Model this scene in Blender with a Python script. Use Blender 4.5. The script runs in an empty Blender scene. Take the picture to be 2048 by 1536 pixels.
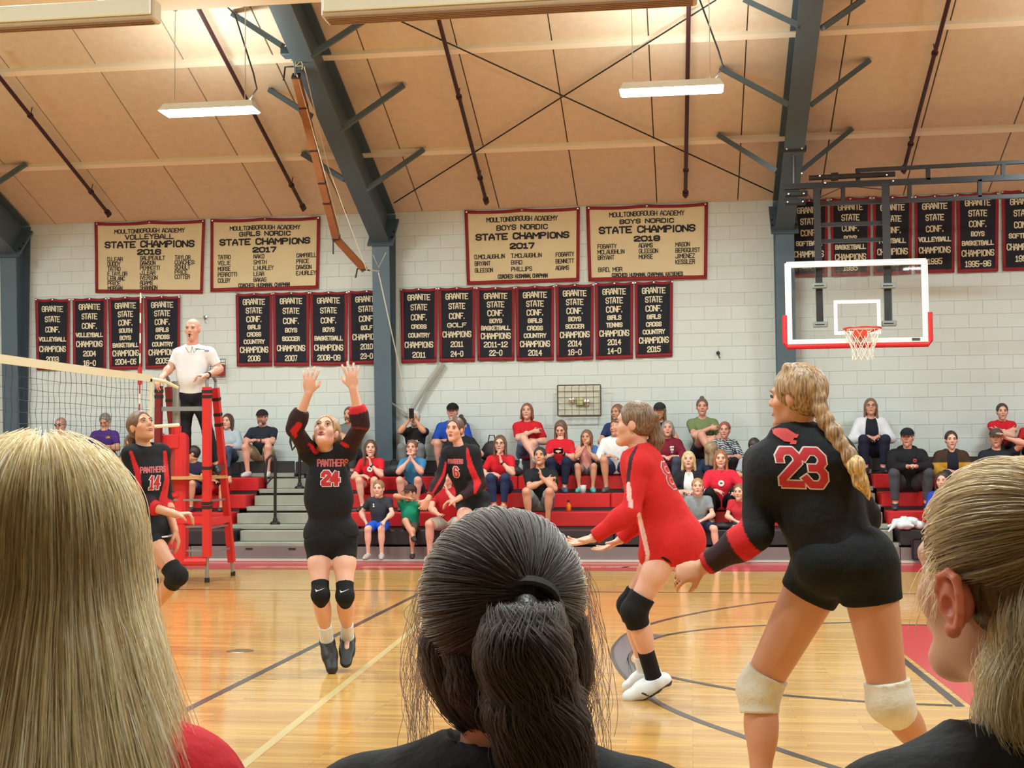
import bpy, math, random
import numpy as np
from mathutils import Vector, Matrix
from mathutils.bvhtree import BVHTree
sc = bpy.context.scene
COL = sc.collection
random.seed(7)
RNG = np.random.default_rng(11)
# ------------------------------------------------------------------ camera
F_PX, W_PX, H_PX = 2600.0, 2048.0, 1536.0
CAM_H = 1.35
THETA = math.atan(0.135)      # yaw left of the far wall's normal
PITCH = math.atan(154.0/2600.0)
ROLL = 0.0075
cam_d = bpy.data.cameras.new('camera'); cam = bpy.data.objects.new('camera', cam_d)
COL.objects.link(cam); sc.camera = cam
cam_d.sensor_width = 36.0; cam_d.lens = 36.0*F_PX/W_PX
cam_d.clip_start = 0.05; cam_d.clip_end = 200
cam.matrix_world = (Matrix.Translation((0, 0, CAM_H)) @ Matrix.Rotation(THETA, 4, 'Z')
                    @ Matrix.Rotation(math.pi/2+PITCH, 4, 'X') @ Matrix.Rotation(-ROLL, 4, 'Z'))
CM = cam.matrix_world.copy()
CAM = Vector((0, 0, CAM_H))
FWD = (CM.to_3x3() @ Vector((0, 0, -1)))
RIGHT = (CM.to_3x3() @ Vector((1, 0, 0)))
UP = (CM.to_3x3() @ Vector((0, 1, 0)))
def ray(px, py):
    return CM.to_3x3() @ Vector(((px-1024.0)/F_PX, (768.0-py)/F_PX, -1.0))
def onD(px, py, d): return CAM + ray(px, py)*d
def onY(px, py, y):
    r = ray(px, py); return CAM + r*(y/r.y)
def onZ(px, py, z):
    r = ray(px, py); return CAM + r*((z-CAM_H)/r.z)
def onP(px, py, p0, n):
    r = ray(px, py); n = Vector(n); return CAM + r*((Vector(p0)-CAM).dot(n)/r.dot(n))
# ------------------------------------------------------------------ world, exposure
w = bpy.data.worlds.new('world'); sc.world = w; w.use_nodes = True
w.node_tree.nodes['Background'].inputs[0].default_value = (0.75, 0.78, 0.8, 1)
w.node_tree.nodes['Background'].inputs[1].default_value = 0.3
sc.view_settings.view_transform = 'Standard'; sc.view_settings.look = 'None'
sc.view_settings.exposure = 0.0; sc.view_settings.gamma = 1.0
sc.view_settings.use_curve_mapping = False
sc.cycles.max_bounces = 6; sc.cycles.diffuse_bounces = 3; sc.cycles.glossy_bounces = 3
sc.cycles.transparent_max_bounces = 12; sc.cycles.sample_clamp_indirect = 4.0
sc.cycles.use_denoising = True
# the hall's own ceiling lamps: rows of hanging fluorescent fixtures (housings are built further down)
WALL_Y = 19.84
ROOF_T = 0.375
WALL_Z = onY(1130, 412, WALL_Y).z
def roof_z(y): return WALL_Z + ROOF_T*(WALL_Y-y)
LAMP_L = onD(407, 214, 15.75); LAMP_R = onD(1343, 173, 15.4)
LAMP_Z = (LAMP_L.z+LAMP_R.z)/2
LAMP_Y = (LAMP_L.y+LAMP_R.y)/2
LAMP_DX = LAMP_R.x-LAMP_L.x
LAMPS = []
for j, ly in enumerate((LAMP_Y, LAMP_Y-5.6, LAMP_Y-11.2)):
    for i in range(-1, 4):
        LAMPS.append((LAMP_L.x+i*LAMP_DX, ly, LAMP_Z))
LAMP_POWER = 218.0
for k, (lx, ly, lz) in enumerate(LAMPS):
    ld = bpy.data.lights.new('lamp_light', 'AREA'); ld.shape = 'RECTANGLE'; ld.size = 1.15; ld.size_y = 0.30
    ld.energy = LAMP_POWER; ld.color = (0.83, 0.98, 1.0)
    lo = bpy.data.objects.new('lamp_light', ld); COL.objects.link(lo); lo.location = (lx, ly, lz-0.075)
    if k < 0: lo.visible_camera = False
for k, (lx, ly, lz) in enumerate(LAMPS):
    ld = bpy.data.lights.new('lamp_uplight', 'AREA'); ld.shape = 'RECTANGLE'; ld.size = 1.15; ld.size_y = 0.2
    ld.energy = 34.0; ld.color = (0.90, 1.0, 0.94)
    lo = bpy.data.objects.new('lamp_uplight', ld); COL.objects.link(lo); lo.location = (lx, ly, lz+0.06)
    lo.rotation_euler = (math.pi, 0, 0)
# ------------------------------------------------------------------ materials
MATS = {}
def lin(c):
    return tuple(((v/255.0)/12.92 if v/255.0 <= 0.04045 else (((v/255.0)+0.055)/1.055)**2.4) for v in c)
def mat(name, rgb, rough=0.6, metal=0.0, bump=None, var=None, spec=0.5, coat=0.0, emit=None, attr=False, sheen=0.0, alpha=None, trans=None):
    """rgb in 0-255 sRGB. bump=(scale, strength); var=(scale, amount) gives mottled colour."""
    if name in MATS: return MATS[name]
    m = bpy.data.materials.new(name); m.use_nodes = True; MATS[name] = m
    nt = m.node_tree; N = nt.nodes; L = nt.links; b = N['Principled BSDF']
    c = (*lin(rgb), 1)
    b.inputs['Base Color'].default_value = c; b.inputs['Roughness'].default_value = rough
    b.inputs['Metallic'].default_value = metal; b.inputs['Specular IOR Level'].default_value = spec
    b.inputs['Coat Weight'].default_value = coat; b.inputs['Coat Roughness'].default_value = 0.1
    b.inputs['Sheen Weight'].default_value = sheen
    src = None
    if attr:
        a = N.new('ShaderNodeVertexColor'); a.layer_name = 'Col'; src = a.outputs['Color']
        L.new(src, b.inputs['Base Color'])
    tc = None
    def coord():
        nonlocal tc
        if tc is None: tc = N.new('ShaderNodeTexCoord')
        return tc.outputs['Object']
    if var:
        n = N.new('ShaderNodeTexNoise'); n.inputs['Scale'].default_value = var[0]; n.inputs['Detail'].default_value = 5
        L.new(coord(), n.inputs['Vector'])
        mr = N.new('ShaderNodeMapRange'); mr.inputs['To Min'].default_value = 1-var[1]; mr.inputs['To Max'].default_value = 1+var[1]
        mr.inputs['From Min'].default_value = 0.3; mr.inputs['From Max'].default_value = 0.7
        L.new(n.outputs['Fac'], mr.inputs['Value'])
        mx = N.new('ShaderNodeVectorMath'); mx.operation = 'SCALE'
        if src is not None: L.new(src, mx.inputs[0])
        else: mx.inputs[0].default_value = c[:3]
        L.new(mr.outputs[0], mx.inputs['Scale']); L.new(mx.outputs[0], b.inputs['Base Color'])
    if bump:
        n = N.new('ShaderNodeTexNoise'); n.inputs['Scale'].default_value = bump[0]; n.inputs['Detail'].default_value = 4
        L.new(coord(), n.inputs['Vector'])
        bm = N.new('ShaderNodeBump'); bm.inputs['Strength'].default_value = bump[1]; bm.inputs['Distance'].default_value = bump[2] if len(bump) > 2 else 0.01
        L.new(n.outputs['Fac'], bm.inputs['Height']); L.new(bm.outputs[0], b.inputs['Normal'])
    if emit:
        b.inputs['Emission Color'].default_value = (*lin(emit[0]), 1); b.inputs['Emission Strength'].default_value = emit[1]
    if trans is not None:
        b.inputs['Transmission Weight'].default_value = trans
    if alpha is not None: b.inputs['Alpha'].default_value = alpha
    return m
# ------------------------------------------------------------------ object helpers
def tag(o, label=None, cat=None, group=None, kind=None):
    if label: o['label'] = label
    if cat: o['category'] = cat
    if group: o['group'] = group
    if kind: o['kind'] = kind
    return o
def empty(name, loc, label=None, cat=None, group=None, kind=None):
    o = bpy.data.objects.new(name, None); COL.objects.link(o); o.location = loc; o.empty_display_size = 0.1
    return tag(o, label, cat, group, kind)
def wpos(o):
    v = Vector((0, 0, 0))
    while o is not None: v += o.location; o = o.parent
    return v
def link(name, me, m, parent=None, loc=None):
    """mesh data given in WORLD coordinates unless loc is set"""
    o = bpy.data.objects.new(name, me); COL.objects.link(o)
    if m is not None:
        for mm in (m if isinstance(m, (list, tuple)) else [m]): me.materials.append(mm)
    if parent is not None:
        o.parent = parent
        if loc is None: o.location = -wpos(parent)
    if loc is not None: o.location = loc
    return o
def mesh(name, V, Fc, smooth=False):
    me = bpy.data.meshes.new(name); me.from_pydata([tuple(v) for v in V], [], Fc); me.update()
    if smooth: me.polygons.foreach_set('use_smooth', [True]*len(me.polygons))
    return me
class MB:
    """collects plain shapes (world coordinates) into one mesh"""
    def __init__(s): s.V = []; s.F = []; s.M = []; s.mi = 0
    def add(s, V, Fc):
        n = len(s.V); s.V += [tuple(v) for v in V]; s.F += [tuple(i+n for i in f) for f in Fc]; s.M += [s.mi]*len(Fc); return s
    def box(s, lo, hi):
        x0, y0, z0 = lo; x1, y1, z1 = hi
        return s.add([(x0,y0,z0),(x1,y0,z0),(x1,y1,z0),(x0,y1,z0),(x0,y0,z1),(x1,y0,z1),(x1,y1,z1),(x0,y1,z1)],
              [(0,3,2,1),(4,5,6,7),(0,1,5,4),(1,2,6,5),(2,3,7,6),(3,0,4,7)])
    def bbox(s, lo, hi, c=0.01):
        """box with chamfered edges: 24 verts"""
        lo = Vector(lo); hi = Vector(hi); V = []; idx = {}
        for a in range(3):
            for sx in (0, 1):
                for sy in (0, 1):
                    for sz in (0, 1):
                        sg = (sx, sy, sz); p = []
                        for k in range(3):
                            e = (hi if sg[k] else lo)[k]; p.append(e if k == a else (e-c if sg[k] else e+c))
                        idx[(a, sg)] = len(V); V.append(p)
        Fc = []
        for a in range(3):
            b, d = (a+1) % 3, (a+2) % 3
            for e in (0, 1):
                q = []
                for (u, v) in ((0, 0), (1, 0), (1, 1), (0, 1)):
                    sg = [0, 0, 0]; sg[a] = e; sg[b] = u; sg[d] = v; q.append(idx[(a, tuple(sg))])
                Fc.append(tuple(q) if e else tuple(reversed(q)))
        for a in range(3):
            b, d = (a+1) % 3, (a+2) % 3
            for u in (0, 1):
                for v in (0, 1):
                    s0 = [0, 0, 0]; s0[b] = u; s0[d] = v; s1 = list(s0); s1[a] = 1
                    q = (idx[(b, tuple(s0))], idx[(b, tuple(s1))], idx[(d, tuple(s1))], idx[(d, tuple(s0))])
                    Fc.append(q if (u ^ v) == 0 else tuple(reversed(q)))
        for sx in (0, 1):
            for sy in (0, 1):
                for sz in (0, 1):
                    sg = (sx, sy, sz); q = (idx[(0, sg)], idx[(1, sg)], idx[(2, sg)])
                    Fc.append(q if (sx+sy+sz) % 2 == 1 else tuple(reversed(q)))
        return s.add(V, Fc)
    def bar(s, a, b, w, h, up=(0, 0, 1)):
        a = Vector(a); b = Vector(b); d = (b-a).normalized(); u = Vector(up)
        r = d.cross(u)
        if r.length < 1e-4: r = d.cross(Vector((0, 1, 0)))
        r.normalize(); u = r.cross(d).normalized()
        V = []
        for p in (a, b):
            for (x, y) in ((-1, -1), (1, -1), (1, 1), (-1, 1)): V.append(p+r*(x*w/2)+u*(y*h/2))
        return s.add(V, [(0,3,2,1),(4,5,6,7),(0,1,5,4),(1,2,6,5),(2,3,7,6),(3,0,4,7)])
    def tube(s, pts, r, n=8, closed=False, caps=True):
        pts = [Vector(p) for p in pts]; m = len(pts); V = []; prev = None
        rr = r if isinstance(r, (list, tuple)) else [r]*m
        for i, p in enumerate(pts):
            if closed: t = pts[(i+1) % m]-pts[i-1]
            else: t = pts[min(i+1, m-1)]-pts[max(i-1, 0)]
            t.normalize()
            if prev is None:
                u = t.cross(Vector((0, 0, 1)))
                if u.length < 1e-3: u = t.cross(Vector((1, 0, 0)))
            else: u = prev-t*prev.dot(t)
            u.normalize(); prev = u; v = t.cross(u)
            for k in range(n):
                a = 2*math.pi*k/n; V.append(p+(u*math.cos(a)+v*math.sin(a))*rr[i])
        Fc = []
        for i in range(m if closed else m-1):
            j = (i+1) % m
            for k in range(n): Fc.append((i*n+k, i*n+(k+1) % n, j*n+(k+1) % n, j*n+k))
        if caps and not closed:
            Fc.append(tuple(reversed(range(n)))); Fc.append(tuple(range((m-1)*n, m*n)))
        return s.add(V, Fc)
    def lathe(s, prof, c=(0, 0, 0), n=16, axis='Z'):
        V = []; c = Vector(c)
        for (r, z) in prof:
            for k in range(n):
                a = 2*math.pi*k/n
                p = (r*math.cos(a), r*math.sin(a), z) if axis == 'Z' else ((r*math.cos(a), z, r*math.sin(a)) if axis == 'Y' else (z, r*math.cos(a), r*math.sin(a)))
                V.append(c+Vector(p))
        Fc = []
        for i in range(len(prof)-1):
            for k in range(n): Fc.append((i*n+k, i*n+(k+1) % n, (i+1)*n+(k+1) % n, (i+1)*n+k))
        if prof[0][0] > 1e-6: Fc.append(tuple(reversed(range(n))))
        if prof[-1][0] > 1e-6: Fc.append(tuple(range((len(prof)-1)*n, len(prof)*n)))
        return s.add(V, Fc)
    def ball(s, c, r, n=12, m=8):
        r = (r, r, r) if not isinstance(r, (tuple, list)) else r; c = Vector(c); V = [c+Vector((0, 0, r[2]))]
        for i in range(1, m):
            t = math.pi*i/m
            for k in range(n):
                a = 2*math.pi*k/n; V.append(c+Vector((r[0]*math.sin(t)*math.cos(a), r[1]*math.sin(t)*math.sin(a), r[2]*math.cos(t))))
        V.append(c-Vector((0, 0, r[2]))); Fc = []
        for k in range(n): Fc.append((0, 1+k, 1+(k+1) % n)); Fc.append((len(V)-1, 1+(m-2)*n+(k+1) % n, 1+(m-2)*n+k))
        for i in range(m-2):
            for k in range(n): Fc.append((1+i*n+k, 1+(i+1)*n+k, 1+(i+1)*n+(k+1) % n, 1+i*n+(k+1) % n))
        return s.add(V, Fc)
    def build(s, name, m, parent=None, smooth=False):
        me = mesh(name, s.V, s.F, smooth)
        ms = m if isinstance(m, (list, tuple)) else [m]
        o = link(name, me, m, parent)
        if len(ms) > 1: me.polygons.foreach_set('material_index', s.M)
        return o
def copy_tree(o, parent=None):
    c = o.copy(); COL.objects.link(c); c.parent = parent
    for ch in list(o.children): copy_tree(ch, c)
    return c
# ------------------------------------------------------------------ angular block lettering
GL = {
'A': [[(0,0),(0,2),(1.6,6),(2.4,6),(4,2),(4,0)],[(0,2),(4,2)]], 'B': [[(0,0),(0,6),(3,6),(4,5),(4,4),(3,3),(0,3)],[(3,3),(4,2),(4,1),(3,0),(0,0)]],
'C': [[(4,4.6),(4,5),(3,6),(1,6),(0,5),(0,1),(1,0),(3,0),(4,1),(4,1.4)]], 'D': [[(0,0),(0,6),(3,6),(4,5),(4,1),(3,0),(0,0)]],
'E': [[(4,0),(0,0),(0,6),(4,6)],[(0,3),(3,3)]], 'F': [[(0,0),(0,6),(4,6)],[(0,3),(3,3)]],
'G': [[(4,4.6),(4,5),(3,6),(1,6),(0,5),(0,1),(1,0),(3,0),(4,1),(4,3),(2.2,3)]], 'H': [[(0,0),(0,6)],[(4,0),(4,6)],[(0,3),(4,3)]],
'I': [[(2,0),(2,6)]], 'J': [[(4,6),(4,1),(3,0),(1,0),(0,1),(0,2)]], 'K': [[(0,0),(0,6)],[(4,6),(0.6,3),(4,0)]], 'L': [[(0,6),(0,0),(4,0)]],
'M': [[(0,0),(0,6),(2,2.4),(4,6),(4,0)]], 'N': [[(0,0),(0,6),(4,0),(4,6)]], 'O': [[(1,0),(0,1),(0,5),(1,6),(3,6),(4,5),(4,1),(3,0),(1,0)]],
'P': [[(0,0),(0,6),(3,6),(4,5),(4,4),(3,3),(0,3)]], 'Q': [[(1,0),(0,1),(0,5),(1,6),(3,6),(4,5),(4,1),(3,0),(1,0)],[(2.4,1.6),(4.2,-0.3)]],
'R': [[(0,0),(0,6),(3,6),(4,5),(4,4),(3,3),(0,3)],[(2.6,3),(4,1.6),(4,0)]], 'S': [[(4,4.8),(4,5),(3,6),(1,6),(0,5),(0,4),(1,3),(3,3),(4,2),(4,1),(3,0),(1,0),(0,1),(0,1.2)]],
'T': [[(0,6),(4,6)],[(2,6),(2,0)]], 'U': [[(0,6),(0,1),(1,0),(3,0),(4,1),(4,6)]], 'V': [[(0,6),(2,0),(4,6)]], 'W': [[(0,6),(0.8,0),(2,3.6),(3.2,0),(4,6)]],
'X': [[(0,0),(4,6)],[(0,6),(4,0)]], 'Y': [[(0,6),(2,3),(4,6)],[(2,3),(2,0)]], 'Z': [[(0,6),(4,6),(0,0),(4,0)]],
'0': [[(1,0),(0,1),(0,5),(1,6),(3,6),(4,5),(4,1),(3,0),(1,0)]], '1': [[(0.8,4.8),(2,6),(2,0)],[(0.8,0),(3.2,0)]],
'2': [[(0,4.6),(0,5),(1,6),(3,6),(4,5),(4,4),(0,1),(0,0),(4,0)]], '3': [[(0,5),(1,6),(3,6),(4,5),(4,4),(3,3),(1.6,3)],[(3,3),(4,2),(4,1),(3,0),(1,0),(0,1)]],
'4': [[(3,0),(3,6),(0,2),(4,2)]], '5': [[(4,6),(0,6),(0,3.4),(3,3.4),(4,2.6),(4,1),(3,0),(1,0),(0,1)]],
'6': [[(4,5),(3,6),(1,6),(0,5),(0,1),(1,0),(3,0),(4,1),(4,2.4),(3,3.4),(0,3.4)]], '7': [[(0,6),(4,6),(1.6,0)]],
'8': [[(1,3),(0,4),(0,5),(1,6),(3,6),(4,5),(4,4),(3,3),(1,3),(0,2),(0,1),(1,0),(3,0),(4,1),(4,2),(3,3)]],
'9': [[(0,1),(1,0),(3,0),(4,1),(4,5),(3,6),(1,6),(0,5),(0,3.6),(1,2.6),(4,2.6)]],
'-': [[(0.6,3),(3.4,3)]], '.': [[(0.3,0),(0.3,0.5)]], ',': [[(0.5,0.5),(0.2,-0.8)]], ':': [[(0.5,1),(0.5,1.6)],[(0.5,4),(0.5,4.6)]],
}
NARROW = {'I': (1.4, 2.6), '.': (0, 0.8), ',': (0, 0.8), ':': (0, 1.0), '1': (0.6, 3.4), ' ': (0, 2.6)}
def letters(text, width, height, stroke, gap=1.35):
    """quads (2D) of a line of block text that fills width x height, centred; stroke in metres"""
    x = 0.0; runs = []
    for ch in text:
        a, b = NARROW.get(ch, (0, 4))
        if ch == 'M' or ch == 'W': sc_ = 1.2
        else: sc_ = 1.0
        for pl in GL.get(ch, []): runs.append([(x+(px_-a)*sc_, py_) for (px_, py_) in pl])
        x += (b-a)*sc_+gap
    tot = x-gap; kx = (width-stroke)/tot; ky = (height-stroke)/6.0
    Q = []
    for r in runs:
        P = [((px_-tot/2)*kx, (py_-3)*ky) for px_, py_ in r]
        for i in range(len(P)-1):
            (x0, y0), (x1, y1) = P[i], P[i+1]
            dx, dy = x1-x0, y1-y0; l = math.hypot(dx, dy) or 1; dx /= l; dy /= l; h = stroke/2
            e0 = h*0.85 if i == 0 or True else 0
            e0 = h*(1.0 if i == 0 else 0.42); e1 = h*(1.0 if i == len(P)-2 else 0.42)
            ax, ay, bx, by = x0-dx*e0, y0-dy*e0, x1+dx*e1, y1+dy*e1
            Q.append([(ax+dy*h, ay-dx*h), (bx+dy*h, by-dx*h), (bx-dy*h, by+dx*h), (ax-dy*h, ay+dx*h)])
    return Q
# ------------------------------------------------------------------ room shell
M_BLOCK = mat('painted_block', (212, 217, 212), 0.62, bump=(60, 0.35, 0.004), var=(2.2, 0.025))
M_MORTAR = mat('painted_joint', (206, 210, 204), 0.8)
M_PANEL = mat('tan_roof_panel', (222, 204, 182), 0.85, bump=(180, 0.3, 0.004), var=(9, 0.05))
M_SEAM = mat('dark_seam', (112, 82, 58), 0.9)
M_PURLIN = mat('cream_purlin', (250, 240, 222), 0.6)
M_STEEL = mat('blue_grey_steel', (78, 96, 108), 0.45, bump=(6, 0.05, 0.01), var=(1.5, 0.05))
M_PIPE = mat('maroon_pipe', (62, 30, 34), 0.45)
M_BLACK = mat('black_steel', (24, 24, 26), 0.4)
M_CHROME = mat('chrome', (200, 200, 200), 0.2, metal=1.0)
M_SHELL = mat('pale_shell_wall', (188, 184, 172), 0.8)
X0, X1, Y0, Y1 = -17.0, 9.5, -4.5, WALL_Y
S_FLAT = 6.0
Z_FLAT = onY(560, 9, WALL_Y-S_FLAT).z
def S(o): o['kind'] = 'structure'; return o
# floor: maple strips with lacquer
def floor_mat():
    m = bpy.data.materials.new('maple_floor'); m.use_nodes = True; nt = m.node_tree; N = nt.nodes; L = nt.links; b = N['Principled BSDF']
    tc = N.new('ShaderNodeTexCoord'); mp = N.new('ShaderNodeMapping'); L.new(tc.outputs['Object'], mp.inputs['Vector'])
    br = N.new('ShaderNodeTexBrick'); br.offset = 0.37; br.offset_frequency = 3; br.inputs['Scale'].default_value = 1.0
    br.inputs['Brick Width'].default_value = 0.85; br.inputs['Row Height'].default_value = 0.057; br.inputs['Mortar Size'].default_value = 0.0008
    br.inputs['Color1'].default_value = (*lin((192, 140, 70)), 1); br.inputs['Color2'].default_value = (*lin((216, 168, 90)), 1)
    br.inputs['Mortar'].default_value = (*lin((160, 112, 62)), 1); br.inputs['Bias'].default_value = 0.1
    L.new(mp.outputs[0], br.inputs['Vector'])
    n = N.new('ShaderNodeTexNoise'); n.inputs['Scale'].default_value = 1.0; n.inputs['Detail'].default_value = 6
    m2 = N.new('ShaderNodeMapping'); m2.inputs['Scale'].default_value = (1.6, 26, 1); L.new(tc.outputs['Object'], m2.inputs['Vector']); L.new(m2.outputs[0], n.inputs['Vector'])
    mr = N.new('ShaderNodeMapRange'); mr.inputs['From Min'].default_value = .3; mr.inputs['From Max'].default_value = .7
    mr.inputs['To Min'].default_value = .86; mr.inputs['To Max'].default_value = 1.1; L.new(n.outputs['Fac'], mr.inputs['Value'])
    mx = N.new('ShaderNodeVectorMath'); mx.operation = 'SCALE'; L.new(br.outputs['Color'], mx.inputs[0]); L.new(mr.outputs[0], mx.inputs['Scale'])
    L.new(mx.outputs[0], b.inputs['Base Color'])
    b.inputs['Roughness'].default_value = 0.24; b.inputs['Specular IOR Level'].default_value = 0.5
    b.inputs['Coat Weight'].default_value = 0.55; b.inputs['Coat Roughness'].default_value = 0.07
    n3 = N.new('ShaderNodeTexNoise'); n3.inputs['Scale'].default_value = 1.0; n3.inputs['Detail'].default_value = 2
    m3 = N.new('ShaderNodeMapping'); m3.inputs['Scale'].default_value = (2.2, 17, 1); L.new(tc.outputs['Object'], m3.inputs['Vector']); L.new(m3.outputs[0], n3.inputs['Vector'])
    bm = N.new('ShaderNodeBump'); bm.inputs['Strength'].default_value = 0.25; bm.inputs['Distance'].default_value = 0.004
    L.new(n3.outputs['Fac'], bm.inputs['Height']); L.new(bm.outputs[0], b.inputs['Normal']); L.new(bm.outputs[0], b.inputs['Coat Normal'])
    return m
FLOOR = S(MB().box((X0, Y0, -0.1), (X1, Y1, 0)).build('floor', floor_mat()))
tag(FLOOR, 'glossy light maple strip gymnasium floor with painted court lines', 'floor')
# painted lines (flat print) and one pale stripe as thin parts of the floor
M_LINE = mat('black_court_line', (44, 38, 40), 0.3, coat=0.4)
M_LGREY = mat('grey_court_line', (92, 88, 92), 0.3, coat=0.4)
M_LRED = mat('red_court_paint', (190, 42, 48), 0.32, coat=0.4)
M_LPALE = mat('pale_floor_stripe', (204, 180, 122), 0.3, coat=0.4)
def ribbon(name, pts, wd, m, z=0.0012):
    pts = [Vector((p[0], p[1], 0)) for p in pts]; V = []
    n = len(pts); ws = wd if isinstance(wd, (list, tuple)) else [wd]*n
    for i, p in enumerate(pts):
        t = (pts[min(i+1, n-1)]-pts[max(i-1, 0)]).normalized(); q = Vector((-t.y, t.x, 0))*ws[i]/2
        V += [p+q+Vector((0, 0, z)), p-q+Vector((0, 0, z))]
    return link(name, mesh(name, V, [(2*i, 2*i+1, 2*i+3, 2*i+2) for i in range(n-1)]), m, FLOOR)
def smooth_pts(P, k=6):
    P = [Vector((p[0], p[1], 0)) for p in P]; out = []
    for i in range(len(P)-1):
        p0 = P[max(i-1, 0)]; p1 = P[i]; p2 = P[i+1]; p3 = P[min(i+2, len(P)-1)]
        for j in range(k):
            t = j/k; out.append(0.5*((2*p1)+(-p0+p2)*t+(2*p0-5*p1+4*p2-p3)*t*t+(-p0+3*p1-3*p2+p3)*t**3))
    return out+[P[-1]]
yl = onZ(1100, 1183.5, 0).y
ribbon('court_line', [(X0, yl), (X1, yl)], 0.05, M_LINE)
a = onZ(337, 1437.5, 0); b_ = onZ(843, 1185, 0); xa = (a.x+b_.x)/2
d_ = (b_-a).normalized(); ribbon('court_line', [a-d_*3.5, b_+d_*0.1], 0.05, M_LINE, 0.0016)
a = onZ(480, 1536, 0); b_ = onZ(850, 1240, 0); d_ = (b_-a)
ribbon('pale_stripe', [a-d_*0.3, a+d_*1.3], 0.05, M_LPALE, 0.0010)  # pale stripe of one even colour, slanting across the boards
arc1 = [(1700, 1192), (1560, 1202), (1440, 1218), (1330, 1240), (1262, 1264), (1233, 1290), (1229, 1311), (1240, 1338), (1272, 1373), (1320, 1408), (1400, 1443), (1480, 1471), (1560, 1500), (1640, 1526), (1720, 1552)]
arc2 = [(1760, 1243), (1530, 1251), (1420, 1258), (1330, 1271), (1278, 1290), (1256, 1312), (1262, 1328), (1300, 1345), (1430, 1372), (1540, 1388), (1740, 1404), (1905, 1411)]
P1 = smooth_pts([onZ(x, y, 0) for x, y in arc1]); P2 = smooth_pts([onZ(x, y, 0) for x, y in arc2])
ribbon('court_line', P1, 0.05, M_LINE, 0.0014); ribbon('court_line', P2, 0.05, M_LINE, 0.0018)
A_ = P1[4*6:9*6+1]; B_ = P2[3*6:6*6+1]
nA = len(A_); B2_ = [B_[min(len(B_)-1, int(i*(len(B_)-1)/(nA-1)))] for i in range(nA)]
V = []
for p, q in zip(A_, B2_): V += [(p[0], p[1], 0.0020), (q[0], q[1], 0.0020)]
link('court_crescent', mesh('court_crescent', V, [(2*i, 2*i+1, 2*i+3, 2*i+2) for i in range(nA-1)]), M_LGREY, FLOOR)
k1 = onZ(1793, 1309, 0); k2 = onZ(1921, 1413, 0); yk = onZ(1830, 1251, 0).y; d_ = (k1-k2).normalized()
kfar = k2+d_*((yk-k2.y)/d_.y)
ribbon('court_line', [k2, kfar], 0.05, M_LINE, 0.0016)
V = [(k2.x+0.06, k2.y, .0013), (X1-1.2, k2.y, .0013), (X1-1.2, yk, .0013), (kfar.x+0.06, yk, .0013)]
link('red_key', mesh('red_key', V, [(0, 1, 2, 3)]), M_LRED, FLOOR)
ribbon('court_line', [(kfar.x, yk+0.03), (X1-1.2, yk+0.03)], 0.05, M_LINE, 0.0016)
yb = onZ(1024, 1141, 0).y
V = [(X0, yb, .0013), (X1, yb, .0013), (X1, WALL_Y, .0013), (X0, WALL_Y, .0013)]
link('red_border', mesh('red_border', V, [(0, 1, 2, 3)]), M_LRED, FLOOR)
mb = MB()   # pale lettering strokes in the border, mostly hidden under the stand
for px_ in (520, 560, 606, 745, 790, 835, 1180, 1232, 1265):
    p = onZ(px_, 1134, 0); mb.add([(p.x-.16, p.y-.10, .0024), (p.x+.13, p.y-.10, .0024), (p.x+.19, p.y+.03, .0024), (p.x-.10, p.y+.03, .0024)], [(0, 1, 2, 3)])
mb.build('border_lettering', mat('wood_letter', (222, 178, 120), 0.3, coat=0.4), FLOOR)
p = onZ(480, 1302, 0)
MB().lathe([(0, .004), (.085, .004), (.1, .0)], (p.x, p.y, 0), 20).build('socket_plate', mat('brown_plate', (120, 92, 52), 0.35, metal=0.6), FLOOR)
# far wall of painted blocks
WALL = S(MB().box((X0, WALL_Y+0.004, 0), (X1, WALL_Y+0.25, WALL_Z+0.3)).build('wall_back', M_MORTAR))
tag(WALL, 'white painted concrete block wall of the gymnasium behind the spectators', 'wall')
BW, BH, GAP = 0.4064, 0.2032, 0.003
def block_mesh(wd, h):
    m_ = MB(); c = 0.004
    V = [(GAP/2, 0.01, GAP/2), (wd-GAP/2, 0.01, GAP/2), (wd-GAP/2, 0.01, h-GAP/2), (GAP/2, 0.01, h-GAP/2),
         (GAP/2, -0.000, GAP/2), (wd-GAP/2, -0.000, GAP/2), (wd-GAP/2, -0.000, h-GAP/2), (GAP/2, -0.000, h-GAP/2),
         (GAP/2+c, -0.003, GAP/2+c), (wd-GAP/2-c, -0.003, GAP/2+c), (wd-GAP/2-c, -0.003, h-GAP/2-c), (GAP/2+c, -0.003, h-GAP/2-c)]
    Fc = []
    for k in (0, 4):
        for i in range(4): Fc.append((k+i, k+(i+1) % 4, k+4+(i+1) % 4, k+4+i))
    Fc.append((8, 9, 10, 11)); return V, Fc
Vb, Fb = block_mesh(BW, BH); bm_me = mesh('block', Vb, Fb); bm_me.materials.append(M_BLOCK)
rest = MB(); cand = []
nrow = int(WALL_Z/BH)+1
zoff = onY(1300, 560+1040/7.68, WALL_Y).z % BH
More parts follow.
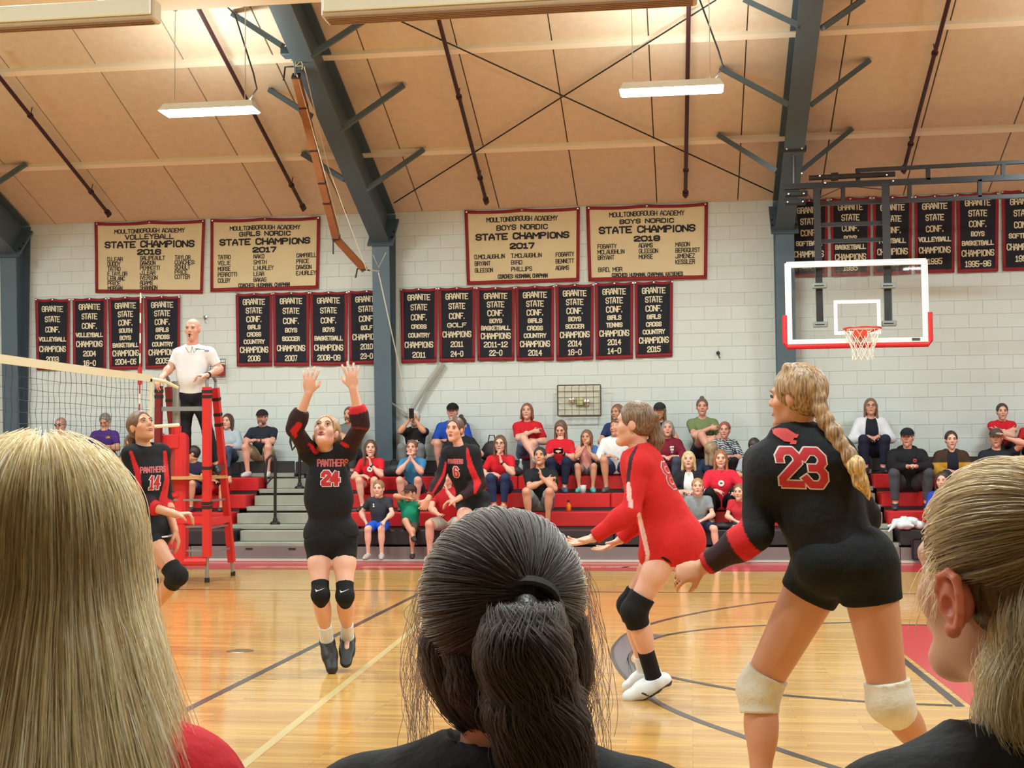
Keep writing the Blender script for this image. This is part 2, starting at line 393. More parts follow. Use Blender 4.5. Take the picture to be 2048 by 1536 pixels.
for r in range(-1, nrow+1):
    z = r*BH+zoff
    if z < -0.05 or z+BH > WALL_Z+0.12: continue
    xo = X0+(0.2032 if r % 2 else 0)
    n = int((X1-xo)/BW)
    for i in range(n):
        x = xo+i*BW
        q = CM.inverted() @ Vector((x+BW/2, WALL_Y, z+BH/2)); px_ = 1024-q.x/q.z*F_PX*1.0; py_ = 768+q.y/q.z*F_PX
        vis = -20 < px_ < 2068 and z > 1.3
        hid = (60 < px_ < 370 and 440 < py_ < 740) or (420 < px_ < 745 and 440 < py_ < 735) or (800 < px_ < 1415 and 410 < py_ < 725) or (1575 < px_ and py_ < 545)
        cand.append((x, z, vis, hid, px_))
vb = [c for c in cand if c[2] and not c[3]]
vb.sort(key=lambda c: -c[4]); chosen = set((c[0], c[1]) for c in vb[:300])
for c in cand:
    if (c[0], c[1]) in chosen:
        o = bpy.data.objects.new('block', bm_me); COL.objects.link(o); o.parent = WALL; o.location = (c[0], WALL_Y, c[1])
    else: rest.add([(v[0]+c[0], v[1]+WALL_Y, v[2]+c[1]) for v in Vb], Fb)
o = rest.build('block_courses', M_BLOCK, WALL); o['kind'] = 'stuff'
# remaining shell
tag(S(MB().box((X0-.2, Y0, 0), (X0, Y1, 8)).build('wall_left', M_SHELL)), 'plain pale end wall of the hall on the net side', 'wall')
tag(S(MB().box((X1, Y0, 0), (X1+.2, Y1, 8)).build('wall_right', M_SHELL)), 'plain pale end wall of the hall beyond the hoop', 'wall')
tag(S(MB().box((X0, Y0-.2, 0), (X1, Y0, 8)).build('wall_front', M_SHELL)), 'plain pale wall behind the near spectators', 'wall')
# ceiling: dark backing, tan panels, purlins
def RP(x, s, off=0.0):
    """point on the roof slope: s metres in from the far wall, off metres below it"""
    return Vector((x, WALL_Y-s, roof_z(WALL_Y-s)))+NRM*(-off)
NRM = Vector((0, ROOF_T, 1)).normalized()
mb = MB()
p0, p1, p2, p3 = RP(X0, -.3, -.02), RP(X1, -.3, -.02), RP(X1, S_FLAT+.7, -.02), RP(X0, S_FLAT+.7, -.02)
mb.add([p0, p1, p2, p3, p0+NRM*.1, p1+NRM*.1, p2+NRM*.1, p3+NRM*.1], [(0, 1, 2, 3), (7, 6, 5, 4), (0, 4, 5, 1), (2, 6, 7, 3), (1, 5, 6, 2), (3, 7, 4, 0)])
CEIL = S(mb.build('ceiling', M_SEAM))
tag(CEIL, 'sloping tan fibre panel ceiling above the far wall with cream purlins', 'ceiling')
flat = S(MB().box((X0, Y0, Z_FLAT), (X1, WALL_Y-S_FLAT, 8.2)).build('ceiling', M_PURLIN))
tag(flat, 'flat cream boarded ceiling at the very top of the view', 'ceiling')
s_a = WALL_Y-onP(1130, 287, RP(0, 0), NRM).y; s_b = WALL_Y-onP(1130, 83, RP(0, 0), NRM).y
xs0 = onP(1155, 410, RP(0, 0), NRM).x
xs = [xs0+1.2192*i for i in range(-12, 9)]
rows = [(0.0, s_a), (s_a, s_b), (s_b, 2*s_b-s_a), (2*s_b-s_a, S_FLAT+.6)]
for (sa, sb) in rows:
    l = math.hypot(sb-sa, ROOF_T*(sb-sa)); g = 0.006
    Vp = []; dv = (RP(0, sb)-RP(0, sa)).normalized()
    for off in (0, 0.018):
        c = 0.0 if off == 0 else 0.004
        for (u, v) in ((g+c, g+c), (1.2192-g-c, g+c), (1.2192-g-c, l-g-c), (g+c, l-g-c)): Vp.append(Vector((u, 0, 0))+dv*v-NRM*off)
    me = mesh('ceiling_panel', Vp, [(4, 7, 6, 5), (0, 4, 5, 1), (1, 5, 6, 2), (2, 6, 7, 3), (3, 7, 4, 0)]); me.materials.append(M_PANEL)
    for x in xs:
        o = bpy.data.objects.new('ceiling_panel', me); COL.objects.link(o); o.parent = CEIL; o.location = RP(x, sa)
for s_ in (s_a, s_b, 2*s_b-s_a):
    MB().bar(RP(X0, s_, .045), RP(X1, s_, .045), 0.10, 0.06, up=NRM).build('purlin', M_PURLIN, CEIL)
# steel frames: tapered column, rafter, knee plate, braces
FR_X = []
xm = onY(764, 600, WALL_Y-.38).x
for k in (-1, 0, 1, 2): FR_X.append(xm+6.096*k)
HW = 0.135
def frame(xc, lab):
    root = empty('steel_frame', (xc, WALL_Y-.2, 0), lab, 'steel frame', 'blue grey steel portal frames', 'structure')
    w0, w1 = WALL_Y-.17, WALL_Y-.47     # front of the column at floor and at knee
    zk = 4.72; s_end = S_FLAT-.03
    f0, f1 = Vector((xc, w0, 0)), Vector((xc, w1, zk))
    MB().bar(f0, f1, 2*HW, .02, up=(0, 1, 0)).build('column_flange', M_STEEL, root)
    mb = MB(); t = .012
    poly = [(w0, 0), (w1, zk), (WALL_Y-.03, roof_z(WALL_Y-.03)-.06), (WALL_Y-.03, 0)]
    V = [(xc-t, y, z) for y, z in poly]+[(xc+t, y, z) for y, z in poly]
    mb.add(V, [(0, 1, 2, 3), (7, 6, 5, 4)]+[(i, 4+i, 4+(i+1) % 4, (i+1) % 4) for i in range(4)])
    mb.build('column_web', M_STEEL, root)
    MB().box((xc-HW, WALL_Y-.035, 0), (xc+HW, WALL_Y-.012, WALL_Z-.05)).build('back_flange', M_STEEL, root)
    r0 = Vector((xc, w1, zk)); ye = WALL_Y-s_end; r1 = Vector((xc, ye, zk+(w1-ye)*.392))
    MB().bar(r0, r1, 2*HW, .02, up=(0, 0, 1)).build('rafter_flange', M_STEEL, root)
    poly = [(w1, zk), (ye, r1.z), (ye, roof_z(ye)-.07), (WALL_Y-.05, roof_z(WALL_Y-.05)-.07)]
    mb = MB(); V = [(xc-t, y, z) for y, z in poly]+[(xc+t, y, z) for y, z in poly]
    mb.add(V, [(0, 1, 2, 3), (7, 6, 5, 4)]+[(i, 4+i, 4+(i+1) % 4, (i+1) % 4) for i in range(4)])
    mb.build('rafter_web', M_STEEL, root)
    e0 = RP(xc, .04, .05); e1 = RP(xc, s_end, .05); MB().bar(e0, e1, 2*HW, .02, up=NRM).build('top_flange', M_STEEL, root)
    MB().bar((xc, w1-.04, zk-.05), (xc, WALL_Y-.06, WALL_Z-.14), .40, .035, up=(0, 1, 0)).build('knee_plate', M_STEEL, root)
    for sg in (-1, 1):
        mb = MB()
        for q in (.25, .5, .75):
            mb.bar((xc+sg*.17, w1+(.41)*q-.02, zk+.38*q-.03), (xc+sg*.17, w1+(.41)*q-.05, zk+.38*q+.0), .03, .03)
        mb.build('bolt', M_BLACK, root)
    return root, r0, r1
FRAMES = []
labs = ['grey steel frame at the left edge beside the net', 'grey steel frame behind the player with raised arms',
        'grey steel frame just left of the hoop backboard', 'grey steel frame beyond the hoop outside the view']
for x, l in zip(FR_X, labs): FRAMES.append(frame(x, l))
# fly braces from rafter flange to roof; px ends (roof end, flange end)
BR = {1: [((745, 30), (620, 112)), ((808, 170), (680, 260)), ((848, 299), (732, 380)), ((466, 28), (565, 92)), ((540, 180), (622, 232)), ((606, 308), (690, 360))],
      2: [((1490, 0), (1600, 52)), ((1441, 136), (1578, 210)), ((1436, 270), (1553, 342)), ((1725, 0), (1645, 56)), ((1739, 121), (1622, 210)), ((1704, 258), (1598, 345))],
      0: [((52, 328), (-60, 402))]}
for k, lst in BR.items():
    root, r0, r1 = FRAMES[k]
    for (pa, pb) in lst:
        a = onP(pa[0], pa[1], RP(0, 0, .05), NRM); nn = (r1-r0).cross(Vector((1, 0, 0))).normalized()
        b_ = onP(pb[0], pb[1], r0, nn)
        MB().bar(a, b_, .07, .065, up=(0, 0, 1)).build('fly_brace', M_STEEL, root)
# roof bracing rods between the two middle frames
for pa, pb, l in (((770, 28), (1546, 385), 'thin steel rod running down right across the ceiling bay'), ((788, 406), (1432, 0), 'thin steel rod running up right across the ceiling bay')):
    of_ = .11 if pa[0] > 780 else .14; a = onP(*pa, RP(0, 0, of_), NRM); b_ = onP(*pb, RP(0, 0, of_), NRM)
    tag(MB().tube([a, b_], .010, 6).build('bracing_rod', M_BLACK), l, 'steel rod', 'crossed bracing rods')
# sprinkler pipes running down the slope
PIPES = [((216, 426), (-30, 118), 'maroon sprinkler pipe at far left above the cream banner'), ((606, 414), (395, 13), 'maroon sprinkler pipe passing behind the left lamp'),
         ((972, 401), (873, 22), 'maroon sprinkler pipe just right of the middle steel frame'), ((1371, 387), (1378, -20), 'maroon sprinkler pipe passing behind the right lamp'),
         ((1808, 338), (1903, -20), 'maroon sprinkler pipe ending above the hoop frame')]
for pa, pb, l in PIPES:
    a = onP(*pa, RP(0, 0, .16), NRM); b_ = onP(*pb, RP(0, 0, .16), NRM); root = empty('sprinkler_pipe', a, l, 'pipe', 'sprinkler pipes under the roof')
    MB().tube([a, b_], .028, 10).build('pipe', M_PIPE, root)
    d = (b_-a).normalized()
    MB().tube([a-d*.04, a+d*.05], .045, 10).build('end_cap', M_PIPE, root)
    MB().tube([a, a+Vector((0, 0, -.07))], .018, 8).build('sprinkler_head', M_PIPE, root)
    for q in (.62, 2.6):
        c = a+d*q; MB().tube([c-d*.02, c+d*.02], .042, 10).build('coupling', M_PIPE, root)
        MB().tube([c, c+NRM*.15], .007, 6).build('hanger', M_BLACK, root)
# ------------------------------------------------------------------ lamps, heaters, banners, hoop, net, referee stand
M_WHITE = mat('white_enamel', (232, 234, 232), .4)
M_GLOW = mat('lamp_diffuser', (255, 255, 255), .4, emit=((236, 255, 244), 22.0))
M_CORD = mat('dark_cord', (40, 34, 34), .6)
def lamp(x, y, z, lab):
    root = empty('ceiling_lamp', (x, y, z), lab, 'lamp', 'hanging fluorescent ceiling lamps')
    V = [(x-.60, y-.16, z-.055), (x+.60, y-.16, z-.055), (x+.60, y+.16, z-.055), (x-.60, y+.16, z-.055), (x-.56, y-.07, z+.05), (x+.56, y-.07, z+.05), (x+.56, y+.07, z+.05), (x-.56, y+.07, z+.05)]
    MB().add(V, [(4, 5, 6, 7), (0, 1, 5, 4), (1, 2, 6, 5), (2, 3, 7, 6), (3, 0, 4, 7)]).build('housing', M_WHITE, root)
    MB().bbox((x-.585, y-.15, z-.07), (x+.585, y+.15, z-.05), .005).build('diffuser', M_GLOW, root)
    zr = roof_z(y)-.09
    for sx in (-.45, .45):
        MB().tube([(x+sx, y, z+.05), (x+sx, y, zr)], .006, 5).build('chain', M_CHROME, root)
        MB().lathe([(.03, 0), (.03, .03), (.0, .04)], (x+sx, y, zr-.03), 8).build('hook_plate', M_CHROME, root)
    if y > LAMP_Y-.1:
        MB().tube([(x+.50, y, z+.06), (x+.60, y, z+.2), (x+.55, y+.02, z+.40), (x+.30, y+.05, zr-.1), (x+.2, y+.05, zr)], .011, 6).build('power_cord', M_CORD, root)
for k, (lx, ly, lz) in enumerate(LAMPS):
    if k >= 5: zmax = Z_FLAT
    nm = {1: 'glowing fluorescent lamp hanging left of the middle steel frame', 2: 'glowing fluorescent lamp hanging near the right steel frame'}.get(k)
    if k in (1, 2): lamp(lx, ly, lz, nm)
# heaters at the top of the view, slung under the flat ceiling
def heater(pl, pr, y, z0, h_, d_, lab, fins):
    a = onY(pl[0], pl[1], y); b = onY(pr[0], pr[1], y); x0_, x1_ = a.x, b.x; zt = (a.z+b.z)/2
    root = empty('ceiling_heater', ((x0_+x1_)/2, y, zt), lab, 'heater', 'white ceiling heaters')
    MB().bbox((x0_, y+.02, zt-h_), (x1_, y+d_, zt+.155), .012).build('casing', mat('beige_casing', (196, 178, 156), .5), root)
    MB().bbox((x0_+.02, y-.005, zt-h_+.03), (x1_-.02, y+.02, zt+.145), .006).build('front_panel', mat('pale_panel', (240, 246, 240), .5), root)
    for i in range(fins): MB().box((x0_+.03, y+.03+i*(d_-.06)/fins, zt-h_-.012), (x1_-.03, y+.03+(i+.55)*(d_-.06)/fins, zt-h_)).build('louver', mat('louver_brown', (142, 112, 92), .6), root)
    MB().box((x0_+.4, y+.1, zt+.15), (x0_+.46, y+.16, Z_FLAT+.02)).build('hanger', M_CHROME, root); MB().box((x1_-.46, y+.1, zt+.15), (x1_-.4, y+.16, Z_FLAT+.02)).build('hanger', M_CHROME, root)
YH = 8.6
z_l = onY(150, 54, YH).z
heater((-260, 51), (305, 51), YH, 0, .0, .16, 'white ceiling heater cut off by the top left corner', 3)
heater((640, 16), (1395, 6), YH, 0, .0, .22, 'white ceiling heater along the top edge in the middle', 5)
# ---- banners
M_CREAM = mat('cream_banner', (218, 200, 160), .85, bump=(5, .25, .03), var=(4, .03))
M_NAVY = mat('navy_banner', (24, 25, 36), .85, bump=(5, .25, .03))
M_BRED = mat('banner_border', (142, 30, 40), .8, bump=(8, .2, .02))
M_BTXT = mat('banner_black_text', (34, 28, 34), .8)
M_CTXT = mat('banner_cream_text', (226, 214, 184), .8)
def banner(rect, cloth_m, border, lines, lab, cat, grp, text_m, seed, stroke):
    """rect: photo corners TL TR BR BL; lines: (text, width fraction, height fraction, y fraction, x fraction)"""
    y0 = WALL_Y-.03; P = [onY(x, y, y0) for x, y in rect]; rnd = random.Random(seed); ph = rnd.random()*6
    c = sum((Vector(v) for v in P), Vector())/4; W = ((P[1]-P[0]).length+(P[2]-P[3]).length)/2; H = ((P[3]-P[0]).length+(P[2]-P[1]).length)/2
    sag = .018
    def at(u, v, off=0.0):
        top = P[0].lerp(P[1], u); bot = P[3].lerp(P[2], u); p = top.lerp(bot, v)
        n2 = 2; k = (1-v)**3; p = p-Vector((0, 0, sag*k*abs(math.sin(math.pi*u*n2))))
        wv = .010*math.sin(u*9+ph+v*2)*(.3+v)+.006*math.sin(u*23+v*5+ph)
        return p+Vector((0, -.008+wv-off, 0))
    root = empty('banner', (c.x, y0, P[0].z), lab, cat, grp)
    def sheet(name, u0, v0, u1, v1, nu, nv, m, off):
        V = []; Fc = []
        for k in (0, 1):
            for j in range(nv+1):
                for i in range(nu+1): V.append(at(u0+(u1-u0)*i/nu, v0+(v1-v0)*j/nv, off-(.004 if k else 0)))
        n = (nu+1)*(nv+1)
        for j in range(nv):
            for i in range(nu):
                a = j*(nu+1)+i; Fc.append((a, a+nu+1, a+nu+2, a+1)); Fc.append((n+a, n+a+1, n+a+nu+2, n+a+nu+1))
        ring = [i for i in range(nu+1)]+[j*(nu+1)+nu for j in range(1, nv+1)]+[nv*(nu+1)+i for i in range(nu-1, -1, -1)]+[j*(nu+1) for j in range(nv-1, 0, -1)]
        for a, b in zip(ring, ring[1:]+ring[:1]): Fc.append((a, b, n+b, n+a))
        return link(name, mesh(name, V, Fc, True), m, root)
    bu, bv_ = border/W, border/H
    sheet('cloth', 0, 0, 1, 1, 18, 14, cloth_m, 0.0)
    for (a, b, c_, d, nu, nv) in ((0, 0, 1, bv_, 18, 1), (0, 1-bv_*1.15, 1, 1, 18, 1), (0, bv_, bu, 1-bv_*1.15, 1, 14), (1-bu, bv_, 1, 1-bv_*1.15, 1, 14)):
        sheet('border', a, b, c_, d, nu, nv, M_BRED, .004)
    V = []; Fc = []
    for (t, wf, hf, yf, xf, *al) in lines:
        st = stroke*(al[1] if len(al) > 1 else 1)
        for q in letters(t, wf*W, hf*H, st):
            for rep in (0,):
                n = len(V); la = math.dist(q[0], q[1]); g = max(1, int(la/.12))
                for i in range(g+1):
                    for e in (0, 1):
                        s0 = q[0] if e == 0 else q[3]; s1 = q[1] if e == 0 else q[2]; x = s0[0]+(s1[0]-s0[0])*i/g; yy = s0[1]+(s1[1]-s0[1])*i/g
                        xo = xf+(wf/2 if al and al[0] == 'l' else 0); V.append(at(xo+x/W, yf-yy/H, .0065))
                for i in range(g): Fc.append((n+2*i, n+2*i+2, n+2*i+3, n+2*i+1))
    link('lettering', mesh('lettering', V, Fc), text_m, root)
    for u in (.02, .5, .98):
        p_ = at(u, .02, .006); MB().lathe([(.0, -.006), (.014, -.004), (.014, .004)], (p_.x, p_.y, p_.z), 8, axis='Y').build('grommet', M_CHROME, root)
    return root
def L3(rows, x, y0, dy, sz=.062, w1=None):
    return [(t, len(t)*.0215+.012, sz, y0+i*dy, x, 'l', .62) for i, t in enumerate(rows)]
MA = 'MOULTONBOROUGH ACADEMY'
BIG = [
 ([(190, 445), (411, 439), (406, 587), (191, 586)], [(MA, .64, .065, .13, .5, 'c', .72), ('VOLLEYBALL', .45, .075, .215, .5), ('STATE CHAMPIONS', .82, .10, .32, .5, 'c', 1.5), ('2016', .22, .085, .43, .5, 'c', 1.5)]
  + L3(['D.LEAR', 'DUDDY', 'TATRO', 'E.TAYLOR', 'LEBLANC', 'PRICE', 'MORGAN'], .115, .525, .068) + L3(['GALIPEAULT', 'DAWSON', 'PERROTTI', 'J.LEAR', 'IVERSON', 'ADAMS', 'SHANNON'], .42, .515, .068) + L3(['TAYLOR', 'COACHES:', 'SCHULT', 'PRICE', 'COTTER'], .735, .51, .066),
  'cream banner reading volleyball state champions 2016'),
 ([(421, 438), (641, 433), (638, 578), (421, 584)], [(MA, .64, .065, .13, .5, 'c', .72), ('GIRLS NORDIC', .47, .07, .215, .5), ('STATE CHAMPIONS', .83, .095, .325, .5, 'c', 1.5), ('2017', .22, .08, .44, .5, 'c', 1.5)]
  + L3(['TATRO', 'VELIE', 'MORSE', 'PERROTTI', 'COLBY'], .07, .53, .08) + L3(['NAKO', 'SMITH', 'L.HURLEY', 'LEAR', 'BAKAS'], .40, .53, .08) + L3(['CAMPBELL', 'PRICE', 'DAWSON', 'E.HURLEY'], .79, .53, .082) + [('COACHES: HUSMANN, CHAPMAN', .47, .06, .925, .5, 'c', .7)],
  'cream banner reading girls nordic state champions 2017'),
 ([(929, 421), (1160, 414), (1159, 563), (934, 570)], [(MA, .62, .07, .13, .5, 'c', .72), ('BOYS NORDIC', .45, .075, .245, .5), ('STATE CHAMPIONS', .82, .095, .365, .5, 'c', 1.5), ('2017', .22, .085, .50, .5, 'c', 1.5)]
  + L3(['D.MCLAUGHLIN', 'BRYANT', 'GLEESON'], .075, .63, .09) + L3(['T.MCLAUGHLIN', 'BIRD', 'PHILLIPS'], .40, .63, .09) + L3(['FOGARTY', 'BENNETT', 'ADAMS'], .79, .63, .09) + [('COACHES: HUSMANN, CHAPMAN', .44, .06, .905, .5, 'c', .7)],
  'cream boys nordic banner dated 2017 with three rows of names'),
 ([(1172, 413), (1416, 405), (1414, 558), (1177, 563)], [(MA, .62, .07, .115, .5, 'c', .72), ('BOYS NORDIC', .45, .065, .215, .5), ('STATE CHAMPIONS', .80, .10, .325, .5, 'c', 1.5), ('2018', .22, .08, .45, .5, 'c', 1.5)]
  + L3(['FOGARTY', 'MCLAUGHLIN', 'BRYANT'], .085, .54, .075) + L3(['ADAMS', 'GLEESON', 'MORSE'], .43, .54, .075) + L3(['MASON', 'BERGQUIST', 'JIMENEZ', 'KESSLER'], .735, .54, .077) + L3(['BIRD, MGR'], .085, .85, .07) + [('COACHES: HUSMANN, CHAPMAN, KATSENES', .60, .055, .925, .5, 'c', .7)],
  'cream boys nordic banner dated 2018, rightmost of the large cream banners')]
for i, (r, ln, lab) in enumerate(BIG): banner(r, M_CREAM, .05, ln, lab, 'banner', 'large cream championship banners', M_BTXT, i, .0165)
WF = {'GRANITE': .62, 'STATE': .46, 'CONF.': .44, 'VOLLEYBALL': .82, 'CHAMPIONS': .80, 'SOUTH': .40, 'BOYS': .34, 'BASKETBALL': .78, 'GIRLS': .38, 'CROSS': .42, 'COUNTRY': .60, 'SOCCER': .50, 'GOLF': .34, 'TENNIS': .44, 'SOFTBALL': .70}
SMALL = [
 ((71, 140, 597, 740, 597, 740), 'VOLLEYBALL CHAMPIONS 2003'), ((145, 214, 596, 742, 595, 741), 'VOLLEYBALL CHAMPIONS 2004 16-0'), ((217, 286, 594, 740, 592, 738), 'SOUTH BOYS BASKETBALL CHAMPIONS 2004-05'), ((289, 361, 592, 738, 591, 736), 'GIRLS CROSS COUNTRY CHAMPIONS 2005'),
 ((472, 545, 586, 733, 585, 732), 'GIRLS CROSS COUNTRY CHAMPIONS 2006'), ((546, 619, 584, 732, 583, 732), 'BOYS SOCCER CHAMPIONS 2007'), ((620, 695, 583, 731, 582, 731), 'BOYS BASKETBALL CHAMPIONS 2008-09'), ((697, 770, 581, 729, 579, 727), 'GOLF CHAMPIONS 2010 23-0'),
 ((801, 875, 577, 726, 575, 725), 'CROSS COUNTRY CHAMPIONS 2011'), ((877, 951, 575, 724, 573, 723), 'GOLF CHAMPIONS 2011 24-0'), ((953, 1030, 574, 722, 573, 721), 'BOYS BASKETBALL CHAMPIONS 2011-12 22-0'), ((1031, 1109, 572, 722, 570, 721), 'GIRLS CROSS COUNTRY CHAMPIONS 2014'),
 ((1111, 1188, 568, 722, 567, 719), 'BOYS SOCCER CHAMPIONS 2014 16-0'), ((1190, 1267, 565, 719, 563, 717), 'GIRLS TENNIS CHAMPIONS 2014 14-0'), ((1269, 1346, 563, 716, 561, 713), 'GIRLS CROSS COUNTRY CHAMPIONS 2015'),
 ((1579, 1656, 399, 555, 397, 553), 'SOFTBALL CHAMPIONS 1994'), ((1660, 1741, 396, 553, 393, 551), 'BOYS BASKETBALL CHAMPIONS 1995'), ((1745, 1824, 393, 551, 391, 548), 'FOOTBALL CHAMPIONS 1995'), ((1828, 1910, 391, 547, 388, 545), 'VOLLEYBALL CHAMPIONS 1995'), ((1913, 1997, 387, 546, 384, 543), 'BOYS BASKETBALL CHAMPIONS 1995-96'), ((2003, 2088, 381, 542, 377, 540), 'SOFTBALL CHAMPIONS 1996')]
for i, ((xa_, xb_, ta, ba, tb, bb), words_) in enumerate(SMALL):
    ws = ['GRANITE', 'STATE', 'CONF.']+words_.split(); hts = []
    for t in ws: hts.append(.085 if t in ('GRANITE', 'STATE', 'CONF.', 'CHAMPIONS') else (.080 if t[0].isdigit() else .064))
    gap = (.86-sum(hts))/(len(ws)-1) if len(ws) > 1 else 0; gap = min(gap, .062); tot = sum(hts)+gap*(len(ws)-1); yy = .075+(.86-tot)*.35; ln = []
    for t, hh in zip(ws, hts):
        wf = WF.get(t, .70 if t == 'FOOTBALL' else len(t)*.092 if t[0].isdigit() else .5)
        if t == 'GOLF' and '24-0' in words_: wf = .54
        ln.append((t, wf, hh, yy+hh/2, .5)); yy += hh+gap
    base_, bay = (0, 'from left above the net tape') if i < 4 else (4, 'of four left of the middle column') if i < 8 else (8, 'of seven right of the middle column') if i < 15 else (15, 'from left behind the hoop')
    sport = ' '.join(t for t in words_.lower().split() if not t[0].isdigit() and t != 'champions')
    banner([(xa_, ta), (xb_, tb), (xb_-1, bb), (xa_+2, ba)], M_NAVY, .045, ln, 'black %s banner, %s %s' % (sport, ('first', 'second', 'third', 'fourth', 'fifth', 'sixth', 'seventh')[i-base_], bay), 'banner', 'black conference championship banners', M_CTXT, 20+i, .0155)
# ---- side hoop
BY = onD(1715, 606, 16.7).y
def hoop():
    TL, BR = onY(1572, 526, BY), onY(1856, 684, BY); x0, x1, z1, z0 = TL.x, BR.x, (TL.z+onY(1856, 520, BY).z)/2, BR.z; xc = (x0+x1)/2
    root = empty('basketball_hoop', (xc, BY, z0), 'glass basketball backboard with red padding, orange rim and white net', 'basketball hoop')
    g = MB().box((x0+.03, BY-.004, z0+.03), (x1-.03, BY+.008, z1-.03)).build('glass', mat('clear_glass', (236, 244, 242), .02, trans=1.0, alpha=.13), root)
    fr = .062
    for (a, b) in (((x0, z0), (x1, z0+fr)), ((x0, z1-fr), (x1, z1)), ((x0, z0+fr), (x0+fr, z1-fr)), ((x1-fr, z0+fr), (x1, z1-fr))):
        MB().bbox((a[0], BY-.018, a[1]), (b[0], BY+.018, b[1]), .004).build('frame_bar', M_WHITE, root)
    MB().box((x0-.012, BY+.01, z0-.012), (x1+.012, BY+.045, z0)).build('steel_edge', M_WHITE, root)
    for xx in ((x0-.018, x0), (x1, x1+.018)): MB().box((xx[0], BY-.02, z0), (xx[1], BY+.03, z1+.016)).build('steel_edge', M_WHITE, root)
    MB().box((x0-.018, BY-.02, z1), (x1+.018, BY+.03, z1+.016)).build('steel_edge', M_WHITE, root)
    a = onY(1667, 601, BY); b = onY(1762, 668, BY); t = .045
    for (c, d) in (((a.x, b.z), (b.x, b.z+t)), ((a.x, a.z-t), (b.x, a.z)), ((a.x, b.z+t), (a.x+t, a.z-t)), ((b.x-t, b.z+t), (b.x, a.z-t))):
        MB().box((c[0], BY-.009, c[1]), (d[0], BY-.005, d[1])).build('target_line', M_WHITE, root)
    M_PAD = mat('red_padding', (206, 36, 42), .45)
    zt = z0+.38; r = .035
    MB().tube([(x0-.03, BY, zt), (x0-.03, BY, z0+.02), (x0+.0, BY, z0-.028), (x1-.0, BY, z0-.028), (x1+.03, BY, z0+.02), (x1+.03, BY, zt)], r, 10).build('edge_padding', M_PAD, root)
    xr = onY(1725, 657, BY-.4).x; zr = onY(1725, 657, BY-.38).z; rr = .2286; cy = BY-.15-rr
    M_RIM = mat('orange_rim', (206, 60, 36), .4)
    MB().tube([(xr+rr*math.cos(t*math.pi/14), cy+rr*math.sin(t*math.pi/14), zr) for t in range(28)], .011, 8, closed=True).build('rim', M_RIM, root)
    MB().bbox((xr-.09, BY-.19, zr-.10), (xr+.09, BY-.02, zr-.01), .01).build('rim_bracket', M_RIM, root)
    MB().tube([(xr-.12, BY-.02, zr-.02), (xr-.19, cy+.10, zr-.01)], .008, 6).tube([(xr+.12, BY-.02, zr-.02), (xr+.19, cy+.10, zr-.01)], .008, 6).build('rim_brace', M_RIM, root)
    mb = MB(); n = 12; lv = [(1.0, 0), (.86, -.09), (.70, -.18), (.58, -.26), (.56, -.34), (.58, -.40)]
    for k in range(n):
        for sgn in (1, -1):
            pts = []
            for i, (f_, dz) in enumerate(lv):
                an = 2*math.pi*(k+sgn*.5*(i if i < 2 else i))/n; pts.append((xr+rr*f_*math.cos(an), cy+rr*f_*math.sin(an), zr+dz+.008*math.sin(k*2.1+i)))
            mb.tube(pts, .0045, 4)
    o = mb.build('net', mat('white_net_cord', (232, 226, 214), .8), root)
    M_B = mat('black_hoop_steel', (30, 30, 34), .38)
    yb2 = BY+.22
    for (pa, pb, wd) in (((1633, 376), (1640, 650), .085), ((1771, 368), (1777, 648), .095)):
        MB().bar(onY(*pa, yb2), onY(*pb, BY+.12), wd, wd).build('mast', M_B, root)
        c = onY(pb[0], pb[1], BY+.1)
        for dz in (0, onY(pa[0], 573, BY+.1).z-c.z):
            MB().bbox((c.x-.09, BY+.01, c.z-.035+dz), (c.x+.09, BY+.09, c.z+.035+dz), .008).build('mast_bracket', mat('grey_bracket', (150, 158, 156), .4, metal=.4), root)
            MB().bbox((c.x-.07, BY+.005, c.z-.008+dz), (c.x+.05, BY+.012, c.z+.004+dz), .001).build('bolt_slot', M_BLACK, root)
    for py_ in (450, 483): MB().bar(onY(1640, py_, yb2), onY(1765, py_-4, yb2), .05, .05).build('cross_bar', M_B, root)
    # hanging truss above
    yt = BY+.38
    def tb(a, b, h_, nm='truss_beam', dy=0): MB().bar(onY(*a, yt+dy), onY(*b, yt+dy), .06, h_, up=(0, 0, 1)).build(nm, M_B, root)
    tb((1568, 374), (2120, 351), .075); tb((1711, 341), (2120, 320), .045); tb((1640, 408), (2120, 389), .05)
    for x_ in (1716, 1856, 2006): tb((x_, 339-(x_-1711)*.0445+1), (x_, 366-(x_-1711)*.04), .05, 'truss_post')
    for x_ in (1686, 1819, 1959): tb((x_, 370-(x_-1686)*.04), (x_, 406-(x_-1686)*.042), .05, 'truss_post')
    MB().tube([onY(1618, 356, yt-.05), onY(1790, 348, yt-.05)], .035, 12).tube([onY(1662, 354, yt-.06), onY(1676, 353, yt-.06)], .055, 12).build('winch_tube', M_B, root)
    MB().tube([onY(1588, 312, yt), onY(1588, 372, yt)], .022, 8).build('hanger_rod', M_B, root)
    for px_, py_, wd_ in ((1588, 298, .32), (1592, 388, .30), (1590, 404, .28)):
        c = onY(px_, py_, yt+.05); MB().bbox((c.x-wd_/2, c.y-.05, c.z-.035), (c.x+wd_/2, c.y+.06, c.z+.035), .008).build('clamp', M_B, root)
        for sx in (-.1, .1): MB().ball((c.x+sx, c.y-.06, c.z-.01), .016, 8, 5).build('clamp_bolt', M_CHROME, root)
    for px_, py_ in ((1604, 347), (1640, 352), (1650, 366), (1773, 350), (1786, 362), (1765, 410)):
        c = onY(px_, py_, yt-.1); MB().ball(tuple(c), .014, 8, 5).build('bolt_head', M_CHROME, root)
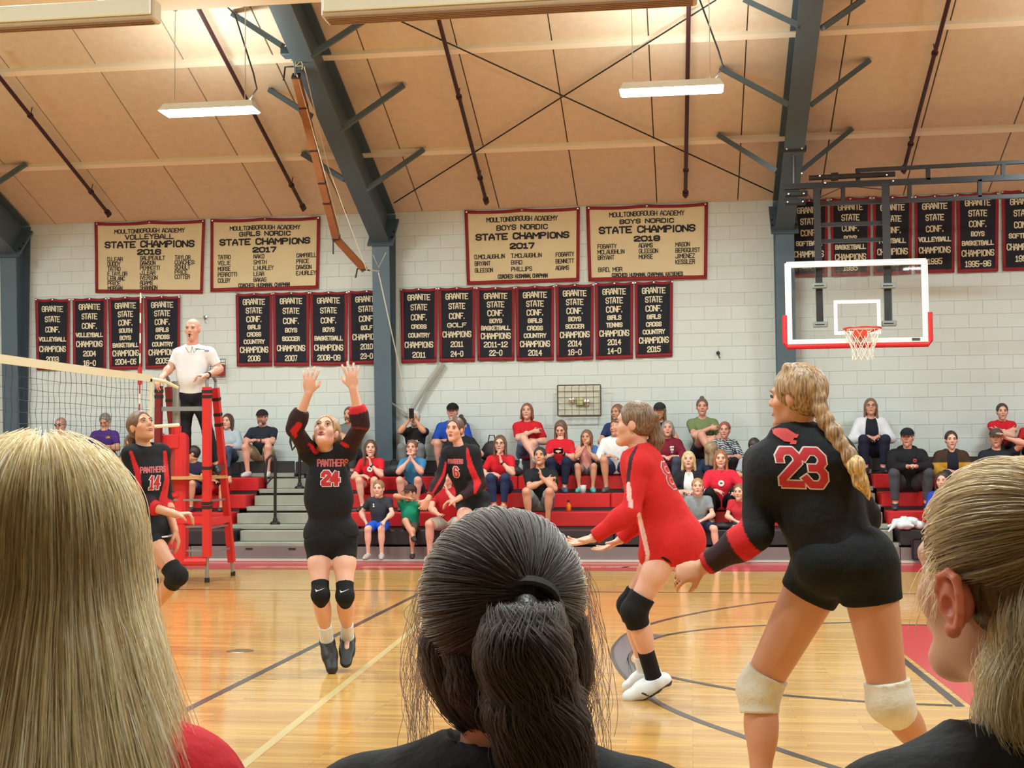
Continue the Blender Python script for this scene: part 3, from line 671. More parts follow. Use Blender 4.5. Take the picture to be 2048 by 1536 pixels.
    MB().bbox((x1-.20, BY-.024, z0+.02), (x1-.10, BY-.018, z0+.055), .002).build('maker_plate', mat('dark_plate', (70, 66, 62), .5), root)
    MB().tube([onY(1608, 380, yt), onY(1625, 402, yt-.05), onY(1690, 372, yt-.12), onY(1780, 380, yt-.1)], .006, 5).build('cable', M_CORD, root)
hoop()
# ---- volleyball net
P1 = onZ(303, 750, 2.24); NX = P1.x; NE = P1.y; NS = NE-9.4
def netpt(y, z): return Vector((NX, y, z))
root = empty('volleyball_net', (NX, NE, 1.24), 'volleyball net with white top tape running from the left edge to the padded post', 'net')
M_TAPE = mat('white_net_tape', (228, 218, 190), .7); M_MESH = mat('black_net_cord', (44, 44, 46), .7)
def sagz(y): return -.03*math.sin(math.pi*(y-NS)/(NE-NS))
mb = MB(); n = 24
for i in range(n): 
    ya, yb_ = NS+(NE-NS)*i/n, NS+(NE-NS)*(i+1)/n
    mb.add([(NX-.008, ya, 2.24+sagz(ya)), (NX+.008, ya, 2.24+sagz(ya)), (NX+.008, ya, 2.17+sagz(ya)), (NX-.008, ya, 2.17+sagz(ya)), (NX-.008, yb_, 2.24+sagz(yb_)), (NX+.008, yb_, 2.24+sagz(yb_)), (NX+.008, yb_, 2.17+sagz(yb_)), (NX-.008, yb_, 2.17+sagz(yb_))],
           [(0, 1, 5, 4), (1, 2, 6, 5), (2, 3, 7, 6), (3, 0, 4, 7)])
mb.build('top_tape', M_TAPE, root)
mb = MB(); ny = int((NE-NS)/.10)
for i in range(ny):
    y = NE-.02-i*.10; pts = [(NX, y+.012*math.sin(k*1.9+i*.7), 2.17+sagz(y)-k*.0925) for k in range(11)]; mb.tube(pts, .0022, 3, caps=False)
for k in range(1, 10):
    z = 2.17-k*.0925; mb.tube([(NX, NS+(NE-NS)*i/40, z+sagz(NS+(NE-NS)*i/40)+.006*math.sin(i*1.3+k)) for i in range(41)], .0022, 3, caps=False)
tag(mb.build('net_mesh', M_MESH, root), kind='stuff')
MB().box((NX-.006, NS, 1.22), (NX+.006, NE, 1.27)).build('bottom_tape', M_TAPE, root)
MB().box((NX-.008, NE-.045, 1.24), (NX+.008, NE, 2.2)).build('side_tape', M_TAPE, root)
MB().tube([netpt(NE, 2.20), onY(330, 763, NE+.25), onY(355, 775, NE+.45)], .018, 8).build('top_strap', M_TAPE, root)
MB().tube([netpt(NE, 1.72), onY(357, 850, NE+.45)], .018, 8).build('middle_strap', M_TAPE, root)
ant = empty('net_antenna', (NX-.02, NE-.42, 1.3), 'thin red and white striped antenna rising above the net', 'antenna')
ya = onZ(280, 747, 2.24).y
for k in range(18): MB().tube([(NX-.02, ya, 1.24+k*.10), (NX-.02, ya, 1.24+(k+1)*.10)], .007, 6).build('antenna_band', M_TAPE if k % 2 else mat('antenna_red', (180, 34, 34), .5), ant)
MB().bbox((NX-.035, ya-.02, 2.13), (NX-.005, ya+.02, 2.30), .004).build('antenna_clip', mat('antenna_red', (180, 34, 34), .5), ant)
# ---- net post with pad
M_PADR = mat('red_vinyl_pad', (212, 44, 46), .4, bump=(9, .2, .01)); M_PADD = mat('dark_red_pad', (120, 26, 32), .45); M_STRAP = mat('black_strap', (34, 24, 26), .6)
DP = 14.75
pb = onD(361, 925+1.35*F_PX/DP, DP); XP, YP = pb.x, pb.y
root = empty('net_post', (XP, YP, 0), 'steel net post wrapped in a thick red vinyl pad', 'net post')
def zy(py, D_=DP): return 1.35+(922-py)/F_PX*D_
MB().lathe([(.05, 0), (.05, zy(757))], (XP-.055, YP, 0), 14).build('pole', mat('satin_aluminium', (172, 172, 168), .35, metal=.8), root)
MB().bbox((XP-.075, YP-.08, zy(1127)), (XP+.075, YP+.08, zy(860)), .03).build('pad', M_PADR, root)
MB().bbox((XP-.15, YP-.02, zy(1127)), (XP-.078, YP+.08, zy(864)), .02).build('side_pad', M_PADR, root)
for py_, hh in ((878, .16), (985, .05)): MB().bbox((XP-.20, YP-.10, zy(py_)-hh/2), (XP-.0, YP+.02, zy(py_)+hh/2), .01).build('pad_flap', M_PADR, root)
MB().tube([(XP-.055, YP, zy(868)), (XP-.055, YP, zy(846))], .062, 10).build('collar', M_PADR, root)
MB().tube([(XP-.055, YP-.02, zy(757)), (XP-.055, YP-.02, zy(765))], .058, 12).build('top_cap', M_CHROME, root)
MB().lathe([(.11, 0), (.10, .02), (.06, .03)], (XP-.055, YP, 0), 14).build('floor_ring', M_CHROME, root)
# ---- referee stand
root = empty('referee_stand', (onD(385, 1160, 15.1).x, onD(385, 1160, 15.1).y, 0), 'tall padded red referee stand with grey rails beside the net post', 'referee stand')
M_TUBE = mat('grey_tube', (150, 154, 156), .35, metal=.6)
def leg(pt_, pb_, dt, db, pad, y_pad_end, straps, dark=False, w_=.085):
    T_ = onD(pt_[0], pt_[1], dt); B_ = onD(pb_[0], pb_[1], db); B_.z = 0
    MB().tube([T_, B_], .022, 8).build('leg_tube', M_TUBE, root)
    k = (y_pad_end-pt_[1])/(pb_[1]-pt_[1]); e = T_.lerp(B_, k)
    if pad: MB().bar(T_, e, w_, w_, up=(0, 1, 0)).build('leg_pad', M_PADD if dark else M_PADR, root)
    d = (B_-T_).normalized()
    for py_ in straps:
        c = T_.lerp(B_, (py_-pt_[1])/(pb_[1]-pt_[1])); MB().bar(c-d*.018, c+d*.018, w_+.008, w_+.008, up=(0, 1, 0)).build('strap', M_STRAP, root)
    MB().lathe([(.03, 0), (.03, .05), (.024, .055)], (B_.x, B_.y, 0), 10).build('rubber_foot', M_STRAP, root)
    return T_, B_
A1 = leg((414, 774), (414, 1163), 14.72, 14.75, True, 1112, (783, 793, 935, 1005, 1013))
A2 = leg((431, 776), (466, 1150), 15.35, 15.62, True, 1122, (798, 828, 848), w_=.075)
A3_ = leg((318, 772), (313, 1162), 14.72, 14.75, True, 1100, (782, 793), dark=True, w_=.07)
A4_ = leg((337, 774), (372, 1150), 15.35, 15.62, True, 1100, (800,), dark=True, w_=.07)
for (T0, T1) in ((A1[0], A2[0]), (A3_[0], A4_[0])):
    m_ = (T0+T1)*.5; MB().tube([T0, T0+Vector((0, 0, .07)), T0.lerp(T1, .2)+Vector((0, 0, .13)), T0.lerp(T1, .7)+Vector((0, 0, .14)), T1+Vector((0, 0, .08)), T1], .020, 8).build('hand_rail', M_TUBE, root)
def atz(L_, z): return L_[0].lerp(L_[1], (L_[0].z-z)/(L_[0].z-L_[1].z))
def cross(Z, a, b, r, m, nm): MB().bar(atz(a, Z), atz(b, Z), r, r).build(nm, m, root)
zc = zy(813); MB().bar(atz(A3_, zc), atz(A1, zc), .02, .05).build('front_bar', M_TUBE, root)
for py_ in (1035,): cross(zy(py_), A3_, A1, .075, M_PADR, 'padded_bar'); cross(zy(py_, 15.3), A1, A2, .075, M_PADR, 'padded_bar')
cross(zy(930, 15.1), A1, A2, .07, M_PADD, 'padded_bar')
for py_ in (995, 1048, 1096): cross(zy(py_), A3_, A1, .022, M_TUBE, 'rung'); cross(zy(py_, 15.2), A1, A2, .022, M_TUBE, 'rung')
zpl = 1.205
q0, q1, q2, q3 = atz(A3_, zpl), atz(A1, zpl), atz(A2, zpl), atz(A4_, zpl)
MB().box((min(q0.x, q3.x)+.02, q0.y-.10, zpl-.035), (max(q1.x, q2.x)-.03, q2.y+.02, zpl)).build('platform', mat('plywood', (196, 150, 96), .6, var=(9, .08)), root)
zs_ = zy(1117); MB().tube([atz(A3_, zs_), atz(A1, zs_)], .055, 10).build('bottom_pad', M_PADR, root)
# ---- hanging wooden pole and ropes
M_WOOD = mat('varnished_wood', (140, 88, 54), .4, var=(12, .12)); M_ROPE = mat('pale_rope', (214, 206, 188), .8)
root = empty('wooden_pole', onY(600, 170, 15.6), 'long jointed wooden pole hanging beside the middle steel frame', 'pole')
a, b, c = onY(592, 152, 15.4), onY(673, 478, 17.4), onY(728, 538, 17.9)
MB().bar(a, b, .095, .09, up=(0, 1, 0)).build('upper_beam', M_WOOD, root); MB().bar(b, c, .095, .09, up=(0, 1, 0)).build('lower_beam', M_WOOD, root)
d = (b-a)
for t in (.0, .17, .42, .62, .75, .99):
    q = a+d*t; MB().bar(q-d.normalized()*.012, q+d.normalized()*.012, .102, .098, up=(0, 1, 0)).build('strap', M_STRAP, root)
MB().tube([a+Vector((.03, -.06, 0)), a.lerp(b, .5)+Vector((.075, -.07, 0)), b+Vector((.06, -.07, .1))], .007, 5).tube([a+Vector((.12, -.05, .1)), onY(655, 330, 16.5), onY(735, 545, 17.6)], .006, 5).build('rope', M_ROPE, root)
MB().tube([c+Vector((-.11, -.05, -.13)), c+Vector((-.08, -.06, 0)), c+Vector((0, -.06, -.02)), c+Vector((.1, -.06, -.03))], .012, 6).tube([b+Vector((-.03, -.06, -.22)), b+Vector((-.03, -.06, 0))], .011, 6).tube([a+Vector((-.16, 0, -.05)), a+Vector((-.14, 0, .12)), a+Vector((-.03, 0, .12))], .012, 6).build('tie_end', M_CORD, root)
q = a+Vector((.02, -.06, .12)); mb = MB(); mb.tube([q+Vector((.09*math.cos(t*math.pi/12), -.02, .09*math.sin(t*math.pi/12)-.02)) for t in range(-2, 10)], .007, 5)
for t in (0, 3, 6): mb.tube([q+Vector((0, -.02, -.02)), q+Vector((.09*math.cos(t*math.pi/12), -.02, .09*math.sin(t*math.pi/12)-.02))], .006, 5)
mb.build('pulley', M_CREAM, root)
q = onY(590, 105, 15.3); MB().bbox((q.x-.16, q.y-.1, q.z-.05), (q.x+.16, q.y+.1, q.z+.05), .01).tube([q, a], .02, 6).build('mount_bracket', M_STEEL, root)
root = empty('rope', onY(770, 545, 18.9), 'thin rope tied to the middle column running down the wall', 'rope')
MB().tube([onY(730, 540, 17.9), onY(758, 542, 18.6)], .012, 6).tube([onY(757, 545, 18.9), onY(781, 655, 19.1), onY(800, 740, 19.5), onY(817, 826, 19.7)], .009, 5).build('line', M_ROPE, root)
MB().tube([onY(746, 510, 19), onY(757, 535, 18.9), onY(772, 505, 19)], .005, 5).build('loop', M_ROPE, root)
root = empty('folded_strap', onY(850, 780, 19.7), 'pale folded cloth strap slanting down the wall beside the middle column', 'strap')
mb = MB()
for k, (dx, w0) in enumerate(((0, .05), (.06, .035), (-.05, .03))): mb.tube([onY(884+dx*60, 728, 19.78), onY(858+dx*50, 765, 19.75), onY(835+dx*30, 800, 19.72), onY(818, 833, 19.7)], [w0, w0*.9, w0*.7, .03], 6)
mb.build('webbing', mat('grey_cloth_strap', (170, 168, 158), .85), root); MB().tube([onY(783, 806, 19.7), onY(815, 828, 19.7)], .018, 6).build('tail', mat('grey_cloth_strap', (170, 168, 158), .85), root)
# ---- caged emergency light
yw_ = WALL_Y-.02; a = onY(1117, 772, yw_); b = onY(1203, 831, yw_); x0, x1, z1, z0 = a.x, b.x, a.z, b.z
root = empty('emergency_light', ((x0+x1)/2, yw_, z0), 'twin headed emergency light inside a wire cage on the wall', 'emergency light')
MB().bbox((x0, yw_-.02, z0), (x1, yw_+.01, z1), .01).build('back_plate', mat('cream_plate', (214, 210, 192), .6), root)
M_WIRE = mat('bronze_wire', (104, 92, 80), .5, metal=.4)
for (u0, u1, v0, v1) in ((x0, x1, z0, z0), (x0, x1, z1, z1), (x0, x0, z0, z1), (x1, x1, z0, z1)): MB().tube([(u0, yw_-.16, v0), (u1, yw_-.16, v1)], .011, 6).build('cage_rim', M_WIRE, root)
for i in range(1, 6): x = x0+(x1-x0)*i/6; MB().tube([(x, yw_-.02, z1), (x, yw_-.16, z1), (x, yw_-.16, z0), (x, yw_-.02, z0)], .004, 5).build('cage_wire', M_WIRE, root)
for i in range(1, 5): z = z0+(z1-z0)*i/5; MB().tube([(x0, yw_-.02, z), (x0, yw_-.16, z), (x1, yw_-.16, z), (x1, yw_-.02, z)], .004, 5).build('cage_wire', M_WIRE, root)
for px_, py_ in ((1144, 800), (1174, 804)):
    c = onY(px_, py_, yw_-.08); MB().lathe([(.0, -.03), (.045, -.02), (.052, 0), (.03, .03)], tuple(c), 14, axis='Y').build('lamp_head', M_CHROME, root)
c = onY(1160, 803, yw_-.05); MB().bbox((c.x-.05, c.y-.04, c.z-.06), (c.x+.05, c.y+.04, c.z+.06), .015).build('battery_box', mat('yellowed_plastic', (206, 200, 140), .5), root)
# ---- red wall alarm in cage behind the referee
a = onY(417, 720, yw_); b = onY(456, 755, yw_)
root = empty('fire_alarm', ((a.x+b.x)/2, yw_, b.z), 'small red alarm box inside a wire cage behind the referee', 'alarm')
c = onY(441, 740, yw_-.04); MB().bbox((c.x-.06, c.y-.03, c.z-.09), (c.x+.06, c.y+.05, c.z+.09), .01).build('alarm_box', mat('alarm_red', (176, 44, 40), .5), root)
for i in range(6):
    z = b.z+(a.z-b.z)*i/5; MB().tube([(a.x, yw_-.12, z), (b.x, yw_-.12, z)], .005, 5).build('cage_wire', M_WIRE, root)
for i in range(5): x = a.x+(b.x-a.x)*i/4; MB().tube([(x, yw_-.12, b.z), (x, yw_-.12, a.z)], .005, 5).build('cage_wire', M_WIRE, root)
for (px_, py_, l_) in ((411, 635, 'small grey hook fixed to the wall right of the referee head'), (1436, 706, 'small black hook fixed to the wall left of the right steel column')):
    c = onY(px_, py_, WALL_Y-.02); r_ = empty('wall_hook', c, l_, 'hook'); MB().lathe([(.0, -.03), (.03, -.02), (.02, .02)], tuple(c), 8, axis='Y').build('plate', M_BLACK if px_ > 1000 else M_CHROME, r_)
    MB().tube([c+Vector((0, -.03, 0)), c+Vector((.01, -.05, -.05)), c+Vector((.03, -.03, -.08))], .008, 5).build('hook', M_BLACK if px_ > 1000 else M_CHROME, r_)
# ------------------------------------------------------------------ smooth solid modelling: distance field -> one continuous mesh
f32 = np.float32
def A3(v): return np.array((v[0], v[1], v[2]), dtype=f32)
def frameM(x, y, z): return np.array([[x[0], y[0], z[0]], [x[1], y[1], z[1]], [x[2], y[2], z[2]]], dtype=f32)
def E(c, r, R=None, k=0.02, op='+', clip=None): return dict(t='e', c=A3(c), r=A3(r), R=R, k=k, op=op, clip=clip)
def Cn(a, b, ra, rb, k=0.02, op='+', clip=None, flat=None, ends=False):
    return dict(t='c', a=A3(a), b=A3(b), ra=ra, rb=rb, k=k, op=op, clip=clip, flat=flat, ends=ends)
def PL(p, n): return dict(t='p', p=A3(p), n=A3(Vector(n).normalized()), op='&')
def pbox(q):
    if q['t'] == 'e': m = float(max(q['r'])); return q['c']-m, q['c']+m
    m = max(q['ra'], q['rb']); return np.minimum(q['a'], q['b'])-m, np.maximum(q['a'], q['b'])+m
def pdist(q, X, Y, Z):
    if q['t'] == 'p': return (X-q['p'][0])*q['n'][0]+(Y-q['p'][1])*q['n'][1]+(Z-q['p'][2])*q['n'][2]
    if q['t'] == 'e':
        x, y, z = X-q['c'][0], Y-q['c'][1], Z-q['c'][2]; R = q['R']
        if R is not None:
            x, y, z = (x*R[0, 0]+y*R[1, 0]+z*R[2, 0], x*R[0, 1]+y*R[1, 1]+z*R[2, 1], x*R[0, 2]+y*R[1, 2]+z*R[2, 2])
        r = q['r']; x = x/r[0]; y = y/r[1]; z = z/r[2]
        k0 = np.sqrt(x*x+y*y+z*z); k1 = np.sqrt((x/r[0])**2+(y/r[1])**2+(z/r[2])**2)+1e-9
        d = k0*(k0-1)/k1
    else:
        a, b = q['a'], q['b']; v = b-a; l2 = float(v@v)+1e-12
        x, y, z = X-a[0], Y-a[1], Z-a[2]
        h = np.clip((x*v[0]+y*v[1]+z*v[2])/l2, 0, 1)
        if q['flat'] is not None:
            n, s = q['flat']; dn = (x*n[0]+y*n[1]+z*n[2])*(1/s-1); x = x+n[0]*dn; y = y+n[1]*dn; z = z+n[2]*dn
        d = np.sqrt((x-h*v[0])**2+(y-h*v[1])**2+(z-h*v[2])**2)-(q['ra']+h*(q['rb']-q['ra']))
        if q['flat'] is not None: d = d*(0.5+0.5*q['flat'][1])
        if q['ends']:
            l = math.sqrt(l2)
            t = ((X-a[0])*v[0]+(Y-a[1])*v[1]+(Z-a[2])*v[2])/l
            if q['ends'] in (1, True, 'b'): d = np.maximum(d, t-l)
            if q['ends'] in ('a', True): d = np.maximum(d, -t)
    if q['clip']:
        for (p, n) in q['clip']: d = np.maximum(d, (X-p[0])*n[0]+(Y-p[1])*n[1]+(Z-p[2])*n[2])
    return d
def sdf_grid(prims, h):
    lo = np.full(3, 1e9); hi = np.full(3, -1e9)
    for q in prims:
        if q['op'] == '+': a, b = pbox(q); lo = np.minimum(lo, a); hi = np.maximum(hi, b)
    lo = lo-3*h; hi = hi+3*h; n = np.ceil((hi-lo)/h).astype(int)+1
    D = np.full(n, 0.08, dtype=f32); ax = [(lo[i]+h*np.arange(n[i])).astype(f32) for i in range(3)]
    for q in prims:
        if q['t'] == 'p': sl = [slice(0, n[i]) for i in range(3)]
        else:
            a, b = pbox(q); m = q['k']+3*h
            sl = [slice(max(0, int((a[i]-m-lo[i])/h)), min(n[i], int((b[i]+m-lo[i])/h)+2)) for i in range(3)]
        if any(s.stop <= s.start for s in sl): continue
        X = ax[0][sl[0]][:, None, None]; Y = ax[1][sl[1]][None, :, None]; Z = ax[2][sl[2]][None, None, :]
        d2 = pdist(q, X, Y, Z); S_ = D[sl[0], sl[1], sl[2]]
        if q['op'] == '+':
            k = max(q['k'], 1e-4); hh = np.clip(.5+.5*(S_-d2)/k, 0, 1); D[sl[0], sl[1], sl[2]] = S_+(d2-S_)*hh-k*hh*(1-hh)
        elif q['op'] == '-':
            k = max(q['k'], 1e-4); hh = np.clip(.5-.5*(S_+d2)/k, 0, 1); D[sl[0], sl[1], sl[2]] = S_+(-d2-S_)*hh+k*hh*(1-hh)
        else: D[sl[0], sl[1], sl[2]] = np.maximum(S_, d2)
    return D, lo.astype(f32), ax
def surface_nets(D, lo, h):
    ins = D < 0
    c = ins[:-1, :-1, :-1].astype(np.int8)
    cnt = sum(ins[i:ins.shape[0]-1+i, j:ins.shape[1]-1+j, k:ins.shape[2]-1+k].astype(np.int8) for i in (0, 1) for j in (0, 1) for k in (0, 1))
    act = (cnt > 0) & (cnt < 8); I, J_, K = np.nonzero(act); nV = len(I)
    idx = np.full(act.shape, -1, dtype=np.int32); idx[I, J_, K] = np.arange(nV)
    P = np.zeros((nV, 3), dtype=np.float64); W = np.zeros(nV)
    cor = [(0,0,0),(1,0,0),(0,1,0),(1,1,0),(0,0,1),(1,0,1),(0,1,1),(1,1,1)]
    val = [D[I+a, J_+b, K+c_] for a, b, c_ in cor]
    for (u, v) in ((0,1),(2,3),(4,5),(6,7),(0,2),(1,3),(4,6),(5,7),(0,4),(1,5),(2,6),(3,7)):
        du, dv = val[u], val[v]; m = (du < 0) != (dv < 0); t = np.where(m, du/(du-dv+1e-20*(du == dv)), 0)
        cu = np.array(cor[u]); cv = np.array(cor[v]); P += m[:, None]*(cu+(cv-cu)*t[:, None]); W += m
    P = P/W[:, None]+np.stack([I, J_, K], 1); P = P*h+lo
    Q = []
    for axis in range(3):
        s0 = [slice(None)]*3; s1 = [slice(None)]*3; s0[axis] = slice(0, -1); s1[axis] = slice(1, None)
        a = ins[tuple(s0)]; b = ins[tuple(s1)]; ch = a != b; e = np.stack(np.nonzero(ch), 1); fl = a[ch]
        o1, o2 = (axis+1) % 3, (axis+2) % 3
        ok = (e[:, o1] > 0) & (e[:, o2] > 0) & (e[:, o1] < act.shape[o1]) & (e[:, o2] < act.shape[o2]); e = e[ok]; fl = fl[ok]
        def g(d1, d2):
            f = e.copy(); f[:, o1] -= d1; f[:, o2] -= d2; return idx[f[:, 0], f[:, 1], f[:, 2]]
        q = np.stack([g(1, 1), g(0, 1), g(0, 0), g(1, 0)], 1); q[~fl] = q[~fl][:, ::-1]; Q.append(q)
    return P, np.concatenate(Q)
def np_mesh(name, P, Q, smooth=True):
    me = bpy.data.meshes.new(name); me.vertices.add(len(P)); me.vertices.foreach_set('co', P.astype(f32).ravel())
    me.loops.add(len(Q)*4); me.loops.foreach_set('vertex_index', Q.astype(np.int32).ravel())
    me.polygons.add(len(Q)); me.polygons.foreach_set('loop_start', np.arange(0, len(Q)*4, 4, dtype=np.int32)); me.polygons.foreach_set('loop_total', np.full(len(Q), 4, dtype=np.int32))
    me.update(calc_edges=True)
    if smooth: me.polygons.foreach_set('use_smooth', np.ones(len(Q), dtype=bool))
    return me
L256 = np.array([lin((i, 0, 0))[0] for i in range(256)])
def set_col(me, C):
    """C: (N,3) sRGB 0-255"""
    C = np.clip(C, 0, 255).astype(int); A = np.ones((len(C), 4), dtype=f32); A[:, :3] = L256[C]
    at = me.color_attributes.new('Col', 'FLOAT_COLOR', 'POINT'); at.data.foreach_set('color', A.ravel())
def solid(name, prims, h, m, parent, colorfn=None, warp=None, split=None):
    """split=(point, normal, h2): the side the normal points to is meshed at the finer spacing h2"""
    if split is None:
        D, lo, ax = sdf_grid(prims, h); P, Q = surface_nets(D, lo, h)
    else:
        pt, nn, h2 = split; nn = Vector(nn).normalized(); out = []
        for sgn, hh in ((1, h), (-1, h2)):
            qq = []
            for q in prims:
                if q['t'] != 'p':
                    a, b = pbox(q); c = (a+b)/2; r = float(np.linalg.norm(b-a))/2; dd = float((c-A3(pt))@A3(nn))*sgn
                    if dd > r+.04: continue
                qq.append(q)
            qq.append(PL(Vector(pt)+nn*(.004*sgn), nn*sgn)); D, lo, ax = sdf_grid(qq, hh); out.append(surface_nets(D, lo, hh))
        P = np.concatenate([out[0][0], out[1][0]]); Q = np.concatenate([out[0][1], out[1][1]+len(out[0][0])])
    if warp is not None: P = warp(P)
    me = np_mesh(name, P, Q)
    if colorfn is not None: set_col(me, colorfn(P))
    o = link(name, me, m, parent); o['tris'] = len(Q)*2
    return o
def bvh_of(o):
    me = o.data; off = wpos(o)
    return BVHTree.FromPolygons([v.co+off for v in me.vertices], [tuple(p.vertices) for p in me.polygons])
def wrap_print(name, quads, bvh, c, ux, uy, dirv, m, parent, lift=0.002, sub=3, cell=.014):
    """flat print (2D quads in metres) laid onto a garment: dropped along dirv onto the cloth"""
    V = []; Fc = []; dirv = Vector(dirv).normalized()
    for q in quads:
        la = max(math.dist(q[0], q[1]), math.dist(q[3], q[2])); lb = max(math.dist(q[0], q[3]), math.dist(q[1], q[2]))
        ga = max(1, min(12, math.ceil(la/cell))); gb = max(1, min(6, math.ceil(lb/cell))); n = len(V); ok = []
        for i in range(ga+1):
            for j in range(gb+1):
                t, v = i/ga, j/gb
                x, y = [(q[0][k]*(1-t)+q[1][k]*t)*(1-v)+(q[3][k]*(1-t)+q[2][k]*t)*v for k in (0, 1)]
                w_ = Vector(c)+ux*x+uy*y; hit = bvh.ray_cast(w_-dirv*0.4, dirv, 0.9); ok.append(hit[0] is not None)
                V.append(hit[0]-dirv*lift if hit[0] is not None else w_)
        for i in range(ga):
            for j in range(gb):
                ids = [i*(gb+1)+j, (i+1)*(gb+1)+j, (i+1)*(gb+1)+j+1, i*(gb+1)+j+1]
                if all(ok[k] for k in ids) and max((V[n+ids[a_]]-V[n+ids[a_-1]]).length for a_ in range(4)) < cell*4: Fc.append(tuple(n+k for k in ids))
    return link(name, mesh(name, V, Fc), m, parent)
# ------------------------------------------------------------------ people
def nz(v): return Vector(v).normalized()
def ik(a, b, l1, l2, pole):
    """middle joint between a and b"""
    a = Vector(a); b = Vector(b); d = b-a; L_ = d.length
    if L_ > (l1+l2)*.995: b = a+d*((l1+l2)*.995/L_); d = b-a; L_ = d.length
    x = (l1*l1-l2*l2+L_*L_)/(2*L_); h = math.sqrt(max(l1*l1-x*x, 1e-6)); n = d/L_; p = Vector(pole); p = (p-n*p.dot(n)).normalized()
    return a+n*x+p*h, b
def head_axes(yaw, pitch, roll=0.0):
    """yaw 0 faces -Y (towards the camera); positive turns to +X. pitch>0 looks up"""
    f = Vector((math.sin(yaw)*math.cos(pitch), -math.cos(yaw)*math.cos(pitch), math.sin(pitch)))
    x = Vector((-math.cos(yaw), -math.sin(yaw), 0))      # the person's right... seen facing us it lies to our left
    u = x.cross(f)
    x2 = x*math.cos(roll)+u*math.sin(roll); u2 = u*math.cos(roll)-x*math.sin(roll)
    return x2, f, u2
def head_prims(c, ax, s=1.0, wide=1.0, e=0.0, detail=True, ears=True):
    x, f, u = ax; c = Vector(c); R = frameM(x, f, u)
    def P(a, b, d): return c+x*(a*s)+f*(b*s)+u*(d*s)
    q = [E(P(0, -.016, .030), ((.073+e)*s*wide, (.093+e)*s, (.086+e)*s), R, .01),
         E(P(0, .022, -.030), (.056*s*wide, .066*s, .078*s), R, .03),
         Cn(P(-.034*wide, .0, -.058), P(0, .062, -.097), .020*s, .017*s, .03), Cn(P(.034*wide, .0, -.058), P(0, .062, -.097), .020*s, .017*s, .03)]
    if detail:
        q += [Cn(P(-.034, .070, .026), P(.034, .070, .026), .012*s, .012*s, .018),
              Cn(P(0, .080, .018), P(0, .100, -.020), .0075*s, .0115*s, .012), E(P(.011, .090, -.024), (.008*s,)*3, None, .008), E(P(-.011, .090, -.024), (.008*s,)*3, None, .008),
              E(P(.040*wide, .052, -.022), (.021*s,)*3, None, .025), E(P(-.040*wide, .052, -.022), (.021*s,)*3, None, .025),
              E(P(.031, .094, .006), (.016*s, .014*s, .011*s), R, .012, '-'), E(P(-.031, .094, .006), (.016*s, .014*s, .011*s), R, .012, '-'),
              Cn(P(-.016, .083, -.056), P(.016, .083, -.056), .0075*s, .0075*s, .01), E(P(0, .075, -.098), (.017*s,)*3, None, .02)]
    if ears:
        for sg in (-1, 1):
            q.append(E(P(sg*(.072+.002)*wide, -.008, -.006), (.010*s, .019*s, .032*s), frameM(x, f, u), .008))
    return q
def face_parts(root, c, ax, s, eye, brow, lip, mouth=0.0, shut=False, glasses=None, skin=None, beard=None):
    x, f, u = ax; c = Vector(c)
    def P(a, b, d): return c+x*(a*s)+f*(b*s)+u*(d*s)
    for sg in (-1, 1):
        mb = MB(); n = 8
        def disc(cx, cz, rx, rz, y, cyl=0.0):
            V = [P(cx, y+.003, cz)]+[P(cx+rx*math.cos(t*2*math.pi/n), y-cyl, cz+rz*math.sin(t*2*math.pi/n)) for t in range(n)]
            mb.add(V, [(0, 1+(i+1) % n, 1+i) for i in range(n)])
        mb.mi = 0; disc(sg*.031, .006, .0125, .0055, .084, .003)
        mb.mi = 1; disc(sg*.031, .0065, .0058, .0055, .0868)
        mb.mi = 2; mb.tube([P(sg*.018, .085, .0095), P(sg*.031, .0895, .0128), P(sg*.045, .083, .0085)], .0016*s, 4)
        mb.build('eye', [mat('eye_white', (215, 208, 200), .3), mat('iris_'+eye[0], eye[1], .2), mat('lash', (50, 36, 30), .7)], root)
        MB().tube([P(sg*.014, .088, .024), P(sg*.030, .092, .030), P(sg*.049, .078, .024)], [.0028*s, .0036*s, .0018*s], 5).build('eyebrow', brow, root)
    mb = MB(); mb.mi = 0
    lw = .023
    mb.tube([P(-lw, .081, -.057), P(-.010, .0925, -.0535+mouth*.25), P(0, .0935, -.0550+mouth*.25), P(.010, .0925, -.0535+mouth*.25), P(lw, .081, -.057)], [.001*s, .0036*s, .0032*s, .0036*s, .001*s], 6)
    mb.tube([P(-lw, .081, -.058), P(-.009, .091, -.0615-mouth), P(.009, .091, -.0615-mouth), P(lw, .081, -.058)], [.001*s, .0046*s, .0046*s, .001*s], 6)
    if mouth > 0.003:
        mb.mi = 1; mb.ball(P(0, .084, -.058-mouth*.4), (.013*s, .008*s, (.003+mouth*.6)*s), 10, 6)
    mb.build('lips', [lip, mat('mouth_dark', (70, 24, 24), .6)], root)
    if glasses:
        mb = MB()
        for sg in (-1, 1):
            mb.tube([P(sg*.033+.021*math.cos(t*math.pi/8), .099, .004+.016*math.sin(t*math.pi/8)) for t in range(16)], .0016*s, 5, closed=True)
            mb.tube([P(sg*.054, .099, .008), P(sg*.076, .0, .008)], .0015*s, 5)
        mb.tube([P(-.012, .101, .008), P(.012, .101, .008)], .0015*s, 5)
        if glasses == 'dark':
            mb.mi = 1
            for sg in (-1, 1): mb.ball(P(sg*.033, .098, .003), (.022*s, .006*s, .018*s), 10, 6)
        mb.build('glasses' if glasses != 'dark' else 'sunglasses', [M_BLACK, mat('dark_lens', (25, 18, 20), .1)], root)
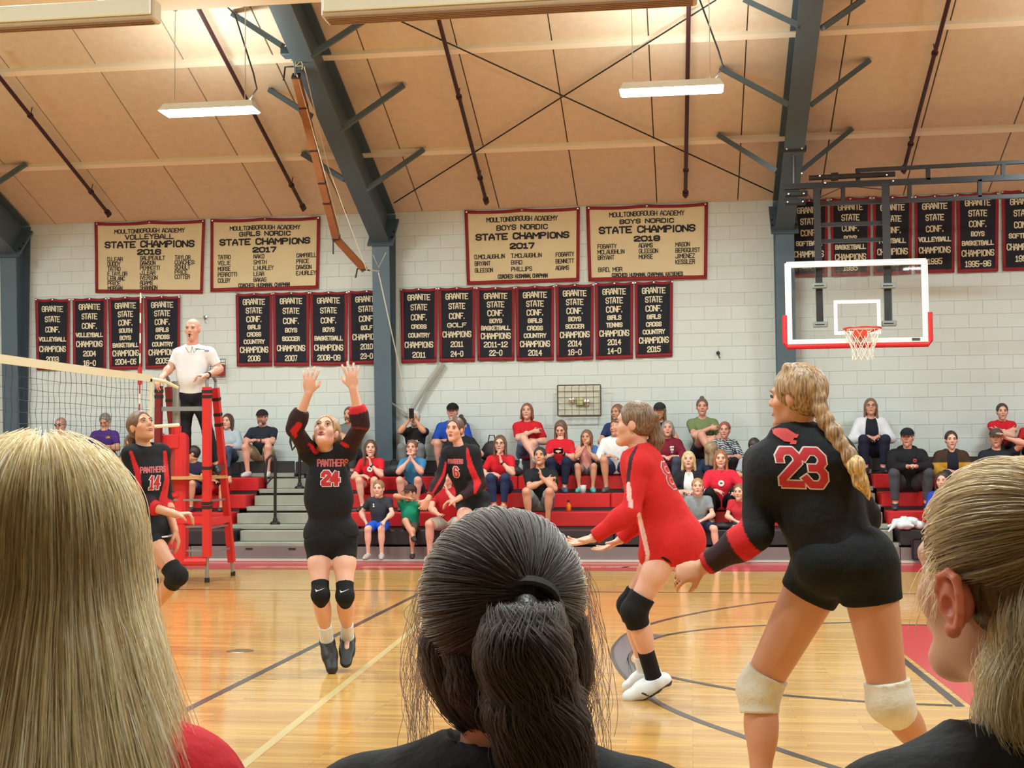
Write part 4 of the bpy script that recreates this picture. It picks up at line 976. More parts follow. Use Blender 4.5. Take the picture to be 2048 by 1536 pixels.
def hand_prims(wr, d, n, side, s=1.0, curl=0.25, spread=0.12, fist=False, thumb=1.0, e=0.0):
    """wr wrist, d finger direction, n palm normal (out of the palm), side unit vector towards the thumb"""
    d = nz(d); n = Vector(n); n = (n-d*n.dot(d)).normalized(); side = nz(Vector(side)-d*Vector(side).dot(d)-n*Vector(side).dot(n))
    wr = Vector(wr); q = [Cn(wr, wr+d*.03*s, .025*s, .026*s, .01, flat=(A3(n), .62)), E(wr+d*.052*s, (.040*s, .048*s, .0155*s), frameM(side, d, n), .012)]
    for i, (o, ln) in enumerate(((.030, .072), (.010, .082), (-.011, .076), (-.030, .058))):
        b = wr+d*(.088-.004*abs(i-1))*s+side*(o*s); fd = nz(d+side*(o/.03*spread))
        c1 = curl*(1.0+.15*i); a = b
        for j, fr in enumerate((.46, .30, .24)):
            ang = c1*(1.0 if j == 0 else 1.35 if j == 1 else 1.0)
            fd = nz(fd*math.cos(ang)+n*math.sin(ang)); p = a+fd*(ln*fr*s)
            q.append(Cn(a, p, (.0088-.0008*j)*s+e, (.0084-.0009*j)*s+e, .004)); a = p
    t0 = wr+d*.022*s+side*.026*s+n*.006*s; td = nz(d*.75+side*(.75*thumb)+n*.30); t1 = t0+td*.040*s; td2 = nz(d*.95+side*(.25*thumb)+n*(.25+curl)); t2 = t1+td2*.030*s
    q += [Cn(t0, t1, .0135*s, .0105*s, .01), Cn(t1, t2, .0102*s, .0085*s, .004)]
    return q
def torso_prims(J, e=0.0, fem=True, g=1.0, bel=0.0, s=1.0, top=True):
    up = nz(J['neck']-J['pel']); x = nz(J['shr']-J['shl']); f = nz(up.cross(x)) if up.cross(x).dot(J['fwd']) > 0 else -nz(up.cross(x))
    Rc = frameM(x, f, up); hx = nz(J['hipr']-J['hipl']); hf = nz(hx.cross(up)); Rp = frameM(hx, hf, nz(hx.cross(hf))*-1 if hx.cross(hf).dot(up) < 0 else nz(hx.cross(hf)))
    p, n = J['pel'], J['neck']; L_ = (n-p).length
    q = [E(p+(n-p)*.66+f*.004, ((.142 if fem else .158)*g*s+e, (.098 if fem else .110)*g*s+e, .165*s+e), Rc, .04),
         E(p+(n-p)*.36+f*(.01+bel*.5), ((.112 if fem else .135)*g*s+e, (.086 if fem else .1)*g*s+e+bel, .15*s+e), Rc, .06),
         E(p+(n-p)*.0, ((.152 if fem else .15)*g*s+e, .102*g*s+e, .115*s+e), Rp, .06),
         Cn(J['shl']-up*.006, J['shr']-up*.006, .044*s+e, .044*s+e, .05),
         Cn(n-up*.02*s, J['shl']*.75+n*.25-up*.01, .046*s+e, .040*s+e, .04), Cn(n-up*.02*s, J['shr']*.75+n*.25-up*.01, .046*s+e, .040*s+e, .04)]
    if fem and g > .93: 
        for sg in (-1, 1): q.append(E(p+(n-p)*.60+x*(sg*.062*s)+f*(.066*g*s+e*.7), (.050*s, .036*s, .050*s), Rc, .05))
    return q
def arm_prims(J, sd, e=0.0, g=1.0, s=1.0, t0=0.0, t1=2.0, ends=False):
    """t in 0..2 along shoulder-elbow-wrist"""
    a, b, c = J['sh'+sd], J['el'+sd], J['wr'+sd]; q = []
    if t1 > 0:
        tt = min(t1, 1); p = a+(b-a)*tt; r1 = .046+(.037-.046)*tt
        q.append(Cn(a, p, .047*g*s+e, r1*g*s+e, .03, ends='b' if (ends and t1 <= 1) else False))
        if t1 >= 1: q.append(E(b, (.038*g*s+e,)*3, None, .02))
    if t1 > 1:
        tt = t1-1; p = b+(c-b)*tt; q.append(Cn(b, p, .038*g*s+e, (.038+(.0255-.038)*tt)*g*s+e, .015, ends='b' if ends else False))
        if tt > .4: q.append(E(b+(c-b)*.28, (.041*g*s+e,)*3, None, .05))
    return q
def leg_prims(J, sd, e=0.0, g=1.0, s=1.0, t1=2.0, ends=False, wide=0.0):
    a, b, c = J['hip'+sd], J['kn'+sd], J['an'+sd]; q = []; tt = min(t1, 1); p = a+(b-a)*tt
    q.append(Cn(a, p, .080*g*s+e, ((.080+(.049-.080)*tt)*g*s+e+wide), .022, ends='b' if (ends and t1 <= 1) else False))
    if t1 >= .6: q.append(E(a+(b-a)*.35, (.073*g*s+e,)*3, None, .03))
    if t1 > 1:
        q.append(E(b, (.050*g*s+e,)*3, None, .03)); tt = t1-1; p = b+(c-b)*tt
        q.append(Cn(b, p, .047*g*s+e, ((.047+(.032-.047)*tt)*g*s+e+wide), .02, ends='b' if ends else False))
        if tt > .4:
            back = nz((a-b).cross((c-b)).cross(c-b)) if (a-b).cross(c-b).length > 1e-4 else -J['fwd']
            ref = nz((c-b).cross((a-b).cross(c-b)))
            bk = ref if ref.dot(a-b) > 0 else -ref
            if (a-b).normalized().dot((c-b).normalized()) < -.97: bk = -J['fwd']
            q.append(E(b+(c-b)*.30+bk*.014*s, (.046*g*s+e, .046*g*s+e, .11*s), frameM(*(lambda z: (nz(z.orthogonal()), nz(z.cross(z.orthogonal())), z))(nz(c-b))), .05))
    return q
def foot_prims(J, sd, e=0.0, s=1.0):
    e = e-.012*s
    a, t = J['an'+sd], J['to'+sd]; d = nz(t-a); u = J.get('fu'+sd, Vector((0, 0, 1))); u = nz(u-d*u.dot(d)) if abs(u.dot(d)) < .95 else Vector((0, 0, 1))
    heel = a-d*.03*s-u*.03*s
    return [Cn(a, a+(t-a)*.45, .036*s+e, .032*s+e, .02), Cn(heel, t, .032*s+e, .024*s+e, .02, flat=(A3(u), .9)), Cn(heel+(t-heel)*.55, t-d*.01, .036*s+e, .030*s+e, .02, flat=(A3(u), .7))]
def body_prims(J, fem=True, g=1.0, s=1.0, bel=0.0, hs=None, wide=1.0, hands=(0.3, 0.3), detail=True, feet=True, ears=True, tg=None):
    hs = hs or s
    q = torso_prims(J, 0, fem, tg or g, bel, s)
    x, f, u = J['hax']
    q.append(Cn(J['neck']-u*.0, J['head']-u*.052*hs-f*.026*hs, (.050 if fem else .060)*s, (.046 if fem else .056)*hs, .016))
    for sd in 'lr': q += arm_prims(J, sd, 0, g, s)+leg_prims(J, sd, 0, g, s)
    if feet:
        for sd in 'lr': q += foot_prims(J, sd, 0, s)
    for i, sd in enumerate('lr'):
        if hands[i] is None: continue
        fd, pn, th = J['h'+sd]; cu = hands[i]
        sp = .12
        if isinstance(cu, tuple): cu, sp = cu
        q += hand_prims(J['wr'+sd], fd, pn, th, s, cu, sp)
    q += head_prims(J['head'], J['hax'], hs, wide, detail=detail, ears=ears)
    return q
SKINS = {'fair': (226, 172, 150), 'tan': (206, 148, 118), 'pink': (218, 158, 138), 'deep': (176, 118, 90)}
def skin_mat(k):
    m = mat('skin_'+k, SKINS[k], .48, bump=(90, .08, .003), var=(14, .04))
    m.node_tree.nodes['Principled BSDF'].inputs['Subsurface Weight'].default_value = .12
    m.node_tree.nodes['Principled BSDF'].inputs['Subsurface Radius'].default_value = (.02, .008, .004)
    m.node_tree.nodes['Principled BSDF'].inputs['Subsurface Scale'].default_value = .5
    return m
def hair_mat(name, rgb, rgb2=None):
    if name in MATS: return MATS[name]
    m = mat(name, rgb, .45); nt = m.node_tree; N = nt.nodes; L = nt.links; b = N['Principled BSDF']
    tc = N.new('ShaderNodeTexCoord'); mp = N.new('ShaderNodeMapping'); mp.inputs['Scale'].default_value = (150, 150, 14); L.new(tc.outputs['Object'], mp.inputs['Vector'])
    n = N.new('ShaderNodeTexNoise'); n.inputs['Scale'].default_value = 1; n.inputs['Detail'].default_value = 3; L.new(mp.outputs[0], n.inputs['Vector'])
    cr = N.new('ShaderNodeValToRGB'); cr.color_ramp.elements[0].position = .32; cr.color_ramp.elements[1].position = .68
    cr.color_ramp.elements[0].color = (*lin(tuple(v*.62 for v in rgb)), 1); cr.color_ramp.elements[1].color = (*lin(rgb2 or tuple(min(255, v*1.25+12) for v in rgb)), 1)
    L.new(n.outputs['Fac'], cr.inputs[0]); L.new(cr.outputs[0], b.inputs['Base Color'])
    bm = N.new('ShaderNodeBump'); bm.inputs['Strength'].default_value = .6; bm.inputs['Distance'].default_value = .004; L.new(n.outputs['Fac'], bm.inputs['Height']); L.new(bm.outputs[0], b.inputs['Normal'])
    return m
def cloth(name, rgb, attr=False, rough=.8):
    return mat('cloth_'+name, rgb, rough, bump=(22, .35, .02), var=(6, .06), attr=attr, spec=.25)
def hair_prims(style, c, ax, s=1.0, wide=1.0, ln=.22, th=.014):
    x, f, u = ax; c = Vector(c); R = frameM(x, f, u)
    def P(a, b, d): return c+x*(a*s)+f*(b*s)+u*(d*s)
    e = (.011 if th == .014 else th) if style not in ('tied', 'pony', 'bun') else min(th, .009)
    q = [E(P(0, -.018, .030), ((.074+e)*s*wide, (.092+e)*s, (.087+e)*s), R, .01)]
    dn = Vector((0, 0, -1))
    front = E(P(0, .115, -.030), (.083*s, .085*s, .108*s), R, .010, '-')
    if style != 'bald': front = E(P(0, .112, -.020), (.080*s, .088*s, .112*s), R, .008, '-')
    if style in ('short', 'buzz'):
        q += [E(P(0, -.035, -.02), (.068*s*wide, .06*s, .06*s), R, .02), front, E(P(0, .055, -.08), (.12*s, .06*s, .07*s), R, .01, '-'),
              E(P(.08, .01, -.025), (.022*s, .026*s, .045*s), R, .006, '-'), E(P(-.08, .01, -.025), (.022*s, .026*s, .045*s), R, .006, '-')]
    elif style == 'bald':
        q = [E(P(0, -.022, .005), (.0765*s*wide, .088*s, .066*s), R, .01), E(P(0, .035, .05), (.10*s, .09*s, .085*s), R, .01, '-'), front,
             E(P(.08, .01, -.025), (.022*s, .026*s, .045*s), R, .006, '-'), E(P(-.08, .01, -.025), (.022*s, .026*s, .045*s), R, .006, '-'), PL(P(0, 0, -.06), -u)]
    elif style in ('long', 'bob', 'longback'):
        back = P(0, -.05, -.02); L_ = ln*s
        for sg in (-1, 1):
            a = P(sg*.072*wide, .005, .01); b = a+dn*L_+x*(sg*.012*s)-f*.01*s
            if style != 'longback': q.append(Cn(a, b, .026*s, .024*s, .03, flat=(A3(x), .8)))
            a2 = P(sg*.045, -.05, .0); q.append(Cn(a2, a2+dn*L_-f*.01*s, .042*s, .034*s, .03))
        q += [front, E(P(0, .10, -.12), (.056*s, .09*s, .09*s), R, .012, '-')]
    elif style in ('tied', 'pony', 'bun'):
        q += [E(P(0, -.035, -.02), (.066*s*wide, .06*s, .055*s), R, .02), front, E(P(0, .055, -.08), (.12*s, .06*s, .07*s), R, .01, '-'),
              E(P(.08, .01, -.025), (.020*s, .022*s, .04*s), R, .006, '-'), E(P(-.08, .01, -.025), (.020*s, .022*s, .04*s), R, .006, '-')]
        if style == 'bun': q.append(E(P(0, -.055, .125), (.034*s, .034*s, .032*s), R, .012))
        if style == 'pony':
            a = P(0, -.115, .04); q += [Cn(P(0, -.09, .045), a, .022*s, .018*s, .01), Cn(a, a+dn*.12*s-f*.03*s, .028*s, .03*s, .01), Cn(a+dn*.12*s-f*.03*s, a+dn*ln*s-f*.01*s, .03*s, .01*s, .01)]
    return q
def cap_part(root, c, ax, s, rgb, brim=None, back=False):
    x, f, u = ax; c = Vector(c); R = frameM(x, f, u)
    def P(a, b, d): return c+x*(a*s)+f*(b*s)+u*(d*s)
    fr = -1 if back else 1
    q = [E(P(0, -.012, .038), (.090*s, .112*s, .092*s), R, .01), dict(PL(P(0, 0, .040), -u))]
    o = solid('cap', q, .008*s, cloth('cap_%d_%d_%d' % rgb, rgb), root)
    mb = MB(); V = []
    for i in range(9):
        t = (i/8-.5)*2
        V += [P(t*.070, fr*(.098-.03*t*t)*1.0, .045), P(t*.062, fr*(.098+.072*math.sqrt(max(0, 1-t*t*.92))), .034-.012*t*t)]
    n = len(V); V2 = [v-u*.004*s for v in V]; Fc = []
    for i in range(8): Fc += [(2*i, 2*i+1, 2*i+3, 2*i+2), (n+2*i, n+2*i+2, n+2*i+3, n+2*i+1), (2*i+1, n+2*i+1, n+2*i+3, 2*i+3)]
    mb.add(V+V2, Fc); mb.build('brim', cloth('cap_%d_%d_%d' % (brim or rgb), brim or rgb), root)
def shoe(root, J, sd, s, upper, sole=(225, 225, 220), h=.007, extra=None):
    a, t = J['an'+sd], J['to'+sd]; d = nz(t-a); u = J.get('fu'+sd, Vector((0, 0, 1))); u = nz(u-d*u.dot(d)) if abs(u.dot(d)) < .97 else Vector((0, 0, 1))
    heel = a-d*.035*s-u*.035*s; x = d.cross(u)
    q = [Cn(heel, heel+(t-heel)*.6, .043*s, .046*s, .02), Cn(heel+(t-heel)*.5, t, .047*s, .036*s, .02, flat=(A3(u), .9)),
         Cn(a+u*.0*s, a-u*.02*s, .047*s, .047*s, .01), PL(a+nz(J['kn'+sd]-a)*.014*s, nz(J['kn'+sd]-a)), PL(heel-u*.036*s, -u)]
    q.insert(2, Cn(a-u*.006*s, heel+(t-heel)*.62+u*.008*s, .044*s, .036*s, .02))
    sp = heel-u*.018*s
    su, so = np.array(upper), np.array(sole)
    def cf(P):
        hgt = (P-np.array(sp))@np.array(u); m = (hgt < 0)[:, None]; C = np.where(m, so, su).astype(float)
        if extra: C = extra(P, C, heel, d, u, x)
        return C
    return solid('shoe', q, h, mat('shoe_leather', (200, 200, 200), .5, attr=True, bump=(60, .2, .004)), root, cf)
# ------------------------------------------------------------------ bleachers (telescopic stand)
ROW_Y = [17.39, 17.89, 18.38, 18.88, 19.37]
ROW_Z = [.425, .645, .886, 1.130, 1.366]
DECK_Z = [z-.17 for z in ROW_Z]
M_RED = mat('red_seat', (196, 34, 38), .38, var=(3, .05), bump=(40, .1, .004))
M_DARK = mat('dark_plastic', (40, 36, 38), .5)
M_ALU = mat('aluminium_deck', (160, 160, 148), .42, metal=.25, var=(4, .06))
M_ALUD = mat('dull_riser', (122, 112, 110), .5, metal=.1, var=(4, .05))
def ex(px, py, row): return onY(px, py, ROW_Y[row]).x
def stand(x0, x1, red_rows, lab, grp='telescopic bleacher sections', edges=None):
    """edges: x of left edge per row or None ; one seat object per ~0.92 m"""
    root = empty('bleacher_section', ((x0+x1)/2, ROW_Y[0], 0), lab, 'bleachers', grp)
    k0 = x0 if edges[0] is None else max(edges[0]); k1 = x1 if edges[1] is None else min(edges[1])
    MB().box((k0, ROW_Y[0]-.02, .03), (k1, ROW_Y[0]+.0, .20)).build('kick_panel', M_ALUD, root)
    MB().box((k0, ROW_Y[0]-.05, .005), (k1, ROW_Y[0]+.0, .032)).build('base_rail', mat('pale_rail', (214, 208, 200), .4, metal=.3), root)
    for i in range(5):
        ye = ROW_Y[i+1] if i < 4 else WALL_Y-.05
        a = x0 if edges is None or edges[0] is None else edges[0][i]; b = x1 if edges is None or edges[1] is None else edges[1][i]
        MB().box((a, ROW_Y[i]+.02, DECK_Z[i]-.03), (b, ye, DECK_Z[i])).build('deck_board', M_ALU, root)
        MB().box((a+.01, ye+.01, DECK_Z[i]+.0), (b-.01, ye+.03, (DECK_Z[i+1] if i < 4 else ROW_Z[4]))).build('riser', M_DARK, root)
        red = i in red_rows; m = M_RED if red else M_DARK
        n = max(1, round((b-a)/.92)); w_ = (b-a)/n
        for k in range(n):
            MB().bbox((a+k*w_+.004, ROW_Y[i], ROW_Z[i]-.205), (a+(k+1)*w_-.004, ye-.02, ROW_Z[i]), .014).build('seat_module', m, root)
    return root
xl = [ex(462, 1070, 0), ex(456, 1040, 1), ex(492, 1005, 2), ex(517, 970, 3), ex(480, 940, 4)]
xm0 = [ex(704, 1070, 0), ex(700, 1040, 1), ex(690, 1005, 2), ex(690, 970, 3), ex(590, 940, 4)]
xm1 = [ex(1640, 1070, 0), ex(1640, 1040, 1), ex(1640, 1005, 2), ex(1640, 970, 3), ex(1600, 940, 4)]
xr = [ex(1800, 1075, 0), ex(1778, 1040, 1), ex(1763, 1005, 2), ex(1748, 960, 3), ex(1745, 940, 4)]
stand(X0+1, max(xl), (1, 2, 3), 'red bleacher seats at left behind the referee and net', edges=(None, xl))
stand(min(xm0), max(xm1), (1, 2, 3), 'long red bleacher seats in the middle between the two gray stair aisles', edges=(xm0, xm1))
stand(min(xr), X1-.2, (1, 2, 3), 'red bleacher seats at right beyond the second stair aisle', edges=(xr, None))
def aisle(le, re, lab):
    x0, x1 = max(le[:4]), min(re[:4]); root = empty('stair_aisle', ((x0+x1)/2, ROW_Y[0], 0), lab, 'stairs', 'grey stair aisles in the bleachers')
    ka, kb = le[5]+.01, re[5]-.01
    MB().box((ka, ROW_Y[0]-.02, .03), (kb, ROW_Y[0]+.01, .205)).build('kick_panel', M_ALUD, root)
    MB().box((ka, ROW_Y[0]-.05, .005), (kb, ROW_Y[0]-.0, .034)).build('base_rail', MATS['pale_rail'], root)
    for q in (.22, .72):
        x = x0+(x1-x0)*q; MB().box((x-.05, ROW_Y[0]-.026, .16), (x+.05, ROW_Y[0]-.015, .18)).build('slot', M_BLACK, root)
    for i in range(5):
        ye = ROW_Y[i+1] if i < 4 else WALL_Y-.06; a = le[i]+.012; b = re[i]-.012
        MB().bbox((a, ROW_Y[i]+(.02 if i == 0 else -.01), DECK_Z[i]-.065), (b, ye-.02, DECK_Z[i]-.002), .006).build('tread', M_ALU, root)
        MB().box((a, ROW_Y[i]+.03, DECK_Z[i]-.22), (b, ROW_Y[i]+.05, DECK_Z[i]-.07)).build('riser', M_DARK, root)
        if i < 4: MB().bbox((a+.04, ROW_Y[i]+.22, DECK_Z[i]), (b-.04, ROW_Y[i]+.47, DECK_Z[i]+.15), .008).build('half_step', M_ALU, root)
    MB().box((le[4]+.012, ROW_Y[4], DECK_Z[4]), (re[4]-.012, ROW_Y[4]+.03, ROW_Z[4]+.01)).build('end_panel', M_DARK, root)
    return root
aisle(xl+[min(xl)], xm0+[max(xm0)], 'grey stair aisle with black handrails left of the player with raised arms')
aisle(xm1+[min(xm1)], xr+[max(xr)], 'grey stair aisle behind the large player in the right half')
M_RAIL = mat('black_rail', (30, 24, 24), .4)
def handrail(px, row, lab, loop=True):
    x = onY(px, 1000, ROW_Y[row]+.05).x; y = ROW_Y[row]+.08; z0 = DECK_Z[row]; root = empty('handrail', (x, y, z0), lab, 'handrail', 'black aisle handrails')
    z1 = z0+.98
    MB().tube([(x, y, z0), (x, y, z1-.05)], .022, 10).build('post', M_RAIL, root)
    MB().tube([(x, y, z1-.07), (x-.01, y, z1-.01), (x-.06, y-.02, z1), (x-.11, y-.04, z1-.06), (x-.13, y-.05, z1-.28), (x-.10, y-.05, z1-.40), (x-.03, y-.03, z1-.30)], .019, 8).build('hand_loop', M_RAIL, root)
    MB().lathe([(.075, 0), (.07, .03), (.035, .05), (.03, .09)], (x, y, z0), 14).build('foot_flange', M_RAIL, root)
handrail(549, 1, 'lower black handrail standing in the gray stair aisle')
handrail(598, 3, 'upper black handrail beside the raised sleeve of the setting player')
# ------------------------------------------------------------------ seated spectators
ARMS = {  # wrist targets (right, forward, up from the seat) for an adult, finger dir, pole
 'lap':   ((.07, .26, .17), (-.7, .6, -.2), (1, -.3, -.6)),
 'knee':  ((.17, .36, .17), (-.1, .9, -.5), (1, -.3, -.5)),
 'clasp': ((.045, .42, .22), (-.3, .8, .15), (1, 0, -.6)),
 'chin':  ((.03, .22, .475), (-.15, -.1, 1), (.5, .6, -1)),
 'mouth': ((.03, .22, .54), (-.3, -.1, 1), (.6, .7, -1)),
 'phone': ((.05, .30, .36), (-.4, .7, .4), (.7, 0, -1)),
 'film':  ((.055, .26, .70), (-.3, .1, 1), (.8, .3, -1)),
 'cross': ((-.10, .22, .30), (-1, .1, .1), (1, .3, -.6)),
 'wave':  ((.16, .34, .60), (.3, .6, .5), (1, .2, -.6)),
 'down':  ((.22, .05, .10), (.2, .3, -1), (1, -.5, 0)),
}
n_person = 0
def seated(px, row, crown, lab, look, yaw=0.0, hyaw=None, hpitch=0.0, arms=('lap', 'lap'), lean=.05, knees=.12, dy=0.0, group=None, kneef=.41, cross=False, zoff=0.0):
    """px: photo column of the head; crown: photo row of the top of the head; look: dict of appearance"""
    y_seat = ROW_Y[row]+.10+dy; zs = ROW_Z[row]+zoff
    yh = y_seat-.03-lean
    top = onY(px, crown, yh); x = top.x; s = (top.z-zs)/.865; s = max(.62, min(1.12, s)); hs = max(.93, min(1.10, s*.45+.62)); s0 = s
    f = Vector((math.sin(yaw), -math.cos(yaw), 0)); r = Vector((-math.cos(yaw), -math.sin(yaw), 0)); u = Vector((0, 0, 1))
    o = Vector((x, y_seat, zs))
    def L(a, b, c): return o+r*(a*s)+f*(b*s)+u*(c*s)
    J = dict(fwd=f); g = look.get('g', 1.0); fem = look.get('fem', True); bel = look.get('bel', 0.0)
    J['pel'] = L(0, 0, .105); J['neck'] = L(0, lean, .105+.475)
    sw = .150 if fem else .172
    J['shr'] = L(sw*(.5+.5*g), lean*.9, .105+.400); J['shl'] = L(-sw*(.5+.5*g), lean*.9, .105+.400)
    hy = yaw if hyaw is None else hyaw
    J['hax'] = head_axes(hy, hpitch)
    J['head'] = Vector((top.x, yh, top.z))-J['hax'][2]*.116*hs
    J['neck'] = Vector((J['neck'].x, J['neck'].y, min(J['neck'].z, J['head'].z-.135*hs)))
    deck = DECK_Z[row-1] if row > 0 else (.0 if look.get('floor', True) else .2)
    for i, (sd, sg) in enumerate((('l', -1), ('r', 1))):
        J['hip'+sd] = L(sg*.085, .0, .085)
        kn = L(sg*knees, kneef, .115); ank_z = deck+.085*s; dz = kn.z-ank_z
        if dz > .44*s: kn.z -= (dz-.44*s)*.6; ank_z = kn.z-.44*s
        J['kn'+sd] = kn
        if row > 0:
            ft = ROW_Z[row-1]+.085*s; an = Vector((x, ROW_Y[row]-.15-.05*s, ft))+r*(sg*knees*.85*s); an.y = ROW_Y[row]-.15-.05*s
            J['kn'+sd], J['an'+sd] = ik(J['hip'+sd], an, .43*s, .42*s, f*.9+u*.9+r*(sg*.16*(knees/.12))); J['to'+sd] = J['an'+sd]+Vector((0, -.155*s, -.052*s))+r*(sg*.03*s)
        else:
            J['an'+sd] = Vector((kn.x, kn.y, ank_z))-f*(.02*s)+r*(sg*look.get('ankout', 0.0)); J['to'+sd] = J['an'+sd]+f*(.16*s)-u*(.055*s)+r*(sg*.03*s)
        a = arms[i]; a = ARMS[a] if isinstance(a, str) else a
        up_ = .13 if (row > 0 and a[0][2] < .35) else 0; tgt = L(sg*a[0][0], lean*.5+a[0][1]-up_*.2, a[0][2]+up_); fd = r*(sg*a[1][0])+f*a[1][1]+u*a[1][2]; pole = r*(sg*a[2][0])+f*a[2][1]+u*a[2][2]
        J['el'+sd], J['wr'+sd] = ik(J['sh'+sd], tgt, .275*s, .245*s, pole)
        pn = -r*sg if arms[i] in ('chin', 'mouth', 'film', 'wave') else (-u if arms[i] != 'cross' else -f)
        th = u if arms[i] not in ('chin', 'mouth', 'film') else -f
        J['h'+sd] = (nz(fd), pn-r*sg*.3, th-r*(sg*.5))
    if cross:      # right leg over the left
        dz_ = .14 if row > 0 else 0
        J['knr'] = L(.02, kneef-.04, .19+dz_); J['anr'] = L(-.16, kneef+.08, -.12+dz_); J['tor'] = J['anr']+f*.14*s-r*.06*s-u*.05*s
    root = empty('person', (x, y_seat, zs), lab, 'person', group)
    sk = look.get('skin', 'fair'); m = skin_mat(sk)
    h = .016 if s0 > .8 else .014
    covered = look.get('bottom', ('pants',))[0]
    solid('body', body_prims(J, fem, g, s, bel, hs, look.get('wide', 1.0), hands=look.get('curl', (.45, .45)), ears=look.get('ears', True)), h, m, root, split=(J['neck']*.45+J['head']*.55-J['hax'][2]*.03, Vector((0, 0, 1)), .0092))
    # shirt
    tr = look['top']; slv = tr.get('slv', .55); e = .014*s+tr.get('e', 0)
    q = torso_prims(J, e, fem, g, bel, s)
    for sd in 'lr':
        if slv > 0: q += arm_prims(J, sd, .012*s+tr.get('e', 0)*.5+.004, g, s, t1=slv, ends=True)
    nk = J['neck']; q.append(E(nk+J['fwd']*.028*s+u*.028*s, (.066*s, .066*s, tr.get('nd', .036)*s), None, .006, '-'))
    q.append(PL(J['pel']-u*.085*s, -u))
    if tr.get('v'): q.append(Cn(nk+f*.10*s+u*.05*s, nk+f*.13*s-u*tr['v']*s, .055*s, .008, .006, '-'))
    cf = None
    if tr.get('cf'): cf = tr['cf'](J, r, f, u, s)
    mm = cloth(tr.get('name', 'c%d_%d_%d' % tr['rgb']), tr['rgb']) if cf is None else cloth('painted', (200, 200, 200), attr=True)
    shirt = solid(tr.get('part', 'shirt'), q, .0152, mm, root, cf)
    if tr.get('over'):   # open cardigan / jacket worn over
        ov = tr['over']; q = torso_prims(J, e+.014*s, fem, g, bel, s)
        for sd in 'lr': q += arm_prims(J, sd, .026*s, g, s, t1=ov.get('slv', 1.75), ends=True)
        q.append(Cn(nk+f*.12*s+u*.02*s, J['pel']+f*.17*s-u*.05*s, ov.get('gap', .075)*s, ov.get('gap', .075)*s*1.25, .01, '-')); q.append(E(nk+u*.03*s, (.068*s, .072*s, .05*s), None, .006, '-'))
        q.append(PL(J['pel']-u*.09*s, -u))
        cf2 = ov['cf'](J, r, f, u, s) if ov.get('cf') else None
        solid(ov.get('part', 'cardigan'), q, .0145, cloth('c%d_%d_%d' % ov['rgb'], ov['rgb']) if cf2 is None else cloth('painted', (200, 200, 200), attr=True), root, cf2)
    if look.get('hood'):
        solid('hood', [E(nk-f*.045*s+u*.01*s, (.11*s, .07*s, .065*s), None, .02), Cn(nk+r*.09*s, nk-r*.09*s, .05*s, .05*s, .03), E(nk+f*.04*s+u*.04*s, (.065*s, .07*s, .07*s), None, .01, '-')], .011, mm, root)
    # trousers, shorts
    kind, rgb = look['bottom']; hx = J['hipr']-J['hipl']
    P0 = J['pel']
    base = [E(P0-u*.01, (.158*g*s+.012, .112*g*s+.012, .105*s), frameM(r, f, u), .05, clip=[(A3(P0+u*.07*s), A3(u))])]
    t1 = {'pants': 1.86, 'shorts': .82, 'minis': .55, 'skirt': 1.2}[kind]
    if kind != 'none':
        q = base[:]
        for sd in 'lr': q += leg_prims(J, sd, .012*s, g, s, t1=t1, ends=True, wide=.016 if kind == 'shorts' else .004)
        solid({'pants': 'trousers', 'shorts': 'shorts', 'minis': 'shorts', 'skirt': 'skirt'}[kind], q, .0165, cloth('c%d_%d_%d' % rgb, rgb, ), root)
    # hair, face
    hr = look.get('hair', ('short', (70, 52, 40)))
    if hr: solid('hair', hair_prims(hr[0], J['head'], J['hax'], hs, look.get('wide', 1.0), ln=(hr[2] if len(hr) > 2 else .22)), .0112, hair_mat('hair_%d_%d_%d' % hr[1], hr[1]), root)
    bd = look.get('beard')
    if bd:
        xx, ff, uu = J['hax']; c = J['head']
        solid('beard', [E(c+ff*.026*hs-uu*.066*hs, (.060*hs, .062*hs, .050*hs), frameM(xx, ff, uu), .01), E(c+ff*.07*hs-uu*.045*hs, (.036*hs, .03*hs, .012*hs), frameM(xx, ff, uu), .01),
                        E(c+ff*.096*hs-uu*.060*hs, (.018*hs, .02*hs, .007*hs), frameM(xx, ff, uu), .004, '-')], .006, hair_mat('hair_%d_%d_%d' % bd, bd), root)
    if not look.get('noface'):
        face_parts(root, J['head'], J['hax'], hs, look.get('eye', ('brown', (62, 44, 34))), mat('brow_%d_%d_%d' % (hr[1] if hr else (90, 70, 55)), tuple(v*.8 for v in (hr[1] if hr else (90, 70, 55))), .8),
                   mat('lips', (176, 92, 84), .45), mouth=look.get('mouth', 0.0), glasses=look.get('glasses'))
    if look.get('cap'): cap_part(root, J['head'], J['hax'], hs, *look['cap'])
    if look.get('shoes', True):
        shc = look.get('shoe', (70, 66, 66))
        for sd in 'lr': shoe(root, J, sd, s, shc, look.get('sole', (210, 206, 200)), .014)
    def badge():
        bv = bvh_of(shirt); c = J['pel']+(J['neck']-J['pel'])*.62+f*.25*s; mb_ = []
        def ringq(r0, n=10):
            return [[(0, 0), (r0*math.cos(t*2*math.pi/n), r0*math.sin(t*2*math.pi/n)), (r0*math.cos((t+.5)*2*math.pi/n), r0*math.sin((t+.5)*2*math.pi/n)), (r0*math.cos((t+1)*2*math.pi/n), r0*math.sin((t+1)*2*math.pi/n))] for t in range(n)]
        V = []; 
        for q_ in ringq(.042): mb_.append([q_[0], q_[1], q_[3], q_[0]])
        wrap_print('round_print', [[a_, b_2, c_, a_] for a_, b_2, c_, _ in mb_], bv, c, r*-1, u, -f, mat('white_print', (235, 232, 228), .6), root, .004, 1)
